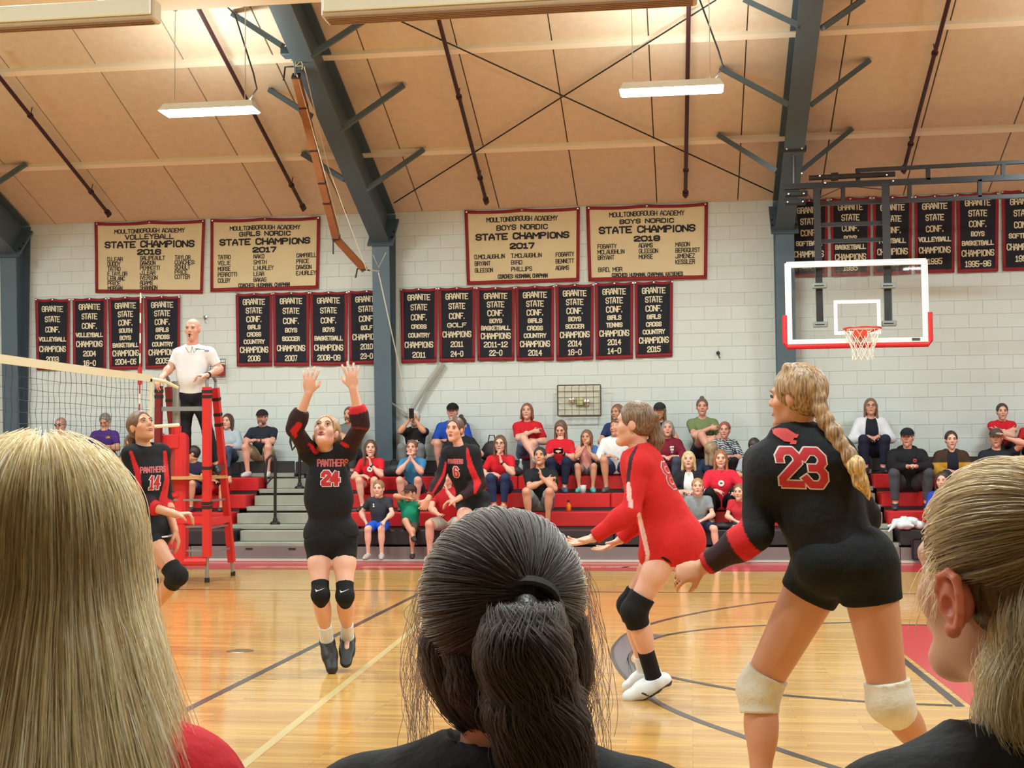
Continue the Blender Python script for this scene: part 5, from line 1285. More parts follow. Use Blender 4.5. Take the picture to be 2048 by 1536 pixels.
        wrap_print('print_mark', [[(-.018, -.006), (.018, -.006), (.014, .010), (-.014, .012)]], bv, c, r*-1, u, -f, mat('black_print', (30, 26, 28), .6), root, .007, 1)
    if look.get('badge'): badge()
    for fn in look.get('extra', ()): fn(root, J, r, f, u, s, shirt)
    return root, J
RED_T = (206, 30, 44)
def T(rgb, **k): d = dict(rgb=rgb); d.update(k); return d
def text_on(txt, h_, st, rgb, up=.62, dx=0.0, lift=.004, name='lettering'):
    def fn(root, J, r, f, u, s, shirt):
        bv = bvh_of(shirt); c = J['pel']+(J['neck']-J['pel'])*up+f*.25*s-r*dx
        Q = []
        for i, (t, ww, yy) in enumerate(txt): Q += [[(p[0], p[1]+yy) for p in q] for q in letters(t, ww, h_, st)]
        wrap_print(name, Q, bv, c, -r, u, -f, mat('print_%d_%d_%d' % rgb, rgb, .6), root, lift, 1)
    return fn
DK = (34, 28, 30)
JEAN = (44, 58, 92)
GREYH = (120, 114, 108)
def phone_held(root, J, r, f, u, s, shirt):
    c = (J['wrl']+J['wrr'])*.5+f*.05+u*.10
    o = MB(); o.bar(c-u*.075, c+u*.075, .074, .010, up=-f); tag(o.build('phone', mat('phone_black', (22, 20, 24), .2)), 'black phone held up to film by the white haired man', 'phone')
def phone_low(root, J, r, f, u, s, shirt):
    c = (J['wrl']+J['wrr'])*.5+f*.07+u*.03
    o = MB(); o.bar(c-r*.07, c+r*.07, .010, .075, up=(f*.5+u)); tag(o.build('phone', mat('phone_black', (22, 20, 24), .2)), 'dark phone in the hands of the red shirted woman looking down', 'phone')
def watch(sd='r', rgb=(26, 26, 28)):
    def fn(root, J, r, f, u, s, shirt):
        d = nz(J['wr'+sd]-J['el'+sd]); c = J['wr'+sd]-d*.03
        MB().tube([c-d*.012, c+d*.012], .033*s, 10).build('wristwatch', mat('watch_%d' % rgb[0], rgb, .35), root)
    return fn
def stripes(J, r, f, u, s):
    def cf(P):
        z = P[:, 2]*1.0; a = np.sin(z*190+np.sin(P[:, 0]*60)*1.6+P[:, 0]*40); C = np.where((a > .45)[:, None], (196, 200, 205), (40, 46, 54)); return C
    return cf
def jacket2(J, r, f, u, s):
    zz = J['pel'].z+.31*s
    def cf(P):
        C = np.tile(np.array((66, 46, 38.)), (len(P), 1)); m = (P[:, 2] < zz) & (P[:, 2] > zz-.17*s); C[m] = (196, 146, 52); C[P[:, 2] <= zz-.17*s] = (196, 150, 80); return C
    return cf
def blouse(J, r, f, u, s):
    def cf(P):
        C = np.tile(np.array((232, 160, 150.)), (len(P), 1)); a = (P-np.array(J['pel']))@np.array(r); C[a < -.09*s] = (70, 110, 170); return C
    return cf
WH_T = [('GRANITE', .2, 0)]
# top row against the wall, left to right
seated(62, 4, 866, 'dark haired spectator whose head just shows over the blonde head at far left', dict(fem=False, hair=('short', (50, 38, 32)), top=T((60, 60, 66)), bottom=('pants', JEAN)), arms=('lap', 'lap'), lean=.1)
seated(121, 4, 836, 'hooded spectator in sunglasses behind the net at far left', dict(fem=False, g=1.02, skin='pink', hair=('buzz', (160, 120, 104)), glasses='dark', top=T((196, 190, 184), slv=1.8), bottom=('pants', (60, 60, 64))), arms=('lap', 'lap'))
seated(207, 4, 829, 'man in purple tee looking down behind the net', dict(fem=False, g=1.16, skin='tan', hair=('short', GREYH), top=T((74, 44, 122), slv=.7), bottom=('pants', (50, 46, 52)), extra=(text_on([('LAX', .06, .0)], .03, .007, (214, 170, 60), .74, .09),)), hpitch=-.5, lean=.12)
seated(262, 3, 868, 'brown haired spectator half hidden behind player number 14', dict(hair=('bob', (120, 92, 70), .16), skin='tan', top=T((120, 112, 92), slv=.6), bottom=('pants', JEAN)), hyaw=.3, arms=('lap', 'chin'))
seated(324, 4, 868, 'spectator in purple partly hidden behind the red net pad', dict(fem=False, hair=('short', (60, 46, 40)), top=T((70, 42, 112)), bottom=('pants', DK)), arms=('lap', 'lap'))
seated(455, 4, 828, 'woman with long brown hair in pale grey blue hooded jacket', dict(hair=('long', (66, 42, 36), .17), top=T((176, 186, 196), slv=1.6, e=.012), hood=True, bottom=('pants', (70, 84, 110)), shoe=(120, 90, 80)), arms=('lap', 'lap'), hyaw=-.1, knees=.1)
seated(524, 4, 820, 'bearded man in black cap and black polo with khaki shorts', dict(fem=False, g=1.16, bel=.03, skin='pink', hair=('short', (96, 76, 62)), beard=(110, 84, 68), cap=((44, 34, 36),), top=T((36, 40, 50), slv=.75, nd=.028), bottom=('shorts', (160, 148, 120)), shoe=(206, 204, 200), extra=(watch('l'),)), arms=('clasp', 'clasp'), knees=.20, lean=.08)
seated(385, 2, 892, 'boy with dark hair in profile sitting behind the referee stand', dict(fem=False, skin='tan', hair=('short', (38, 28, 28)), top=T((40, 34, 58), slv=.6), bottom=('shorts', (50, 50, 80)), shoe=(60, 60, 60), mouth=.004), hyaw=-1.2, arms=('phone', 'lap'), knees=.1)
seated(441, 2, 905, 'boy in black jersey and cap holding an orange snack bag', dict(fem=False, skin='tan', hair=('short', (40, 28, 26)), cap=((50, 40, 40),), top=T((34, 26, 26), slv=.6), bottom=('shorts', (170, 30, 34)), shoe=(60, 60, 60), mouth=.003), hyaw=-.4, arms=('phone', 'lap'), knees=.14)
seated(699, 4, 814, 'bearded man in grey tee beside the raised sleeve of player 24', dict(fem=False, g=1.14, skin='tan', hair=('short', (92, 68, 52)), beard=(96, 70, 54), top=T((112, 114, 110), slv=.7, e=.01), bottom=('pants', (70, 70, 74))), arms=('cross', 'cross'), hyaw=-.25)
seated(741, 2, 880, 'long haired woman in red tee with a hand at her chin, beside player 24', dict(hair=('long', (84, 54, 42), .24), badge=True, top=T(RED_T, slv=.65), bottom=('minis', (170, 40, 44)), shoe=(60, 50, 50), extra=(watch('l'),)), arms=('chin', 'lap'), hyaw=.25, knees=.10, lean=.10)
seated(757, 0, 961, 'boy in dark grey tee and blue shorts sitting on the front row', dict(fem=False, hair=('short', (136, 98, 66)), top=T((52, 56, 62), slv=.6, nd=.026), bottom=('shorts', (28, 84, 196)), shoe=(168, 164, 158), extra=(text_on([('1', .03, 0)], .05, .012, (225, 225, 225), .74, -.06),)), arms=('knee', 'down'), lean=.06, knees=.12)
seated(829, 4, 822, 'white haired man in black lettered tee holding up a phone', dict(fem=False, g=1.08, skin='tan', hair=('short', (190, 186, 180)), beard=(196, 192, 188), top=T((32, 30, 34), slv=.75), bottom=('pants', (118, 122, 122)), extra=(phone_held, text_on([('LEGAL', .18, .0), ('FOR YOUR', .14, -.055), ('AREA', .15, -.095)], .035, .008, (230, 230, 230), .50))), arms=('film', 'film'), knees=.16)
seated(824, 2, 880, 'woman in blue tee pressing both hands to her mouth', dict(skin='pink', hair=('tied', (110, 72, 56)), g=1.05, top=T((62, 128, 170), slv=.7), bottom=('minis', (44, 52, 70)), shoe=(70, 66, 66)), arms=('mouth', 'mouth'), hpitch=.05, knees=.13, lean=.10)
def leg_up(root, J, r, f, u, s, shirt): pass
seated(820, 0, 970, 'boy in green jersey and cap shading his face, one leg crossed', dict(fem=False, skin='tan', hair=('short', (60, 44, 38)), cap=((64, 50, 46),), top=T((24, 136, 104), slv=.4, e=.008), bottom=('shorts', (84, 72, 62)), shoe=(40, 40, 42)), arms=('wave', ((.02, .16, .62), (-.9, .4, -.1), (.9, .4, .3))), cross=True, hyaw=-.4, lean=0)
seated(905, 4, 807, 'man in black cap and royal blue tee leaning on the wall behind player 6', dict(fem=False, g=1.12, skin='pink', hair=('short', (70, 56, 48)), cap=((30, 28, 30),), top=T((34, 74, 170), slv=.8, e=.008), bottom=('shorts', (60, 58, 66)), shoe=(60, 60, 62)), arms=('lap', 'lap'), knees=.18)
seated(921, 3, 834, 'spectator in black tee with a small bun hidden behind player 6', dict(hair=('bun', (52, 40, 38)), top=T((34, 32, 36), slv=.6), bottom=('pants', (48, 70, 112))), arms=('knee', 'lap'), knees=.2)
seated(893, 0, 936, 'adult in red shirt and pale shorts on the front row below player 6', dict(fem=False, g=1.06, skin='pink', hair=('short', (120, 90, 70)), top=T((190, 34, 44), slv=.6), bottom=('shorts', (176, 170, 156)), shoe=(150, 140, 130)), arms=('mouth', 'clasp'), knees=.2, lean=.14, hyaw=-.4)
seated(1000, 2, 871, 'woman in red tee with glasses, long hair and jeans, hand on her chin', dict(hair=('long', (96, 70, 56), .27), glasses='clear', badge=False, top=T(RED_T, slv=.62), bottom=('pants', JEAN), shoe=(190, 140, 110), extra=(watch('l'),)), arms=('chin', 'lap'), knees=.08, lean=.12)
seated(1054, 4, 807, 'woman with short auburn hair in red tee and denim shorts at the wall', dict(hair=('bob', (132, 80, 60), .10), g=1.1, badge=True, top=T(RED_T, slv=.78, e=.01), bottom=('shorts', (96, 116, 150)), shoe=(180, 176, 170)), arms=('lap', 'cross'), hpitch=.12, cross=True)
seated(1080, 1, 895, 'man in black polo and grey shorts stroking his chin', dict(fem=False, skin='tan', hair=('short', (44, 36, 34)), top=T((30, 32, 36), slv=.72, nd=.026), bottom=('shorts', (126, 128, 130)), shoe=(60, 60, 64), extra=(text_on([('VV', .06, 0)], .018, .006, (225, 225, 225), .74, .07),)), arms=('chin', 'cross'), hyaw=-.05, hpitch=.15, knees=.14, lean=.03)
seated(1120, 3, 843, 'woman in red tee and jeans looking down at her phone', dict(hair=('long', (104, 76, 62), .16), g=1.05, badge=True, top=T(RED_T, slv=.72), bottom=('pants', (34, 42, 66)), shoe=(70, 96, 120), extra=(phone_low, watch('l'))), arms=('phone', 'phone'), hpitch=-.45, hyaw=-.1, knees=.10)
seated(1173, 3, 860, 'girl in pink and blue top with hands near her face and bare legs', dict(hair=('long', (118, 84, 64), .18), skin='tan', top=T((232, 160, 150), slv=.6, cf=blouse), bottom=('minis', (110, 108, 104)), shoe=(80, 176, 178), sole=(90, 180, 180)), arms=('chin', 'mouth'), hyaw=-.15, knees=.15)
seated(1234, 4, 809, 'woman in navy tee mostly hidden behind the red player', dict(hair=('long', (120, 84, 62), .14), skin='tan', top=T((44, 58, 100), slv=.6), bottom=('pants', JEAN)), hyaw=-.5)
seated(1232, 3, 838, 'person in white long sleeved shirt behind the red player', dict(fem=False, g=1.05, skin='tan', hair=('short', (90, 70, 56)), top=T((232, 232, 232), slv=1.35, e=.01), bottom=('shorts', (60, 78, 120)), shoe=(90, 84, 80)), arms=('knee', 'lap'), hyaw=-.6, knees=.17)
seated(1319, 4, 806, 'woman in black cap and dark tank top at the wall', dict(hair=('long', (110, 84, 62), .16), skin='tan', cap=((48, 46, 48),), top=T((30, 32, 40), slv=0, nd=.06), bottom=('pants', DK)), hyaw=-.1)
seated(1335, 3, 842, 'grey haired woman in maroon sweatshirt with open mouth', dict(hair=('bob', (132, 126, 120), .09), g=1.06, skin='pink', mouth=.008, top=T((122, 28, 48), slv=1.5, e=.01), bottom=('pants', (70, 74, 90)), extra=(text_on([('MPP', .06, 0), ('WIN', .05, -.035), ('O', .03, -.07)], .03, .007, (220, 210, 210), .72, .06),)), arms=('lap', 'lap'), hpitch=.15, lean=.08)
seated(1404, 4, 797, 'woman with top bun in olive green tee leaning on the wall', dict(hair=('bun', (96, 78, 64)), g=1.12, skin='pink', top=T((116, 132, 88), slv=.65, nd=.05), bottom=('minis', (60, 60, 64))), arms=('lap', 'cross'), cross=True)
seated(1449, 3, 844, 'red haired woman in dark blouse with pale stripes', dict(hair=('short', (140, 78, 62)), g=1.05, skin='pink', top=T((60, 66, 74), slv=1.2, cf=stripes), bottom=('pants', DK)), arms=('lap', 'lap'), hyaw=-.15)
seated(1424, 2, 884, 'person with long streaked hair turned away, in dark denim shirt', dict(hair=('longback', (140, 116, 86), .20), top=T((38, 48, 76), slv=1.8), bottom=('pants', DK)), hyaw=2.3, arms=('lap', 'lap'))
seated(1377, 1, 903, 'blonde woman in white top and black cardigan with open mouth', dict(hair=('bob', (206, 176, 124), .13), mouth=.007, top=T((236, 234, 232), slv=.5, nd=.05, over=dict(rgb=(34, 32, 38), gap=.07)), bottom=('minis', (196, 190, 182)), shoe=(80, 70, 66)), arms=('lap', 'lap'), hpitch=.15, hyaw=-.05)
seated(1441, 1, 900, 'woman in red tee with long auburn hair and black trousers', dict(hair=('long', (150, 96, 62), .25), g=1.12, badge=True, mouth=.003, top=T((222, 40, 62), slv=.9, e=.01), bottom=('pants', (26, 24, 28)), shoe=(60, 56, 56)), arms=('knee', 'lap'), knees=.16, lean=.1)
seated(1395, 0, 957, 'boy in grey tee and navy shorts with hands clasped, front row', dict(fem=False, hair=('short', (168, 124, 78)), mouth=.004, top=T((138, 144, 148), slv=.6, nd=.028), bottom=('shorts', (38, 38, 62)), shoe=(196, 200, 204), ankout=.03), arms=('lap', 'lap'), knees=.26, lean=.08, hpitch=.1)
seated(1506, 2, 880, 'dark haired spectator in light tee behind the elbow of player 23', dict(fem=False, hair=('short', (48, 40, 42)), skin='tan', top=T((160, 166, 176), slv=.7), bottom=('shorts', (96, 92, 92)), noface=False), hpitch=-.6, hyaw=-.3)
seated(1478, 0, 968, 'child with pink trainers sitting low beside the elbow of player 23', dict(hair=('tied', (120, 84, 60)), top=T((190, 46, 60), slv=.6), bottom=('minis', (60, 60, 70)), shoe=(224, 160, 176)), knees=.1, hyaw=-.3)
seated(1641, 4, 822, 'spectator in green tee with white symbols behind the braid', dict(fem=False, g=1.06, hair=('short', (90, 70, 56)), top=T((22, 122, 72), slv=.7), bottom=('pants', DK), extra=(text_on([('OVG', .2, 0)], .045, .011, (232, 236, 232), .72),)), arms=('lap', 'lap'))
seated(1741, 4, 797, 'woman with glasses in white cardigan over black top and long dark skirt', dict(hair=('long', (120, 88, 66), .18), g=1.12, glasses='clear', skin='pink', top=T((34, 34, 46), slv=.3, nd=.06, over=dict(rgb=(226, 226, 232), gap=.085, slv=1.5)), bottom=('pants', (36, 38, 58)), shoe=(40, 40, 50), extra=(watch('l', (44, 30, 32)),)), arms=('lap', 'lap'), hyaw=-.1, hpitch=.1, knees=.14)
seated(1814, 2, 857, 'man in black cap and black hoodie with hands clasped', dict(fem=False, g=1.15, skin='pink', hair=('short', (90, 72, 58)), cap=((36, 36, 42),), top=T((30, 30, 34), slv=1.9, e=.016, nd=.03), hood=True, bottom=('pants', (74, 74, 80)), shoe=(50, 50, 56), extra=(text_on([('O', .05, 0)], .05, .016, (214, 60, 66), .68, .08),)), arms=('clasp', 'clasp'), hyaw=-.3, knees=.24, lean=.10)
seated(1902, 2, 862, 'woman in brown and mustard jacket over navy top', dict(hair=('tied', (52, 36, 34)), g=1.15, skin='fair', top=T((30, 30, 48), slv=.5, nd=.055, over=dict(rgb=(66, 46, 38), cf=jacket2, gap=.07, part='jacket')), bottom=('pants', (44, 44, 60))), arms=('lap', 'lap'), hyaw=-.05)
seated(1884, 0, 944, 'dark haired girl in blue and white uniform beside the nearest right head', dict(hair=('long', (56, 40, 34), .22), top=T((40, 66, 170), slv=.7), bottom=('minis', (40, 60, 160)), shoe=(220, 220, 225)), arms=('lap', 'lap'), hyaw=-.35)
seated(2004, 4, 807, 'woman in red tee with tied dark hair at the wall near the right edge', dict(hair=('pony', (58, 42, 38), .2), g=1.12, badge=True, skin='fair', top=T(RED_T, slv=.6), bottom=('pants', DK)), arms=('cross', 'cross'), hyaw=-.1)
seated(1992, 2, 858, 'person in brown cap and black shirt with one arm raised to the brim', dict(fem=False, skin='pink', hair=('short', (100, 80, 60)), cap=((84, 72, 66),), top=T((36, 40, 46), slv=.5, nd=.05), bottom=('pants', DK), mouth=.003), arms=((( .10, .16, .74), (-.4, .2, .4), (1, .3, 0)), 'lap'), hyaw=-.3)
seated(2062, 4, 826, 'spectator in red tee cut off by the right edge', dict(hair=('long', (90, 64, 50), .2), top=T((196, 36, 46), slv=.7), bottom=('pants', DK)), arms=('chin', 'lap'))
# ------------------------------------------------------------------ small belongings in the stand
def on_row(px, row, front=True, deck=False):
    y = ROW_Y[row]+(.10 if not deck else -.12); p = onY(px, 1000, y); return p.x, y, (ROW_Z[row] if not deck else DECK_Z[row-1])
x, y, z = onY(1817, 1080, ROW_Y[0]-.10).x, ROW_Y[0]+.08, ROW_Z[0]
prims = []
rb = random.Random(5)
for i in range(26):
    a = rb.random()*6.28; r = rb.random()*.17; prims.append(E((x+r*math.cos(a)*1.15, y+r*math.sin(a)*.6, z+.05+.13*(1-r/.2)*rb.random()), (.05+.03*rb.random(), .04+.03*rb.random(), .03+.03*rb.random()), None, .015))
for i in range(16): a = rb.random()*6.28; r = .05+rb.random()*.14; a2 = a+.5+rb.random(); prims.append(Cn((x+r*math.cos(a), y-.02+r*.5*math.sin(a), z+.17-.4*r), (x+(r+.04)*math.cos(a2), y-.06+r*.5*math.sin(a2), z+.10-.3*r), .026, .02, .016))
prims.append(Cn((x-.16, y-.08, z+.06), (x-.24, y-.14, z-.02), .03, .012, .02))
o = solid('cloth_heap', prims, .008, cloth('heap', (206, 210, 212)), None); tag(o, 'crumpled pale grey sweatshirt heaped on the front of the right bleachers', 'sweatshirt')
del o['tris']
MB_ = MB().bbox((x+.04, y-.16-.0, .03+.0), (x+.50, ROW_Y[0]-.06, .32), .03)
o = MB_.build('duffel_bag', mat('maroon_bag', (50, 34, 40), .7, bump=(14, .4, .02))); tag(o, 'dark maroon duffel bag on the floor under the grey sweatshirt', 'bag')
def bottle(px, row, h_, rgb, lab, cat='bottle', capc=(220, 220, 220), deck=True):
    x, y, z = on_row(px, row, deck=deck); r_ = empty('water_bottle', (x, y, z), lab, cat)
    MB().lathe([(.0, 0), (.035, .0), (.036, h_*.7), (.016, h_*.85), (.016, h_)], (x, y, z), 12).build('body', mat('bottle_%d' % rgb[0], rgb, .15), r_, True)
    MB().lathe([(.018, 0), (.018, .03), (0, .032)], (x, y, z+h_), 10).build('cap', mat('cap_%d' % capc[0], capc, .4), r_)
bottle(1042, 3, .22, (150, 156, 160), 'clear water bottle beside the feet of the red shirted woman at the wall', deck=False)
bottle(1137, 1, .13, (226, 116, 36), 'small orange drink standing on the empty red seat', capc=(40, 30, 30), deck=False)
x, y, z = on_row(1167, 2, deck=False); r_ = empty('paper_cup', (x, y, z), 'pale paper cup standing between the feet of the pink topped girl', 'cup')
MB().lathe([(0, 0), (.035, 0), (.045, .115), (.041, .115), (.033, .006)], (x, y-.03, z), 14).build('cup', mat('cup_pale', (196, 204, 204), .5), r_, True)
for (px, row, wd, hh, rgb, lab, nm) in ((985, 4, .30, .30, (46, 40, 46), 'dark printed bag leaning at the wall behind the woman with glasses', 'tote_bag'), (790, 3, .34, .2, (34, 32, 38), 'black handbag on the seat beside the blue shirted woman', 'handbag'), (1028, 3, .26, .16, (40, 38, 40), 'black bag beside the clear water bottle', 'handbag'),
                                   (1455, 0, .5, .10, (40, 38, 40), 'dark folded jacket on the front row near the boy in grey', 'folded_jacket')):
    x, y, z = on_row(px, row); pr = [E((x, y, z+hh*.48), (wd/2, .09, hh*.5), None, .02), Cn((x-wd*.35, y, z+hh*.3), (x+wd*.35, y, z+hh*.3), hh*.3, hh*.3, .04), PL((x, y, z), (0, 0, -1))]
    r_ = empty(nm, (x, y, z), lab, 'bag' if 'bag' in nm else 'jacket'); solid('body', pr, .012, mat('bag_%d' % rgb[0], rgb, .6, bump=(20, .3, .01)), r_)
    if 'bag' in nm: MB().tube([(x-wd*.2, y-.03, z+hh*.85), (x-wd*.12, y-.03, z+hh*1.25), (x+wd*.12, y-.03, z+hh*1.25), (x+wd*.2, y-.03, z+hh*.85)], .009, 6).build('handle', M_BLACK, r_)
x, y, z = on_row(462, 1); 
# ------------------------------------------------------------------ players and referee, posed from measured joints
K_BLK = (26, 27, 32); K_RED = (196, 38, 44); K_MAR = (50, 30, 36)
def painter(base, paints, D):
    """paints: ('seg', a, b, r, rgb) 3D capsule; ('scr', [(px,py)...], r_px, rgb) stripe on the side of the cloth that faces the court's near side"""
    Mi = np.array(CM.inverted()); 
    def cf(P):
        C = np.tile(np.array(base, float), (len(P), 1)); q = P@Mi[:3, :3].T+Mi[:3, 3]; dep = -q[:, 2]; sx = 1024+q[:, 0]/dep*F_PX; sy = 768-q[:, 1]/dep*F_PX
        for p in paints:
            if p[0] == 'seg':
                a = np.array(p[1]); v = np.array(p[2])-a; h = np.clip(((P-a)@v)/(v@v), p[5] if len(p) > 5 else 0, 1); d = np.linalg.norm(P-a-h[:, None]*v, axis=1); C[d < p[3]] = p[4]
            elif p[0] == 'seg_t':     # between two fractions of a bone
                a = np.array(p[1]); v = np.array(p[2])-a; h = ((P-a)@v)/(v@v); d = np.linalg.norm(P-a-np.clip(h, 0, 1)[:, None]*v, axis=1); C[(d < p[3]) & (h > p[5]) & (h < p[6])] = p[4]
            else:
                m = np.zeros(len(P), bool)
                for i in range(len(p[1])-1):
                    ax_, ay_ = p[1][i]; bx_, by_ = p[1][i+1]; r0 = p[2][i] if isinstance(p[2], list) else p[2]; r1 = p[2][i+1] if isinstance(p[2], list) else p[2]
                    vx, vy = bx_-ax_, by_-ay_; h = np.clip(((sx-ax_)*vx+(sy-ay_)*vy)/(vx*vx+vy*vy), 0, 1); m |= np.hypot(sx-ax_-h*vx, sy-ay_-h*vy) < r0+(r1-r0)*h
                C[m & (dep < D+(p[4] if len(p) > 4 else 0))] = p[3]
        return C
    return cf
def mk(D):
    return lambda x, y, dd=0.0: onD(x, y, D+dd)
def kneepad(root, J, sd, s, rgb, up=.085, dn=.085, r=.059, lab=None, name='knee_pad'):
    a = J['kn'+sd]; u = nz(J['hip'+sd]-a); d = nz(J['an'+sd]-a)
    q = [Cn(a, a+u*up*s, r*s, (r+.004)*s, .02, ends='b'), Cn(a, a+d*dn*s, r*s, (r-.006)*s, .02, ends='b'), E(a, ((r+.002)*s,)*3, None, .02)]
    return solid(name, q, .006, cloth('pad_%d' % rgb[0], rgb), root)
def sock(root, J, sd, s, rgb, t0=.62, name='sock', r=.042):
    a, b = J['kn'+sd], J['an'+sd]; p = a+(b-a)*t0
    return solid(name, [Cn(p, b, r*s, r*.98*s, .01, ends='a'), E(b, (r*1.02*s,)*3, None, .01)], .006, cloth('sock_%d' % rgb[0], rgb), root)
def player(lab, J, s, skin, hands, jersey, shorts, hair, D, paints=(), fem=True, g=1.0, h=.006, hs=None, sleeve=1.55, jersey_e=.016, hem=-.02, hemn=None, hemp=None, neckcut=(), mouth=.0, bel=0.0, eyes=('brown', (70, 50, 38)), shorts_t=.30, browrgb=(90, 66, 50), jname='jersey', top_only=None, extra_top=(), noface=False, tg=None, wide=1.0):
    hs = hs or s
    base = (J['anl']+J['anr'])*.5; root = empty('person', (J['pel'].x, J['pel'].y, max(0, min(base.z-.09, .02))), lab, 'person', None)
    solid('body', body_prims(J, fem, g, s, bel, hs, wide, hands, tg=tg), h+.002, skin_mat(skin), root, split=(J['neck']*.5+J['head']*.5-UP*.03, UP, h-.0005))
    q = torso_prims(J, jersey_e*s, fem, tg or g, bel, s)
    for sd in 'lr': q += arm_prims(J, sd, .013*s, g, s, t1=sleeve if not isinstance(sleeve, dict) else sleeve[sd], ends=True)
    q += list(extra_top)
    up = nz(J['neck']-J['pel']); f = J['fwd']
    q.append(E(J['neck']+f*.02*s+up*.038*s, (.062*s, .062*s, .034*s), None, .006, '-')); q += list(neckcut)
    q.append(PL(hemp or J['pel']+up*hem*s, hemn or -up))
    jer = solid(jname, q, .0080, cloth('jersey', K_BLK, attr=True), root, painter(jersey, paints, D))
    P0 = J['pel']; hx = nz(J['hipr']-J['hipl']); hf = nz(hx.cross(up)); 
    q = [E(P0, (.150*g*s+.008, .108*g*s+.008, .11*s), frameM(hx, hf, up), .05)]+[x for x in torso_prims(J, .007, fem, g, 0, s)[2:3]]
    for sd in 'lr': q += leg_prims(J, sd, .008*s, g, s, t1=shorts_t, ends=True)
    q += [x for x in J.get('glute', [])]
    q.append(PL(P0+up*.11*s, up))
    sh = solid('shorts' if shorts_t < 1 else 'trousers', q, .0100, cloth('c%d_%d_%d' % shorts, shorts), root)
    if hair: solid('hair', hair, .0062, hair_mat('hair_%d_%d_%d' % hair_rgb[0], hair_rgb[0]), root)
    if not noface: face_parts(root, J['head'], J['hax'], hs, eyes, mat('brow_%d' % browrgb[0], browrgb, .8), mat('lips', (176, 92, 84), .45), mouth=mouth)
    return root, jer, sh
hair_rgb = [(0, 0, 0)]
def number(txt, jer, c, ux, uy, dirv, w_, h_, st, root, name='number', red=(186, 32, 44), white=(222, 206, 206), ol=.006):
    bv = bvh_of(jer)
    wrap_print(name, letters(txt, w_+2*ol, h_+2*ol, st+2*ol), bv, c, ux, uy, dirv, mat('print_white', white, .6), root, .002, 3)
    wrap_print(name, letters(txt, w_, h_, st), bv, c, ux, uy, dirv, mat('print_red', red, .6), root, .0035, 3)
# ---- player 24, hands raised to set
D = 8.45; p = mk(D); s = 1.04
J = dict(fwd=nz((.05, -1, 0)), neck=p(653, 909), pel=p(661, 1080), shr=p(617, 903), shl=p(694, 901), elr=p(589, 858, -.17), ell=p(722, 850, -.15), wrr=p(617, 786, -.22), wrl=p(706, 776, -.20),
         hipr=p(638, 1092), hipl=p(688, 1092), knr=p(641, 1190, -.17), knl=p(690, 1192, -.17), anr=p(654, 1282, .02), anl=p(695, 1276, .10), tor=p(664, 1337, -.12), tol=p(692, 1324, -.05))
J['fur'] = J['ful'] = nz(-FWD*.8+Vector((0, 0, .5)))
J['hax'] = head_axes(.0, .54, .03); J['head'] = p(652, 865, -.03)
J['hr'] = (RIGHT*.12+UP, -FWD*-1+UP*0, RIGHT); J['hl'] = (UP+RIGHT*-.14, FWD, -RIGHT)
J['hr'] = (nz(RIGHT*.10+UP*1-FWD*.1), FWD*1.0, RIGHT); J['hl'] = (nz(UP-RIGHT*.12-FWD*.1), FWD*1.0, -RIGHT)
hair_rgb[0] = (168, 128, 92)
hp = hair_prims('tied', J['head'], J['hax'], 1.02)+[Cn(J['head']+Vector((0, .09, -.02)), J['head']+Vector((.0, .12, -.14)), .03, .02, .02), Cn(p(630, 872, .02), p(627, 897, .03), .018, .008, .01), Cn(p(678, 872, .02), p(682, 900, .03), .018, .008, .01)]
vneck = [Cn(p(653, 886, -.14), p(653, 915, -.13), .050, .006, .004, '-')]
pt = [('seg_t', J['elr'], J['wrr'], .075, K_MAR, -.3, .8), ('seg_t', J['ell'], J['wrl'], .075, K_MAR, -.3, .8), ('seg_t', J['shr'], J['elr'], .075, K_MAR, .25, 1.3), ('seg_t', J['shl'], J['ell'], .075, K_MAR, .25, 1.3),
      ('seg_t', J['ell'], J['wrl'], .075, K_RED, .36, .8), ('scr', [(598, 850), (588, 862), (590, 872)], [6, 7, 4], K_RED), ('scr', [(619, 889), (632, 904)], [3, 5], K_RED), ('scr', [(700, 855), (734, 858)], 2, (120, 40, 46)), ('scr', [(683, 886), (694, 892)], [3, 4], K_RED)]
root, jer, sh = player('player number 24 in black jersey reaching both hands up to set', J, s, 'fair', ((.22, .35), (.22, .35)), K_BLK, (20, 21, 24), hp, D, pt, mouth=.006, neckcut=vneck, sleeve=1.5, jersey_e=.017, hem=.02, browrgb=(150, 110, 80),
    extra_top=[Cn(p(642, 1066), p(684, 1066), .112, .112, .05, flat=(A3(FWD), .8)), Cn(p(645, 1000), p(672, 1000), .112, .112, .06, flat=(A3(FWD), .85))], g=.95, tg=.86, wide=.93)
bvc = p(652, 961, -.3)
number('24', jer, bvc, RIGHT, UP, FWD, .118, .098, .024, root)
wrap_print('lettering', letters('PANTHERS', .20, .050, .0095), bvh_of(jer), p(655, 930, -.3), RIGHT*.995-UP*.0, UP, FWD, mat('print_pinkred', (190, 96, 104), .6), root, .003, 3)
for sd, xx in (('r', 0), ('l', 0)):
    kp = kneepad(root, J, sd, s, (24, 24, 26), r=.052, dn=.085); bvk = bvh_of(kp)
    c = J['kn'+sd]-FWD*.2+UP*(.035)
    wrap_print('swoosh_print', [[(-.030, .010), (-.020, -.006), (-.004, .002), (-.018, .004)], [(-.020, -.006), (.030, .014), (.030, .015), (-.010, .003)]], bvk, c, RIGHT, UP, FWD, mat('print_white2', (226, 226, 226), .5), root, .003, 2)
    sock(root, J, sd, s, (228, 228, 230), .66)
    shoe(root, J, sd, s*1.02, (28, 28, 30), (222, 220, 216), .006)
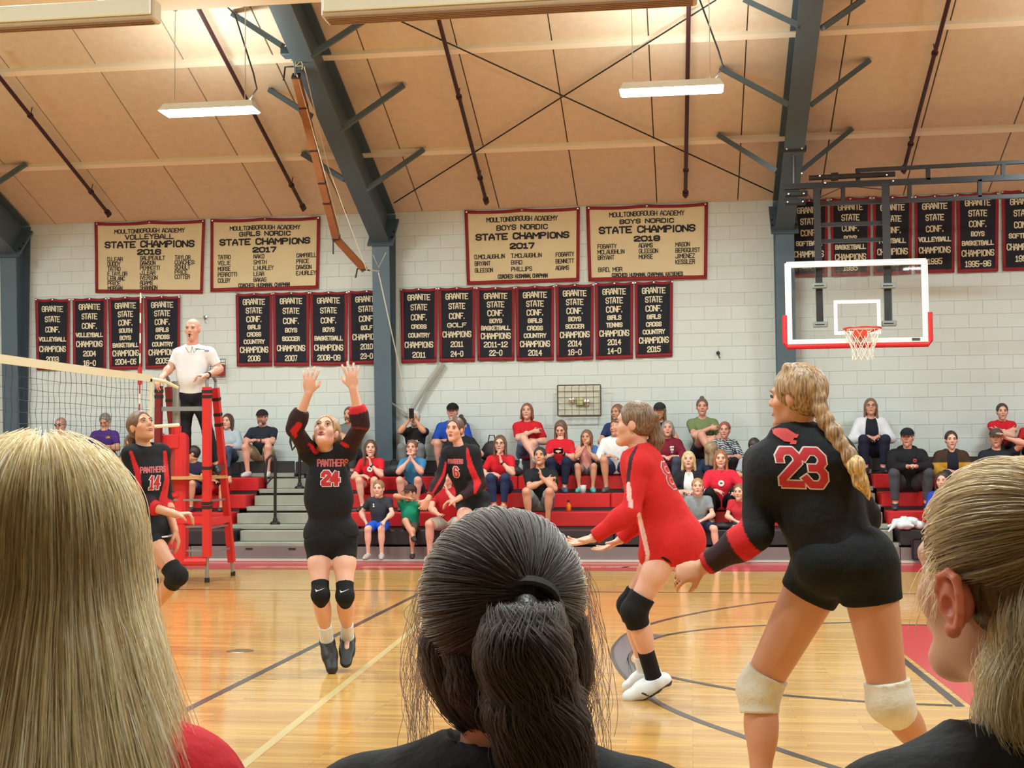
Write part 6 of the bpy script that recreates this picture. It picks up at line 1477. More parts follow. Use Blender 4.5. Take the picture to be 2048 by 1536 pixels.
# ---- player 14, running in from the left
D = 9.55; p = mk(D); s = 1.05
yw = .75; fw = Vector((math.sin(yw), -math.cos(yw), 0))
J = dict(fwd=fw, neck=p(288, 897), pel=p(300, 1062), shr=p(262, 908, -.08), shl=p(322, 905, .10), elr=p(278, 1006, -.10), ell=p(330, 1000, .14), wrr=p(355, 1030, -.26), wrl=p(350, 1062, -.02),
         hipr=p(292, 1072, -.06), hipl=p(318, 1068, .06), knr=p(355, 1152, -.22), knl=p(272, 1170, .12), anr=p(296, 1232, .02), anl=p(206, 1236, .25), tor=p(312, 1276, -.02), tol=p(214, 1288, .22))
J['hax'] = head_axes(1.0, .42, -.05); J['head'] = p(283, 854)
J['hr'] = (nz(RIGHT+UP*.12), -UP, -FWD+UP*.5); J['hl'] = (nz(RIGHT*.3-UP), -RIGHT, -FWD)
hair_rgb[0] = (96, 66, 48)
X_, F_, U_ = J['hax']
hp = hair_prims('tied', J['head'], J['hax'], 1.05)+[Cn(J['head']-F_*.10, J['head']-F_*.13-Vector((0, 0, .03)), .024, .026, .01), Cn(J['head']-F_*.13-Vector((0, 0, .03)), J['head']-F_*.10-Vector((0, 0, .15)), .036, .016, .02)]
vneck = [Cn(J['neck']+fw*.12+Vector((0, 0, .04)), J['neck']+fw*.13-Vector((0, 0, .045)), .052, .008, .004, '-')]
pt = [('seg_t', J['elr'], J['wrr'], .08, K_MAR, -.5, .62), ('seg_t', J['elr'], J['wrr'], .08, K_RED, .40, .8), ('scr', [(262, 905), (275, 945), (279, 985)], [3, 6, 5], K_RED), ('scr', [(272, 985), (288, 1000), (270, 1012)], [8, 5, 6], K_RED),
      ('seg_t', J['elr'], J['wrr'], .08, K_MAR, -.15, .40), ('scr', [(330, 905), (334, 960), (326, 1000), (340, 1010)], [4, 5, 8, 10], K_RED, .3)]
root, jer, sh = player('player number 14 in black and red jersey running in beside the net', J, s, 'tan', (.35, 1.0), K_BLK, (24, 25, 30), hp, D, pt, mouth=.003, neckcut=vneck, sleeve={'r': 1.5, 'l': 1.4}, jersey_e=.020, hem=-.03, browrgb=(84, 58, 42))
rx = nz(RIGHT*math.cos(.35)+FWD*math.sin(.35)); dv = nz(FWD*math.cos(.35)-RIGHT*math.sin(.35))
number('14', jer, p(316, 970, -.35), rx, nz(UP+RIGHT*.12), dv, .080, .105, .016, root)
wrap_print('lettering', letters('PANTHERS', .190, .046, .009), bvh_of(jer), p(313, 944, -.35), rx, UP, dv, mat('print_pinkred', (190, 96, 104), .6), root, .003, 3)
solid('waistband', [Cn(J['pel']-UP*.035+rx*-.02, J['pel']-UP*.035+rx*.02, .14, .14, .02, clip=[(A3(J['pel']-UP*.030), A3(UP)), (A3(J['pel']-UP*.042), A3(-UP))])], .006, cloth('white_band', (226, 226, 226)), root)
for sd in 'rl':
    kneepad(root, J, sd, s, (24, 24, 26), up=.095, dn=.095, r=.066); sock(root, J, sd, s, (30, 28, 32), .86)
    shoe(root, J, sd, s*1.04, (56, 30, 36), (190, 180, 180), .006)
# ---- player 6, behind
D = 12.5; p = mk(D); s = 1.0
yw = -.30; fw = Vector((math.sin(yw), -math.cos(yw), 0))
J = dict(fwd=fw, neck=p(919, 895), pel=p(946, 1003, .12), shr=p(896, 906, .0), shl=p(947, 904, -.02), elr=p(879, 960, -.02), ell=p(962, 968, -.02), wrr=p(855, 1000, -.16), wrl=p(912, 1000, -.20),
         hipr=p(934, 1010, .10), hipl=p(962, 1010, .12), knr=p(922, 1068, -.25), knl=p(978, 1068, -.22), anr=p(934, 1172, .0), anl=p(990, 1172, .02), tor=p(928, 1192, -.17), tol=p(990, 1192, -.15))
J['hax'] = head_axes(-.22, .05, .06); J['head'] = p(909, 859, -.02)
J['hr'] = (nz(-RIGHT*.5-UP), -RIGHT*.2+FWD, -FWD); J['hl'] = (nz(-RIGHT-UP*.2), -UP, -FWD)
hair_rgb[0] = (86, 60, 46); X_, F_, U_ = J['hax']
hp = hair_prims('tied', J['head'], J['hax'], 1.0)+[Cn(J['head']-F_*.09, J['head']-F_*.12-Vector((0, 0, .10)), .026, .02, .01), Cn(p(902, 900, .02), p(898, 925, -.06), .022, .008, .01)]
vneck = [Cn(J['neck']+fw*.12+Vector((0, 0, .03)), J['neck']+fw*.13-Vector((0, 0, .06)), .048, .008, .004, '-')]
pt = [('seg_t', J['elr'], J['wrr'], .08, K_MAR, -.2, 1.2), ('seg_t', J['ell'], J['wrl'], .08, K_MAR, -.2, 1.2), ('scr', [(934, 897), (940, 930), (955, 965), (950, 985)], [2, 6, 7, 3], K_RED, .2), ('scr', [(892, 925), (887, 950), (866, 985)], [2, 3, 2], K_RED),
      ('seg_t', J['elr'], J['wrr'], .08, (150, 34, 42), .72, 1.2)]
root, jer, sh = player('player number 6 in black jersey crouching behind the dark ponytailed head', J, s, 'pink', (.5, .8), K_BLK, (24, 25, 30), hp, D, pt, h=.007, mouth=.008, neckcut=vneck, sleeve=1.8, jersey_e=.022, hem=-.06, browrgb=(84, 58, 42))
number('6', jer, p(909, 949, -.4), RIGHT, nz(UP-RIGHT*.1), FWD, .052, .105, .018, root)
wrap_print('lettering', letters('PANTHERS', .150, .050, .010), bvh_of(jer), p(908, 927, -.4), RIGHT, UP, FWD, mat('print_pinkred', (190, 96, 104), .6), root, .003, 3)
for sd in 'rl':
    kneepad(root, J, sd, s, (24, 24, 26)); sock(root, J, sd, s, (30, 28, 32), .8); shoe(root, J, sd, s, (40, 40, 44), (200, 200, 200), .008)
# ---- player 8 in red, seen from the side
D = 7.38; p = mk(D); s = 1.06
yw = -1.62; fw = Vector((math.sin(yw), -math.cos(yw), 0))
J = dict(fwd=fw, neck=p(1276, 906), pel=p(1338, 1086), shl=p(1280, 930, -.15), shr=p(1282, 926, .16), ell=p(1262, 1022, -.20), elr=p(1290, 1030, .20), wrl=p(1186, 1076, -.16), wrr=p(1240, 1080, .22),
         hipl=p(1332, 1106, -.09), hipr=p(1328, 1104, .10), knl=p(1268, 1222, -.10), knr=p(1258, 1210, .14), anl=p(1308, 1358, -.02), anr=p(1290, 1345, .22), tol=p(1258, 1392, -.05), tor=p(1256, 1372, .20))
J['hax'] = head_axes(-1.70, .04); J['head'] = p(1267, 848)
J['hl'] = (nz(-RIGHT-UP*.28), UP*.9-FWD*.2, -FWD*1.0+UP*.2); J['hr'] = (nz(-RIGHT-UP*.55), UP, -FWD)
hair_rgb[0] = (112, 86, 66); X_, F_, U_ = J['hax']
H0 = J['head']
hp = hair_prims('tied', H0, J['hax'], 1.06)+[Cn(H0-F_*.095+U_*.05, H0-F_*.125+U_*.045, .026, .022, .01), Cn(p(1308, 836), p(1316, 880), .026, .036, .02), Cn(p(1316, 880), p(1307, 940), .034, .010, .02), Cn(p(1304, 870), p(1296, 925), .016, .008, .02)]
pt = [('scr', [(1274, 893), (1262, 915), (1257, 950), (1256, 968)], [2, 4, 4, 4], (66, 30, 46)), ('scr', [(1257, 968), (1259, 995), (1262, 1012)], [4, 5, 4], (232, 190, 190)),
      ('scr', [(1278, 1030), (1288, 1075), (1296, 1110), (1291, 1128)], [4, 5, 4, 3], (236, 196, 190), -.02)]
hemN = nz(Vector((0, 0, -1))*.9+RIGHT*.02)
root, jer, sh = player('player in red long sleeved jersey crouching with both hands out', J, s, 'fair', (.25, .2), (206, 40, 42), (34, 24, 28), hp, D, pt, neckcut=(), sleeve=1.96, jersey_e=.020, hem=0, hemn=Vector((0, 0, -1)), hemp=p(1335, 1130), noface=False, browrgb=(120, 90, 66), shorts_t=.10,
    extra_top=[E(p(1350, 1078), (.17, .19, .145), frameM(fw, RIGHT.cross(UP), UP), .06), Cn(p(1330, 1030), p(1345, 1095), .13, .155, .08), E(p(1318, 1112), (.115, .15, .09), None, .05), Cn(p(1284, 930), p(1310, 1000), .118, .12, .06)])
bv = bvh_of(jer)
number('8', jer, p(1330, 950, -.05), nz(RIGHT*.35+FWD*.9), nz(UP-RIGHT*.40), nz(FWD*.55-RIGHT*.84), .11, .16, .024, root, red=(176, 120, 130), white=(232, 200, 200))
kneepad(root, J, 'l', s, (22, 22, 24), up=.095, dn=.085, r=.068); kneepad(root, J, 'r', s, (22, 22, 24), r=.062)
sock(root, J, 'l', s, (24, 24, 26), .58, r=.045); sock(root, J, 'r', s, (226, 226, 228), .75, r=.043)
def mark(P, C, heel, d, u, x):
    t = (P-np.array(heel))@np.array(d); z = (P-np.array(heel))@np.array(u)
    m = (np.abs(t-.13-z*.6) < .006) & (z > -.01) & (z < .03); C = C.copy(); C[m] = (40, 44, 52); m2 = (z < -.014) & (z > -.03+.008*np.sin(t*60)); C[m2] = (36, 38, 44); return C
shoe(root, J, 'l', 1.14, (226, 228, 230), (236, 236, 236), .005, mark); shoe(root, J, 'r', 1.1, (226, 228, 230), (226, 226, 226), .006)
# ---- player 23, nearest, seen from behind
D = 4.9; p = mk(D); s = 1.07
yw = -2.45; fw = Vector((math.sin(yw), -math.cos(yw), 0))
J = dict(fwd=fw, neck=p(1590, 868), pel=p(1684, 1120, -.02), shl=p(1522, 925, .09), shr=p(1672, 915, -.09), ell=p(1513, 1068, .0), elr=p(1728, 1030, .08), wrl=p(1404, 1134, .10), wrr=p(1712, 1108, .26),
         hipl=p(1642, 1142, .06), hipr=p(1734, 1142, -.06), knl=p(1518, 1378, .12), knr=p(1780, 1402, -.10), anl=p(1524, 1612, .02), anr=p(1878, 1545, .28), tol=p(1505, 1655, .16), tor=p(1890, 1600, .36))
J['hax'] = head_axes(-2.05, .0); J['head'] = p(1592, 796)
J['hl'] = (nz(-RIGHT-UP*.35), -UP*.6+FWD, -FWD); J['hr'] = (nz(-RIGHT*.4+FWD), -UP, UP)
hair_rgb[0] = (150, 118, 86); X_, F_, U_ = J['hax']; H0 = J['head']
hp = hair_prims('tied', H0, J['hax'], 1.06, th=.010)
def blob(q, pts):
    for (x, y, dd, r) in pts: q.append(E(onD(x, y, 4.9+dd), (r, r, r*1.15), None, .012))
blob(hp, [(1575, 738, -.02, .022), (1592, 740, -.03, .024), (1608, 748, -.04, .025), (1622, 760, -.06, .026), (1632, 778, -.08, .028), (1638, 798, -.09, .029), (1642, 820, -.10, .030), (1652, 842, -.11, .033), (1668, 866, -.13, .034), (1680, 890, -.14, .033), (1696, 912, -.15, .035),
          (1700, 922, -.15, .030)])
pt = [('seg_t', J['ell'], J['wrl'], .10, K_RED, .06, .42), ('seg_t', J['ell'], J['wrl'], .10, K_MAR, .34, .92), ('seg_t', J['ell'], J['wrl'], .10, (180, 34, 42), .84, 1.2)]
gl = [E(p(1650, 1128, -.06), (.115, .115, .115), None, .05), E(p(1728, 1130, -.10), (.115, .115, .115), None, .05)]
J['glute'] = gl+[Cn(J['hipl'], J['hipl']+(J['knl']-J['hipl'])*.20, .112, .108, .04, ends='b'), Cn(J['hipr'], J['hipr']+(J['knr']-J['hipr'])*.24, .112, .106, .04, ends='b')]
root, jer, sh = player('player number 23 with long blonde braid seen from behind in black', J, s, 'tan', (.9, .5), K_BLK, (17, 20, 23), hp, D, pt, g=1.08, h=.0065, hs=1.0, sleeve={'l': 1.93, 'r': 1.9}, jersey_e=.014, hem=.045, browrgb=(150, 120, 90), shorts_t=.2,
    extra_top=[Cn(p(1560, 940), p(1650, 940), .125, .125, .05, flat=(A3(FWD), .8)), Cn(p(1640, 1040), p(1660, 1080), .135, .135, .07), Cn(p(1578, 866), p(1592, 868), .068, .068, .03)])
solid('thigh_skin', [Cn(J['hipl'], J['knl'], .108, .068, .03), Cn(J['hipr'], J['knr'], .106, .066, .03), E(J['knl']+(J['anl']-J['knl'])*.3, (.062, .062, .12), None, .03)], .010, skin_mat('tan'), root)
xb = nz(RIGHT*.93+FWD*-.37*-1); xb = nz(RIGHT*.92-FWD*.10)
number('23', jer, p(1653, 950, -.5), nz(RIGHT+UP*.0), nz(UP-RIGHT*.14), nz(FWD), .168, .150, .0255, root, white=(230, 214, 214), ol=.005)
wrap_print('cat_crest', [[(-.050, .030), (-.030, .036), (-.040, .004), (-.048, .012)], [(-.030, .036), (.000, .034), (-.006, -.020), (-.040, .004)], [(.000, .034), (.034, .012), (.022, -.022), (-.006, -.020)], [(.034, .012), (.046, .010), (.040, -.004), (.026, -.004)], [(.022, -.012), (.040, -.016), (.036, -.030), (.012, -.030)]],
           bvh_of(jer), p(1613, 881, -.4), RIGHT*.9, nz(UP+RIGHT*.1)*.9, FWD, mat('print_crest', (206, 74, 76), .6), root, .003, 2)
# braid, tied in bulging sections, hangs down the back
br_ = []
for i, (x, y, r) in enumerate([(1712, 938, .036), (1716, 948, .030), (1720, 962, .024), (1727, 975, .026), (1733, 988, .026)]): br_.append(E(p(x, y, -.17), (r*.9, r*.9, r), None, .01))
blob2 = [E(onD(x, y, 4.9+dd), (r, r, r*1.2), None, .010) for (x, y, dd, r) in [(1700, 920, -.16, .024), (1712, 932, -.17, .034), (1716, 948, -.17, .024), (1720, 960, -.17, .030), (1728, 972, -.17, .020)]]
tailend = [Cn(p(1726, 968, -.17), p(1738, 1000, -.17), .018, .004, .01), Cn(p(1726, 970, -.17), p(1744, 992, -.17), .014, .004, .01)]
solid('braid', blob2+tailend, .005, hair_mat('hair_braid', (196, 160, 112)), root)
for sd, tt in (('l', 0), ('r', 0)):
    kneepad(root, J, sd, s, (226, 220, 208), up=.07, dn=.085, r=.076, name='knee_sleeve')
    sock(root, J, sd, s, (226, 226, 226), .8); shoe(root, J, sd, s, (224, 224, 226), (224, 224, 224), .008)
# ---- referee standing on the stand
D = 14.95; p = mk(D); s = 1.09
J = dict(fwd=nz((.1, -1, 0)), neck=p(384, 694), pel=p(384, 790), shr=p(357, 708), shl=p(419, 706), elr=p(341, 735, -.03), ell=p(439, 738, .02), wrr=p(322, 757, -.22), wrl=p(413, 751, -.22),
         hipr=p(373, 798), hipl=p(400, 798), knr=p(370, 866, -.05), knl=p(416, 866, -.03), anr=p(370, 933, .02), anl=p(430, 931, .03), tor=p(365, 943, -.16), tol=p(436, 943, -.14))
J['hax'] = head_axes(.06, -.02); J['head'] = p(385, 659, -.02)
J['hr'] = (nz(-RIGHT*.5-UP-FWD), -UP, -FWD); J['hl'] = (nz(-RIGHT-FWD*.4), -UP, -FWD)
hair_rgb[0] = (150, 132, 118)
pt = [('scr', [(391, 698), (408, 699)], .9, (100, 110, 130))]
root, jer, sh = player('balding referee in white polo and dark trousers standing above the net', J, s, 'pink', (.6, .7), (232, 230, 236), (30, 32, 42), hair_prims('bald', J['head'], J['hax'], 1.08, th=.004), D, pt, fem=False, h=.0075, hs=1.09, sleeve=.72, jersey_e=.020, hem=-.02, bel=.03, shorts_t=1.88, browrgb=(170, 140, 120), jname='polo_shirt')
x_, f_, u_ = J['hax']; c = J['head']
MB().tube([c+f_*.095-u_*.063, c+f_*.125-u_*.066], .009, 8).tube([c+f_*.115-u_*.068, c+f_*.118-u_*.095], .008, 8).build('whistle', M_BLACK, root)
MB().tube([p(371, 695, -.12), p(376, 703, -.16), p(382, 705, -.17), p(384, 693, -.17)], .003, 5).tube([p(384, 693, -.17), p(388, 705, -.17), p(396, 696, -.12)], .003, 5).build('lanyard', mat('grey_cord', (90, 96, 110), .6), root)
MB().tube([J['wrl']-RIGHT*.0+nz(J['ell']-J['wrl'])*.02, J['wrl']+nz(J['ell']-J['wrl'])*.045], .036, 12).build('wristwatch', M_BLACK, root)
wrap_print('chest_logo', letters('O', .05, .022, .004)+letters('---', .03, .012, .004), bvh_of(jer), p(400, 700, -.4), RIGHT, UP, FWD, mat('print_navy', (50, 60, 90), .6), root, .003, 1)
for sd in 'lr': shoe(root, J, sd, s, (30, 30, 32), (40, 40, 40), .008)
# ------------------------------------------------------------------ the three spectators right in front of the camera
def strand_mat(name, dark, light, rough=.32):
    m = bpy.data.materials.new(name); m.use_nodes = True; nt = m.node_tree; N = nt.nodes; L = nt.links
    for n in list(N):
        if n.type == 'BSDF_PRINCIPLED': N.remove(n)
    h = N.new('ShaderNodeBsdfHairPrincipled'); h.parametrization = 'COLOR'
    hi = N.new('ShaderNodeHairInfo'); cr = N.new('ShaderNodeValToRGB'); cr.color_ramp.elements[0].color = (*lin(dark), 1); cr.color_ramp.elements[1].color = (*lin(light), 1)
    L.new(hi.outputs['Random'], cr.inputs[0]); L.new(cr.outputs[0], h.inputs['Color'])
    h.inputs['Roughness'].default_value = rough; h.inputs['Radial Roughness'].default_value = .4; h.inputs['Random Roughness'].default_value = .2
    L.new(h.outputs[0], N['Material Output'].inputs[0]); return m
def strands(name, P, R, m, parent):
    """P (n, k, 3) world positions, R (n, k) radii"""
    n, k, _ = P.shape; c = bpy.data.hair_curves.new(name); c.add_curves([k]*n)
    off = wpos(parent); Q = (P-np.array(off)).astype(f32); c.points.foreach_set('position', Q.ravel())
    at = c.attributes.get('radius') or c.attributes.new('radius', 'FLOAT', 'POINT'); at.data.foreach_set('value', R.astype(f32).ravel())
    c.materials.append(m); o = bpy.data.objects.new(name, c); COL.objects.link(o); o.parent = parent; o.location = (0, 0, 0); o['kind'] = 'stuff'; return o
def streaks(name, P, R, cl, cols, parent, rough=.42):
    for i, (a, b) in enumerate(cols):
        k_ = (cl % len(cols)) == i
        strands(name, P[k_], R[k_], strand_mat('%s_%d_%d' % (name, i, a[0]), a, b, rough), parent)
def near_person(px, py, D, lab, yaw, top_rgb, skin='fair', g=1.0, hs=1.0, hpitch=0.0, drop=0.0, e=.02, lean=0.0, extra_top=(), hyaw=None, hb=.009, ears=True, extra_body=()):
    c = onD(px, py, D); f = Vector((math.sin(yaw), -math.cos(yaw), 0)); r = Vector((-math.cos(yaw), -math.sin(yaw), 0)); u = Vector((0, 0, 1))
    J = dict(fwd=f, head=c, hax=head_axes(yaw if hyaw is None else hyaw, hpitch)); nk = c-u*(.165+drop)-f*(.025+lean); J['neck'] = nk
    J['pel'] = nk-u*.475-f*.02; J['shr'] = nk+r*.165-u*.065; J['shl'] = nk-r*.165-u*.065
    for sd, sg in (('l', -1), ('r', 1)):
        J['hip'+sd] = J['pel']+r*(sg*.085)-u*.02; J['kn'+sd] = J['pel']+r*(sg*.11)+f*.42+u*.01; J['an'+sd] = Vector((J['kn'+sd].x, J['kn'+sd].y, .085)); J['to'+sd] = J['an'+sd]+f*.15-u*.055
        J['el'+sd], J['wr'+sd] = ik(J['sh'+sd], J['pel']+r*(sg*.08)+f*.24+u*.06, .275, .245, r*sg-f*.3-u*.6); J['h'+sd] = (nz(f*.7-r*sg*.6), -u, -r*sg)
    root = empty('person', (c.x, c.y, 0), lab, 'person', None)
    q = body_prims(J, True, g, 1.0, 0, hs, 1.0, (.4, .4), ears=ears)+list(extra_body)
    solid('body', q, .018, skin_mat(skin), root, split=(nk-u*.02, u, hb))
    q = torso_prims(J, e, True, g, 0, 1.0)
    for sd in 'lr': q += arm_prims(J, sd, .02, g, 1.0, t1=.75, ends=True)
    q += list(extra_top)
    q.append(E(nk+f*.008+u*.045, (.066, .068, .036), None, .008, '-')); q.append(PL(J['pel']-u*.08, -u))
    solid('shirt', q, .0085, cloth('near_%d' % top_rgb[0], top_rgb), root)
    q = [E(J['pel'], (.165, .12, .11), None, .05)]
    for sd in 'lr': q += leg_prims(J, sd, .012, g, 1.0, t1=1.9, ends=True)
    solid('trousers', q, .018, cloth('c40_44_60', (40, 44, 60)), root)
    for sd in 'lr': shoe(root, J, sd, 1.0, (220, 220, 220), (230, 230, 230), .01)
    return root, J
def on_head(c, ax, hs, az, th, off, cx=-.018, cz=.030, rx=.074, ry=.093, rz=.087):
    """point on the skull: az azimuth about the up axis (0 = face), th polar angle from the crown; arrays allowed"""
    x, f, u = [np.array(v) for v in ax]
    a = np.sin(th)*np.sin(az)*(rx+off)*hs; b = (cx+np.sin(th)*np.cos(az)*(ry+off))*hs; d = (cz+np.cos(th)*(rz+off))*hs
    return np.array(c)+a[..., None]*x+b[..., None]*f+d[..., None]*u
def scalp(name, c, ax, hs, th, m, root, extra=(), h=.006, front=True, cutz=-.075):
    x, f, u = ax
    def P(a, b, d): return c+x*(a*hs)+f*(b*hs)+u*(d*hs)
    R = frameM(x, f, u)
    q = [E(P(0, -.018, .030), ((.074+th)*hs, (.092+th)*hs, (.087+th)*hs), R, .01), E(P(0, -.045, -.03), (.066*hs, .052*hs, .06*hs), R, .03)]+list(extra)
    q += [E(P(0, .115, -.030), (.078*hs, .085*hs, .102*hs), R, .012, '-')]
    return solid(name, q, h, m, root)
# ---- blonde head, bottom left
HS = 1.0
root, J = near_person(104, 1140, 1.40, 'long haired blonde spectator in red shirt seen from behind in the lower left corner', math.pi-.15, (206, 34, 48), hs=1.02, e=.03, drop=.0)
c, ax = J['head'], J['hax']; hs = 1.05
M_BB = hair_mat('blonde_base', (118, 88, 48), (176, 142, 84)); x, f, u = ax
ex_ = []
for sg in (-1, 1): ex_ += [Cn(c+x*(sg*.052)-f*.03, c+x*(sg*.15)-f*.06-u*.62, .045, .075, .03), Cn(c+x*(sg*.02)-f*.07, c+x*(sg*.028)-f*.085-u*.62, .04, .05, .03)]
scalp('hair_mass', c, ax, hs, .012, M_BB, root, ex_)
n, k = 17000, 24
az = RNG.uniform(.75, 2*math.pi-.75, n); th0 = np.arccos(RNG.uniform(.0, 1.0, n))*.98; lay = RNG.uniform(.010, .024, n)
clump = RNG.integers(0, 240, n); cj = RNG.normal(0, 1, (240, 4))
az = az*.35+(.75+(clump/240.0)*(2*math.pi-1.5))*.65+cj[clump, 0]*.03; az = np.clip(az, .75, 2*math.pi-.75)
T = np.linspace(0, 1, k); P = np.zeros((n, k, 3)); s_arc = 1.66-th0; Ltot = .80+RNG.normal(0, .05, n); arcL = s_arc*.105
s = T[None]*Ltot[:, None]; on = s < arcL[:, None]
thp = th0[:, None]+np.minimum(s, arcL[:, None])/.105
base = on_head(c, ax, hs, az[:, None]+0*thp, thp, lay[:, None]+.004*np.sin(clump[:, None]*1.7+thp*3))
hang = np.clip(s-arcL[:, None], 0, None)
out = np.stack([np.sin(az), np.cos(az)], 1); X3, F3 = np.array(x), np.array(f)
dirv = out[:, :1]*X3+out[:, 1:]*F3
fl = .03*np.sin(hang*4.0)+hang*(.10+.06*cj[clump, 1])[:, None]*.6
wav = .008*np.sin(hang*(22+6*cj[clump, 2])[:, None]+clump[:, None])*np.clip(hang*5, 0, 1)
fl = np.minimum(fl, .05+.05*hang)+.34*np.clip(hang-.05, 0, .5)
P = base+dirv[:, None, :]*(fl+wav)[..., None]; P[..., 2] -= hang
push = np.clip((hang-.03)/.18, 0, 1)*(.055+.075*np.clip(np.cos(az), -.2, 1))[:, None]; P -= push[..., None]*F3
P += (RNG.normal(0, .0022, (n, 1, 3))+np.cumsum(RNG.normal(0, .0006, (n, k, 3)), 1))
# hair falls behind and beside the shoulders, not in front of the face
R = np.full((n, k), .00042)*(1-.6*T[None]**4)
streaks('hair', P, R, clump, [((78, 50, 24), (128, 90, 46)), ((146, 108, 56), (216, 174, 100)), ((206, 166, 94), (255, 230, 160)), ((94, 66, 34), (172, 132, 72))], root)
# ---- dark ponytail, bottom centre
root, J = near_person(1010, 1244, 1.53, 'spectator with dark brown ponytail and black shirt seen from behind at bottom centre', math.pi, (26, 27, 32), skin='tan', hs=1.0, e=.03,
    extra_body=[E(onD(866, 1300, 1.54), (.008, .016, .026), None, .004), Cn(onD(866, 1300, 1.54), onD(900, 1300, 1.54), .012, .02, .01)])
c, ax = J['head'], J['hax']; x, f, u = ax; hs = 1.0
M_DB = hair_mat('dark_base', (16, 12, 11), (34, 26, 22))
tie = onD(1052, 1188, 1.53-.105)
def Q3(px, py, dd): return onD(px, py, 1.53+dd)
pony = [(1050, 1196, -.100, .016), (1052, 1216, -.135, .026), (1048, 1262, -.152, .036), (1050, 1320, -.152, .040), (1062, 1372, -.14, .036), (1072, 1420, -.13, .045), (1085, 1480, -.12, .040), (1095, 1560, -.10, .040), (1100, 1640, -.09, .03)]
ex_ = []
for (a, b) in zip(pony[1:], pony[2:]): ex_.append(Cn(Q3(*a[:3]), Q3(*b[:3]), a[3]*.62, b[3]*.62, .012))
nape = [[(905, 1230, -.040, .026), (896, 1290, -.040, .030), (912, 1360, -.040, .034), (948, 1425, -.04, .030), (975, 1470, -.04, .015)], [(1118, 1230, -.040, .026), (1124, 1290, -.040, .030), (1120, 1360, -.040, .034), (1105, 1430, -.04, .030), (1095, 1475, -.04, .015)], [(960, 1300, -.07, .04), (970, 1390, -.07, .04), (1000, 1440, -.06, .03)], [(1060, 1300, -.07, .04), (1070, 1390, -.07, .04), (1070, 1440, -.06, .03)]]
for pth in nape:
    for (a, b) in zip(pth, pth[1:]): ex_.append(Cn(Q3(*a[:3]), Q3(*b[:3]), a[3]*.8, b[3]*.8, .012))
scalp('hair_mass', c, ax, hs, .015, M_DB, root, ex_)
n, k = 9000, 16
az = RNG.uniform(.62, 2*math.pi-.62, n); th0 = RNG.uniform(.1, 2.05, n)
S0 = on_head(c, ax, hs, az, th0, np.full(n, .017)); C = np.array(c)+np.array(u)*.03-np.array(f)*.018; tp = np.array(tie)
clump = (az*14).astype(int)*31+(th0*9).astype(int)
T = np.linspace(0, 1, k)[None, :, None]
mid = S0[:, None]*(1-T)+tp*T; v = mid-C; Xv = v@np.array(x); Fv = v@np.array(f); Uv = v@np.array(u)
rr = np.sqrt((Xv/(.0925*hs))**2+(Fv/(.110*hs))**2+(Uv/(.101*hs))**2)+1e-6
lift = 1.0+RNG.uniform(0, .035, n)[:, None]+.03*np.sin(clump[:, None]*2.3)*np.sin(T[..., 0]*3.14)
P = C+v/rr[..., None]*lift[..., None]
keep = np.linalg.norm(S0-tp, axis=1) > .01; P = P[keep]
P += np.cumsum(RNG.normal(0, .0004, P.shape), 1)
R = np.full(P.shape[:2], .00042); MS = strand_mat('dark_strands', (7, 5, 5), (28, 20, 17), .5)
strands('hair', P, R, MS, root)
# ponytail strands
def bundle(path, n, k, jitter, rad=.00042, wave=.0, twist=1.2, spread=1.0):
    pts = [np.array(Q3(*q[:3])) for q in path]; rs = np.array([q[3] for q in path]); t = np.linspace(0, len(pts)-1.001, k); i = t.astype(int); fr = (t-i)[:, None]
    A = np.array(pts); cen = A[i]*(1-fr)+A[np.minimum(i+1, len(pts)-1)]*fr; rad_ = rs[i]*(1-fr[:, 0])+rs[np.minimum(i+1, len(pts)-1)]*fr[:, 0]
    ph = RNG.uniform(0, 2*math.pi, n); rf = np.sqrt(RNG.uniform(.35, 1, n))*spread; cl = RNG.integers(0, 60, n)
    an = ph[:, None]+twist*np.linspace(0, 1, k)[None]*(1+.4*np.sin(cl))[:, None]
    P = cen[None]+(np.cos(an)*rf[:, None]*rad_[None])[..., None]*np.array(RIGHT)+(np.sin(an)*rf[:, None]*rad_[None])[..., None]*np.array(FWD)
    w_ = wave*np.sin(np.linspace(0, 1, k)[None]*14+cl[:, None]); P += w_[..., None]*np.array(RIGHT)+(wave*np.cos(np.linspace(0, 1, k)[None]*11+cl[:, None]*2))[..., None]*np.array(FWD)
    P += RNG.normal(0, jitter, (n, 1, 3))+np.cumsum(RNG.normal(0, jitter*.35, (n, k, 3)), 1); return P, np.full((n, k), rad)
P, R = bundle(pony, 6000, 26, .0018, wave=.010, twist=2.2, spread=1.08); strands('ponytail', P, R, MS, root)
for pth in nape:
    P, R = bundle(pth, 1500, 14, .0016, wave=.003, twist=.5, spread=1.04); strands('nape_hair', P, R, MS, root)
mb = MB(); 
mb.tube([Q3(1052, 1196, -.112)+RIGHT*(.031*math.cos(t*math.pi/12))+UP*(.020*math.sin(t*math.pi/12))-FWD*(.006*math.sin(t*math.pi/12)) for t in range(24)], .0065, 8, closed=True)
mb.tube([Q3(1052, 1202, -.117)+RIGHT*(.033*math.cos(t*math.pi/12))+UP*(.021*math.sin(t*math.pi/12))-FWD*(.006*math.sin(t*math.pi/12)) for t in range(24)], .0055, 8, closed=True)
mb.build('hair_tie', mat('hair_tie', (16, 15, 17), .7), root)
fly = []
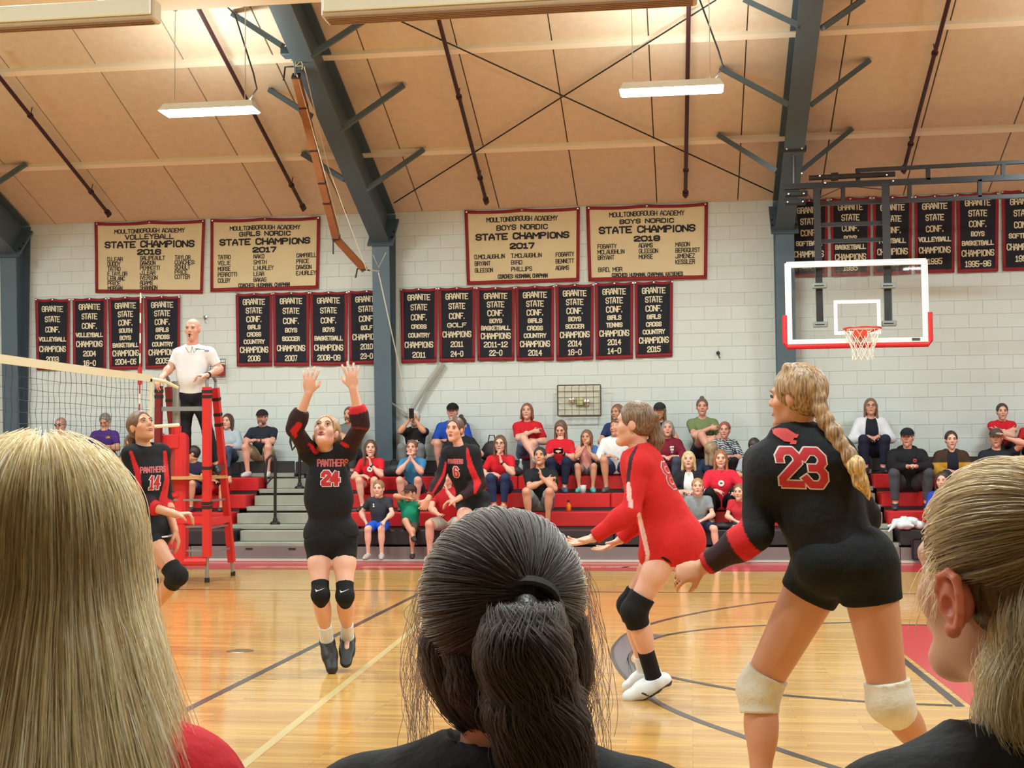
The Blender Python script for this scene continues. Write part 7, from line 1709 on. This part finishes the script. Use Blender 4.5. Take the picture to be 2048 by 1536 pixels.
for i in range(150):
    left = RNG.uniform() < .6; x0 = (RNG.uniform(842, 880) if left else RNG.uniform(1160, 1182)); y0 = RNG.uniform(1130, 1330); L_ = RNG.uniform(80, 330); pts = []
    dx = (-1 if left else 1)*RNG.uniform(.0, 55); w_ = RNG.uniform(-14, 14); ph = RNG.uniform(0, 6)
    for j in range(12):
        t = j/11; pts.append(np.array(Q3(x0+dx*math.sin(t*2.2)+w_*math.sin(t*7+ph)*t, y0+L_*t, -.0)))
    fly.append(pts)
P = np.array(fly); strands('loose_hair', P, np.full(P.shape[:2], .0003), MS, root)
# ---- sandy head at the right edge, turned away to the left
root, J = near_person(2000, 1156, 1.45, 'sandy haired spectator in black shirt turned away at the right edge, ear showing', math.pi+.45, (24, 25, 30), skin='fair', hs=1.0, e=.03, hyaw=math.pi+.70, drop=.025, hb=.006, ears=False)
c, ax = J['head'], J['hax']; x, f, u = ax; hs = 1.03
M_SB = hair_mat('sandy_base', (62, 44, 28), (104, 78, 50))
def P5(a, b, d): return c+x*(a*hs)+f*(b*hs)+u*(d*hs)
R_ = frameM(x, f, u)
q = [E(P5(0, -.018, .030), (.082*hs, .101*hs, .095*hs), R_, .01), E(P5(0, -.045, -.02), (.062*hs, .052*hs, .055*hs), R_, .03), E(P5(0, .115, -.022), (.082*hs, .090*hs, .110*hs), R_, .01, '-')]
for sg in (-1, 1): q.append(E(P5(sg*.085, .012, -.042), (.030*hs, .038*hs, .066*hs), R_, .008, '-'))
tl = [(2110, 1060, -.03, .02), (2130, 1120, -.07, .040), (2105, 1230, -.085, .046), (2078, 1340, -.08, .048), (2070, 1450, -.07, .048), (2075, 1560, -.06, .045)]
def Q3(px, py, dd): return onD(px, py, 1.45+dd)
for (a, b) in zip(tl, tl[1:]): q.append(Cn(Q3(*a[:3]), Q3(*b[:3]), a[3]*.8, b[3]*.8, .012))
solid('hair_mass', q, .0055, M_SB, root)
n, k = 7000, 16; az = RNG.uniform(.55, 2*math.pi-.55, n); th0 = RNG.uniform(.15, 1.95, n)
S0 = on_head(c, ax, hs, az, th0, np.full(n, .010)); C = np.array(c)+np.array(u)*.03-np.array(f)*.018; tp = np.array(P5(0, -.112, .055))
# hairline: keep clear of the ear and cheek
loc = S0-np.array(c); lx = np.abs(loc@np.array(x)); lf = loc@np.array(f); lu = loc@np.array(u); keep = ~((lu < -.002) & (lf > -.035)) & ~((lu < .062) & (lf > .048)); S0 = S0[keep]; n = len(S0)
T = np.linspace(0, 1, k)[None, :, None]; v = S0[:, None]*(1-T)+tp*T-C
rr = np.sqrt(((v@np.array(x))/(.084*hs))**2+((v@np.array(f))/(.103*hs))**2+((v@np.array(u))/(.097*hs))**2)+1e-6
lift = 1.0+RNG.uniform(0, .05, n)[:, None]+.03*np.sin(RNG.integers(0, 90, n)[:, None]*1.3)*np.sin(T[..., 0]*3.14)
P = C+v/rr[..., None]*lift[..., None]; P += np.cumsum(RNG.normal(0, .0007, P.shape), 1)
MSS = strand_mat('sandy_strands', (50, 34, 20), (150, 112, 66), .42)
strands('hair', P, np.full(P.shape[:2], .00042), MSS, root)
P, R = bundle(tl, 4200, 24, .0026, wave=.009, twist=1.2, spread=1.08); strands('ponytail', P, R, strand_mat('sandy_tail', (96, 70, 42), (222, 188, 130), .42), root)
ec = P5(-.079, -.004, -.022); er = []
xo = -x  # outward from the left side of the head
def EP(a, b, o): return ec+f*(a*1.0)+u*(b*1.0)+xo*(o*1.0)
hel = [(.016, -.004, .0), (.018, .014, .004), (.012, .028, .008), (-.002, .034, .012), (-.014, .028, .015), (-.019, .012, .016), (-.018, -.006, .014), (-.012, -.020, .009), (-.002, -.030, .004)]
for a_, b_2 in zip(hel, hel[1:]): er.append(Cn(EP(*a_), EP(*b_2), .0048, .0048, .003))
er += [E(EP(.003, -.028, .003), (.008, .008, .009), None, .006), Cn(EP(.004, .022, .006), EP(-.010, .000, .009), .0042, .004, .004), Cn(EP(-.010, .0, .009), EP(-.004, -.016, .006), .004, .004, .004),
       E(EP(0, .002, -.004), (.018, .018, .026), None, .006), E(EP(.013, -.006, .003), (.005, .005, .007), None, .004), E(EP(.001, -.002, .014), (.008, .010, .011), None, .003, '-')]
solid('ear', er, .0018, mat('ear_skin', (222, 132, 112), .45, bump=(90, .08, .003)), root)
fly = []
for i in range(45):
    x0 = RNG.uniform(1862, 1900); y0 = RNG.uniform(1090, 1180); pts = []; L_ = RNG.uniform(30, 120); w_ = RNG.uniform(-14, 14)
    for j in range(10): t = j/9; pts.append(np.array(Q3(x0-RNG.uniform(0, 1)*0-45*t*RNG.uniform(.9, 1)*(L_/120)+w_*math.sin(t*5), y0+L_*t*t*1.0, -.03)))
    fly.append(pts)
P = np.array(fly); strands('loose_hair', P, np.full(P.shape[:2], .0003), MSS, root)
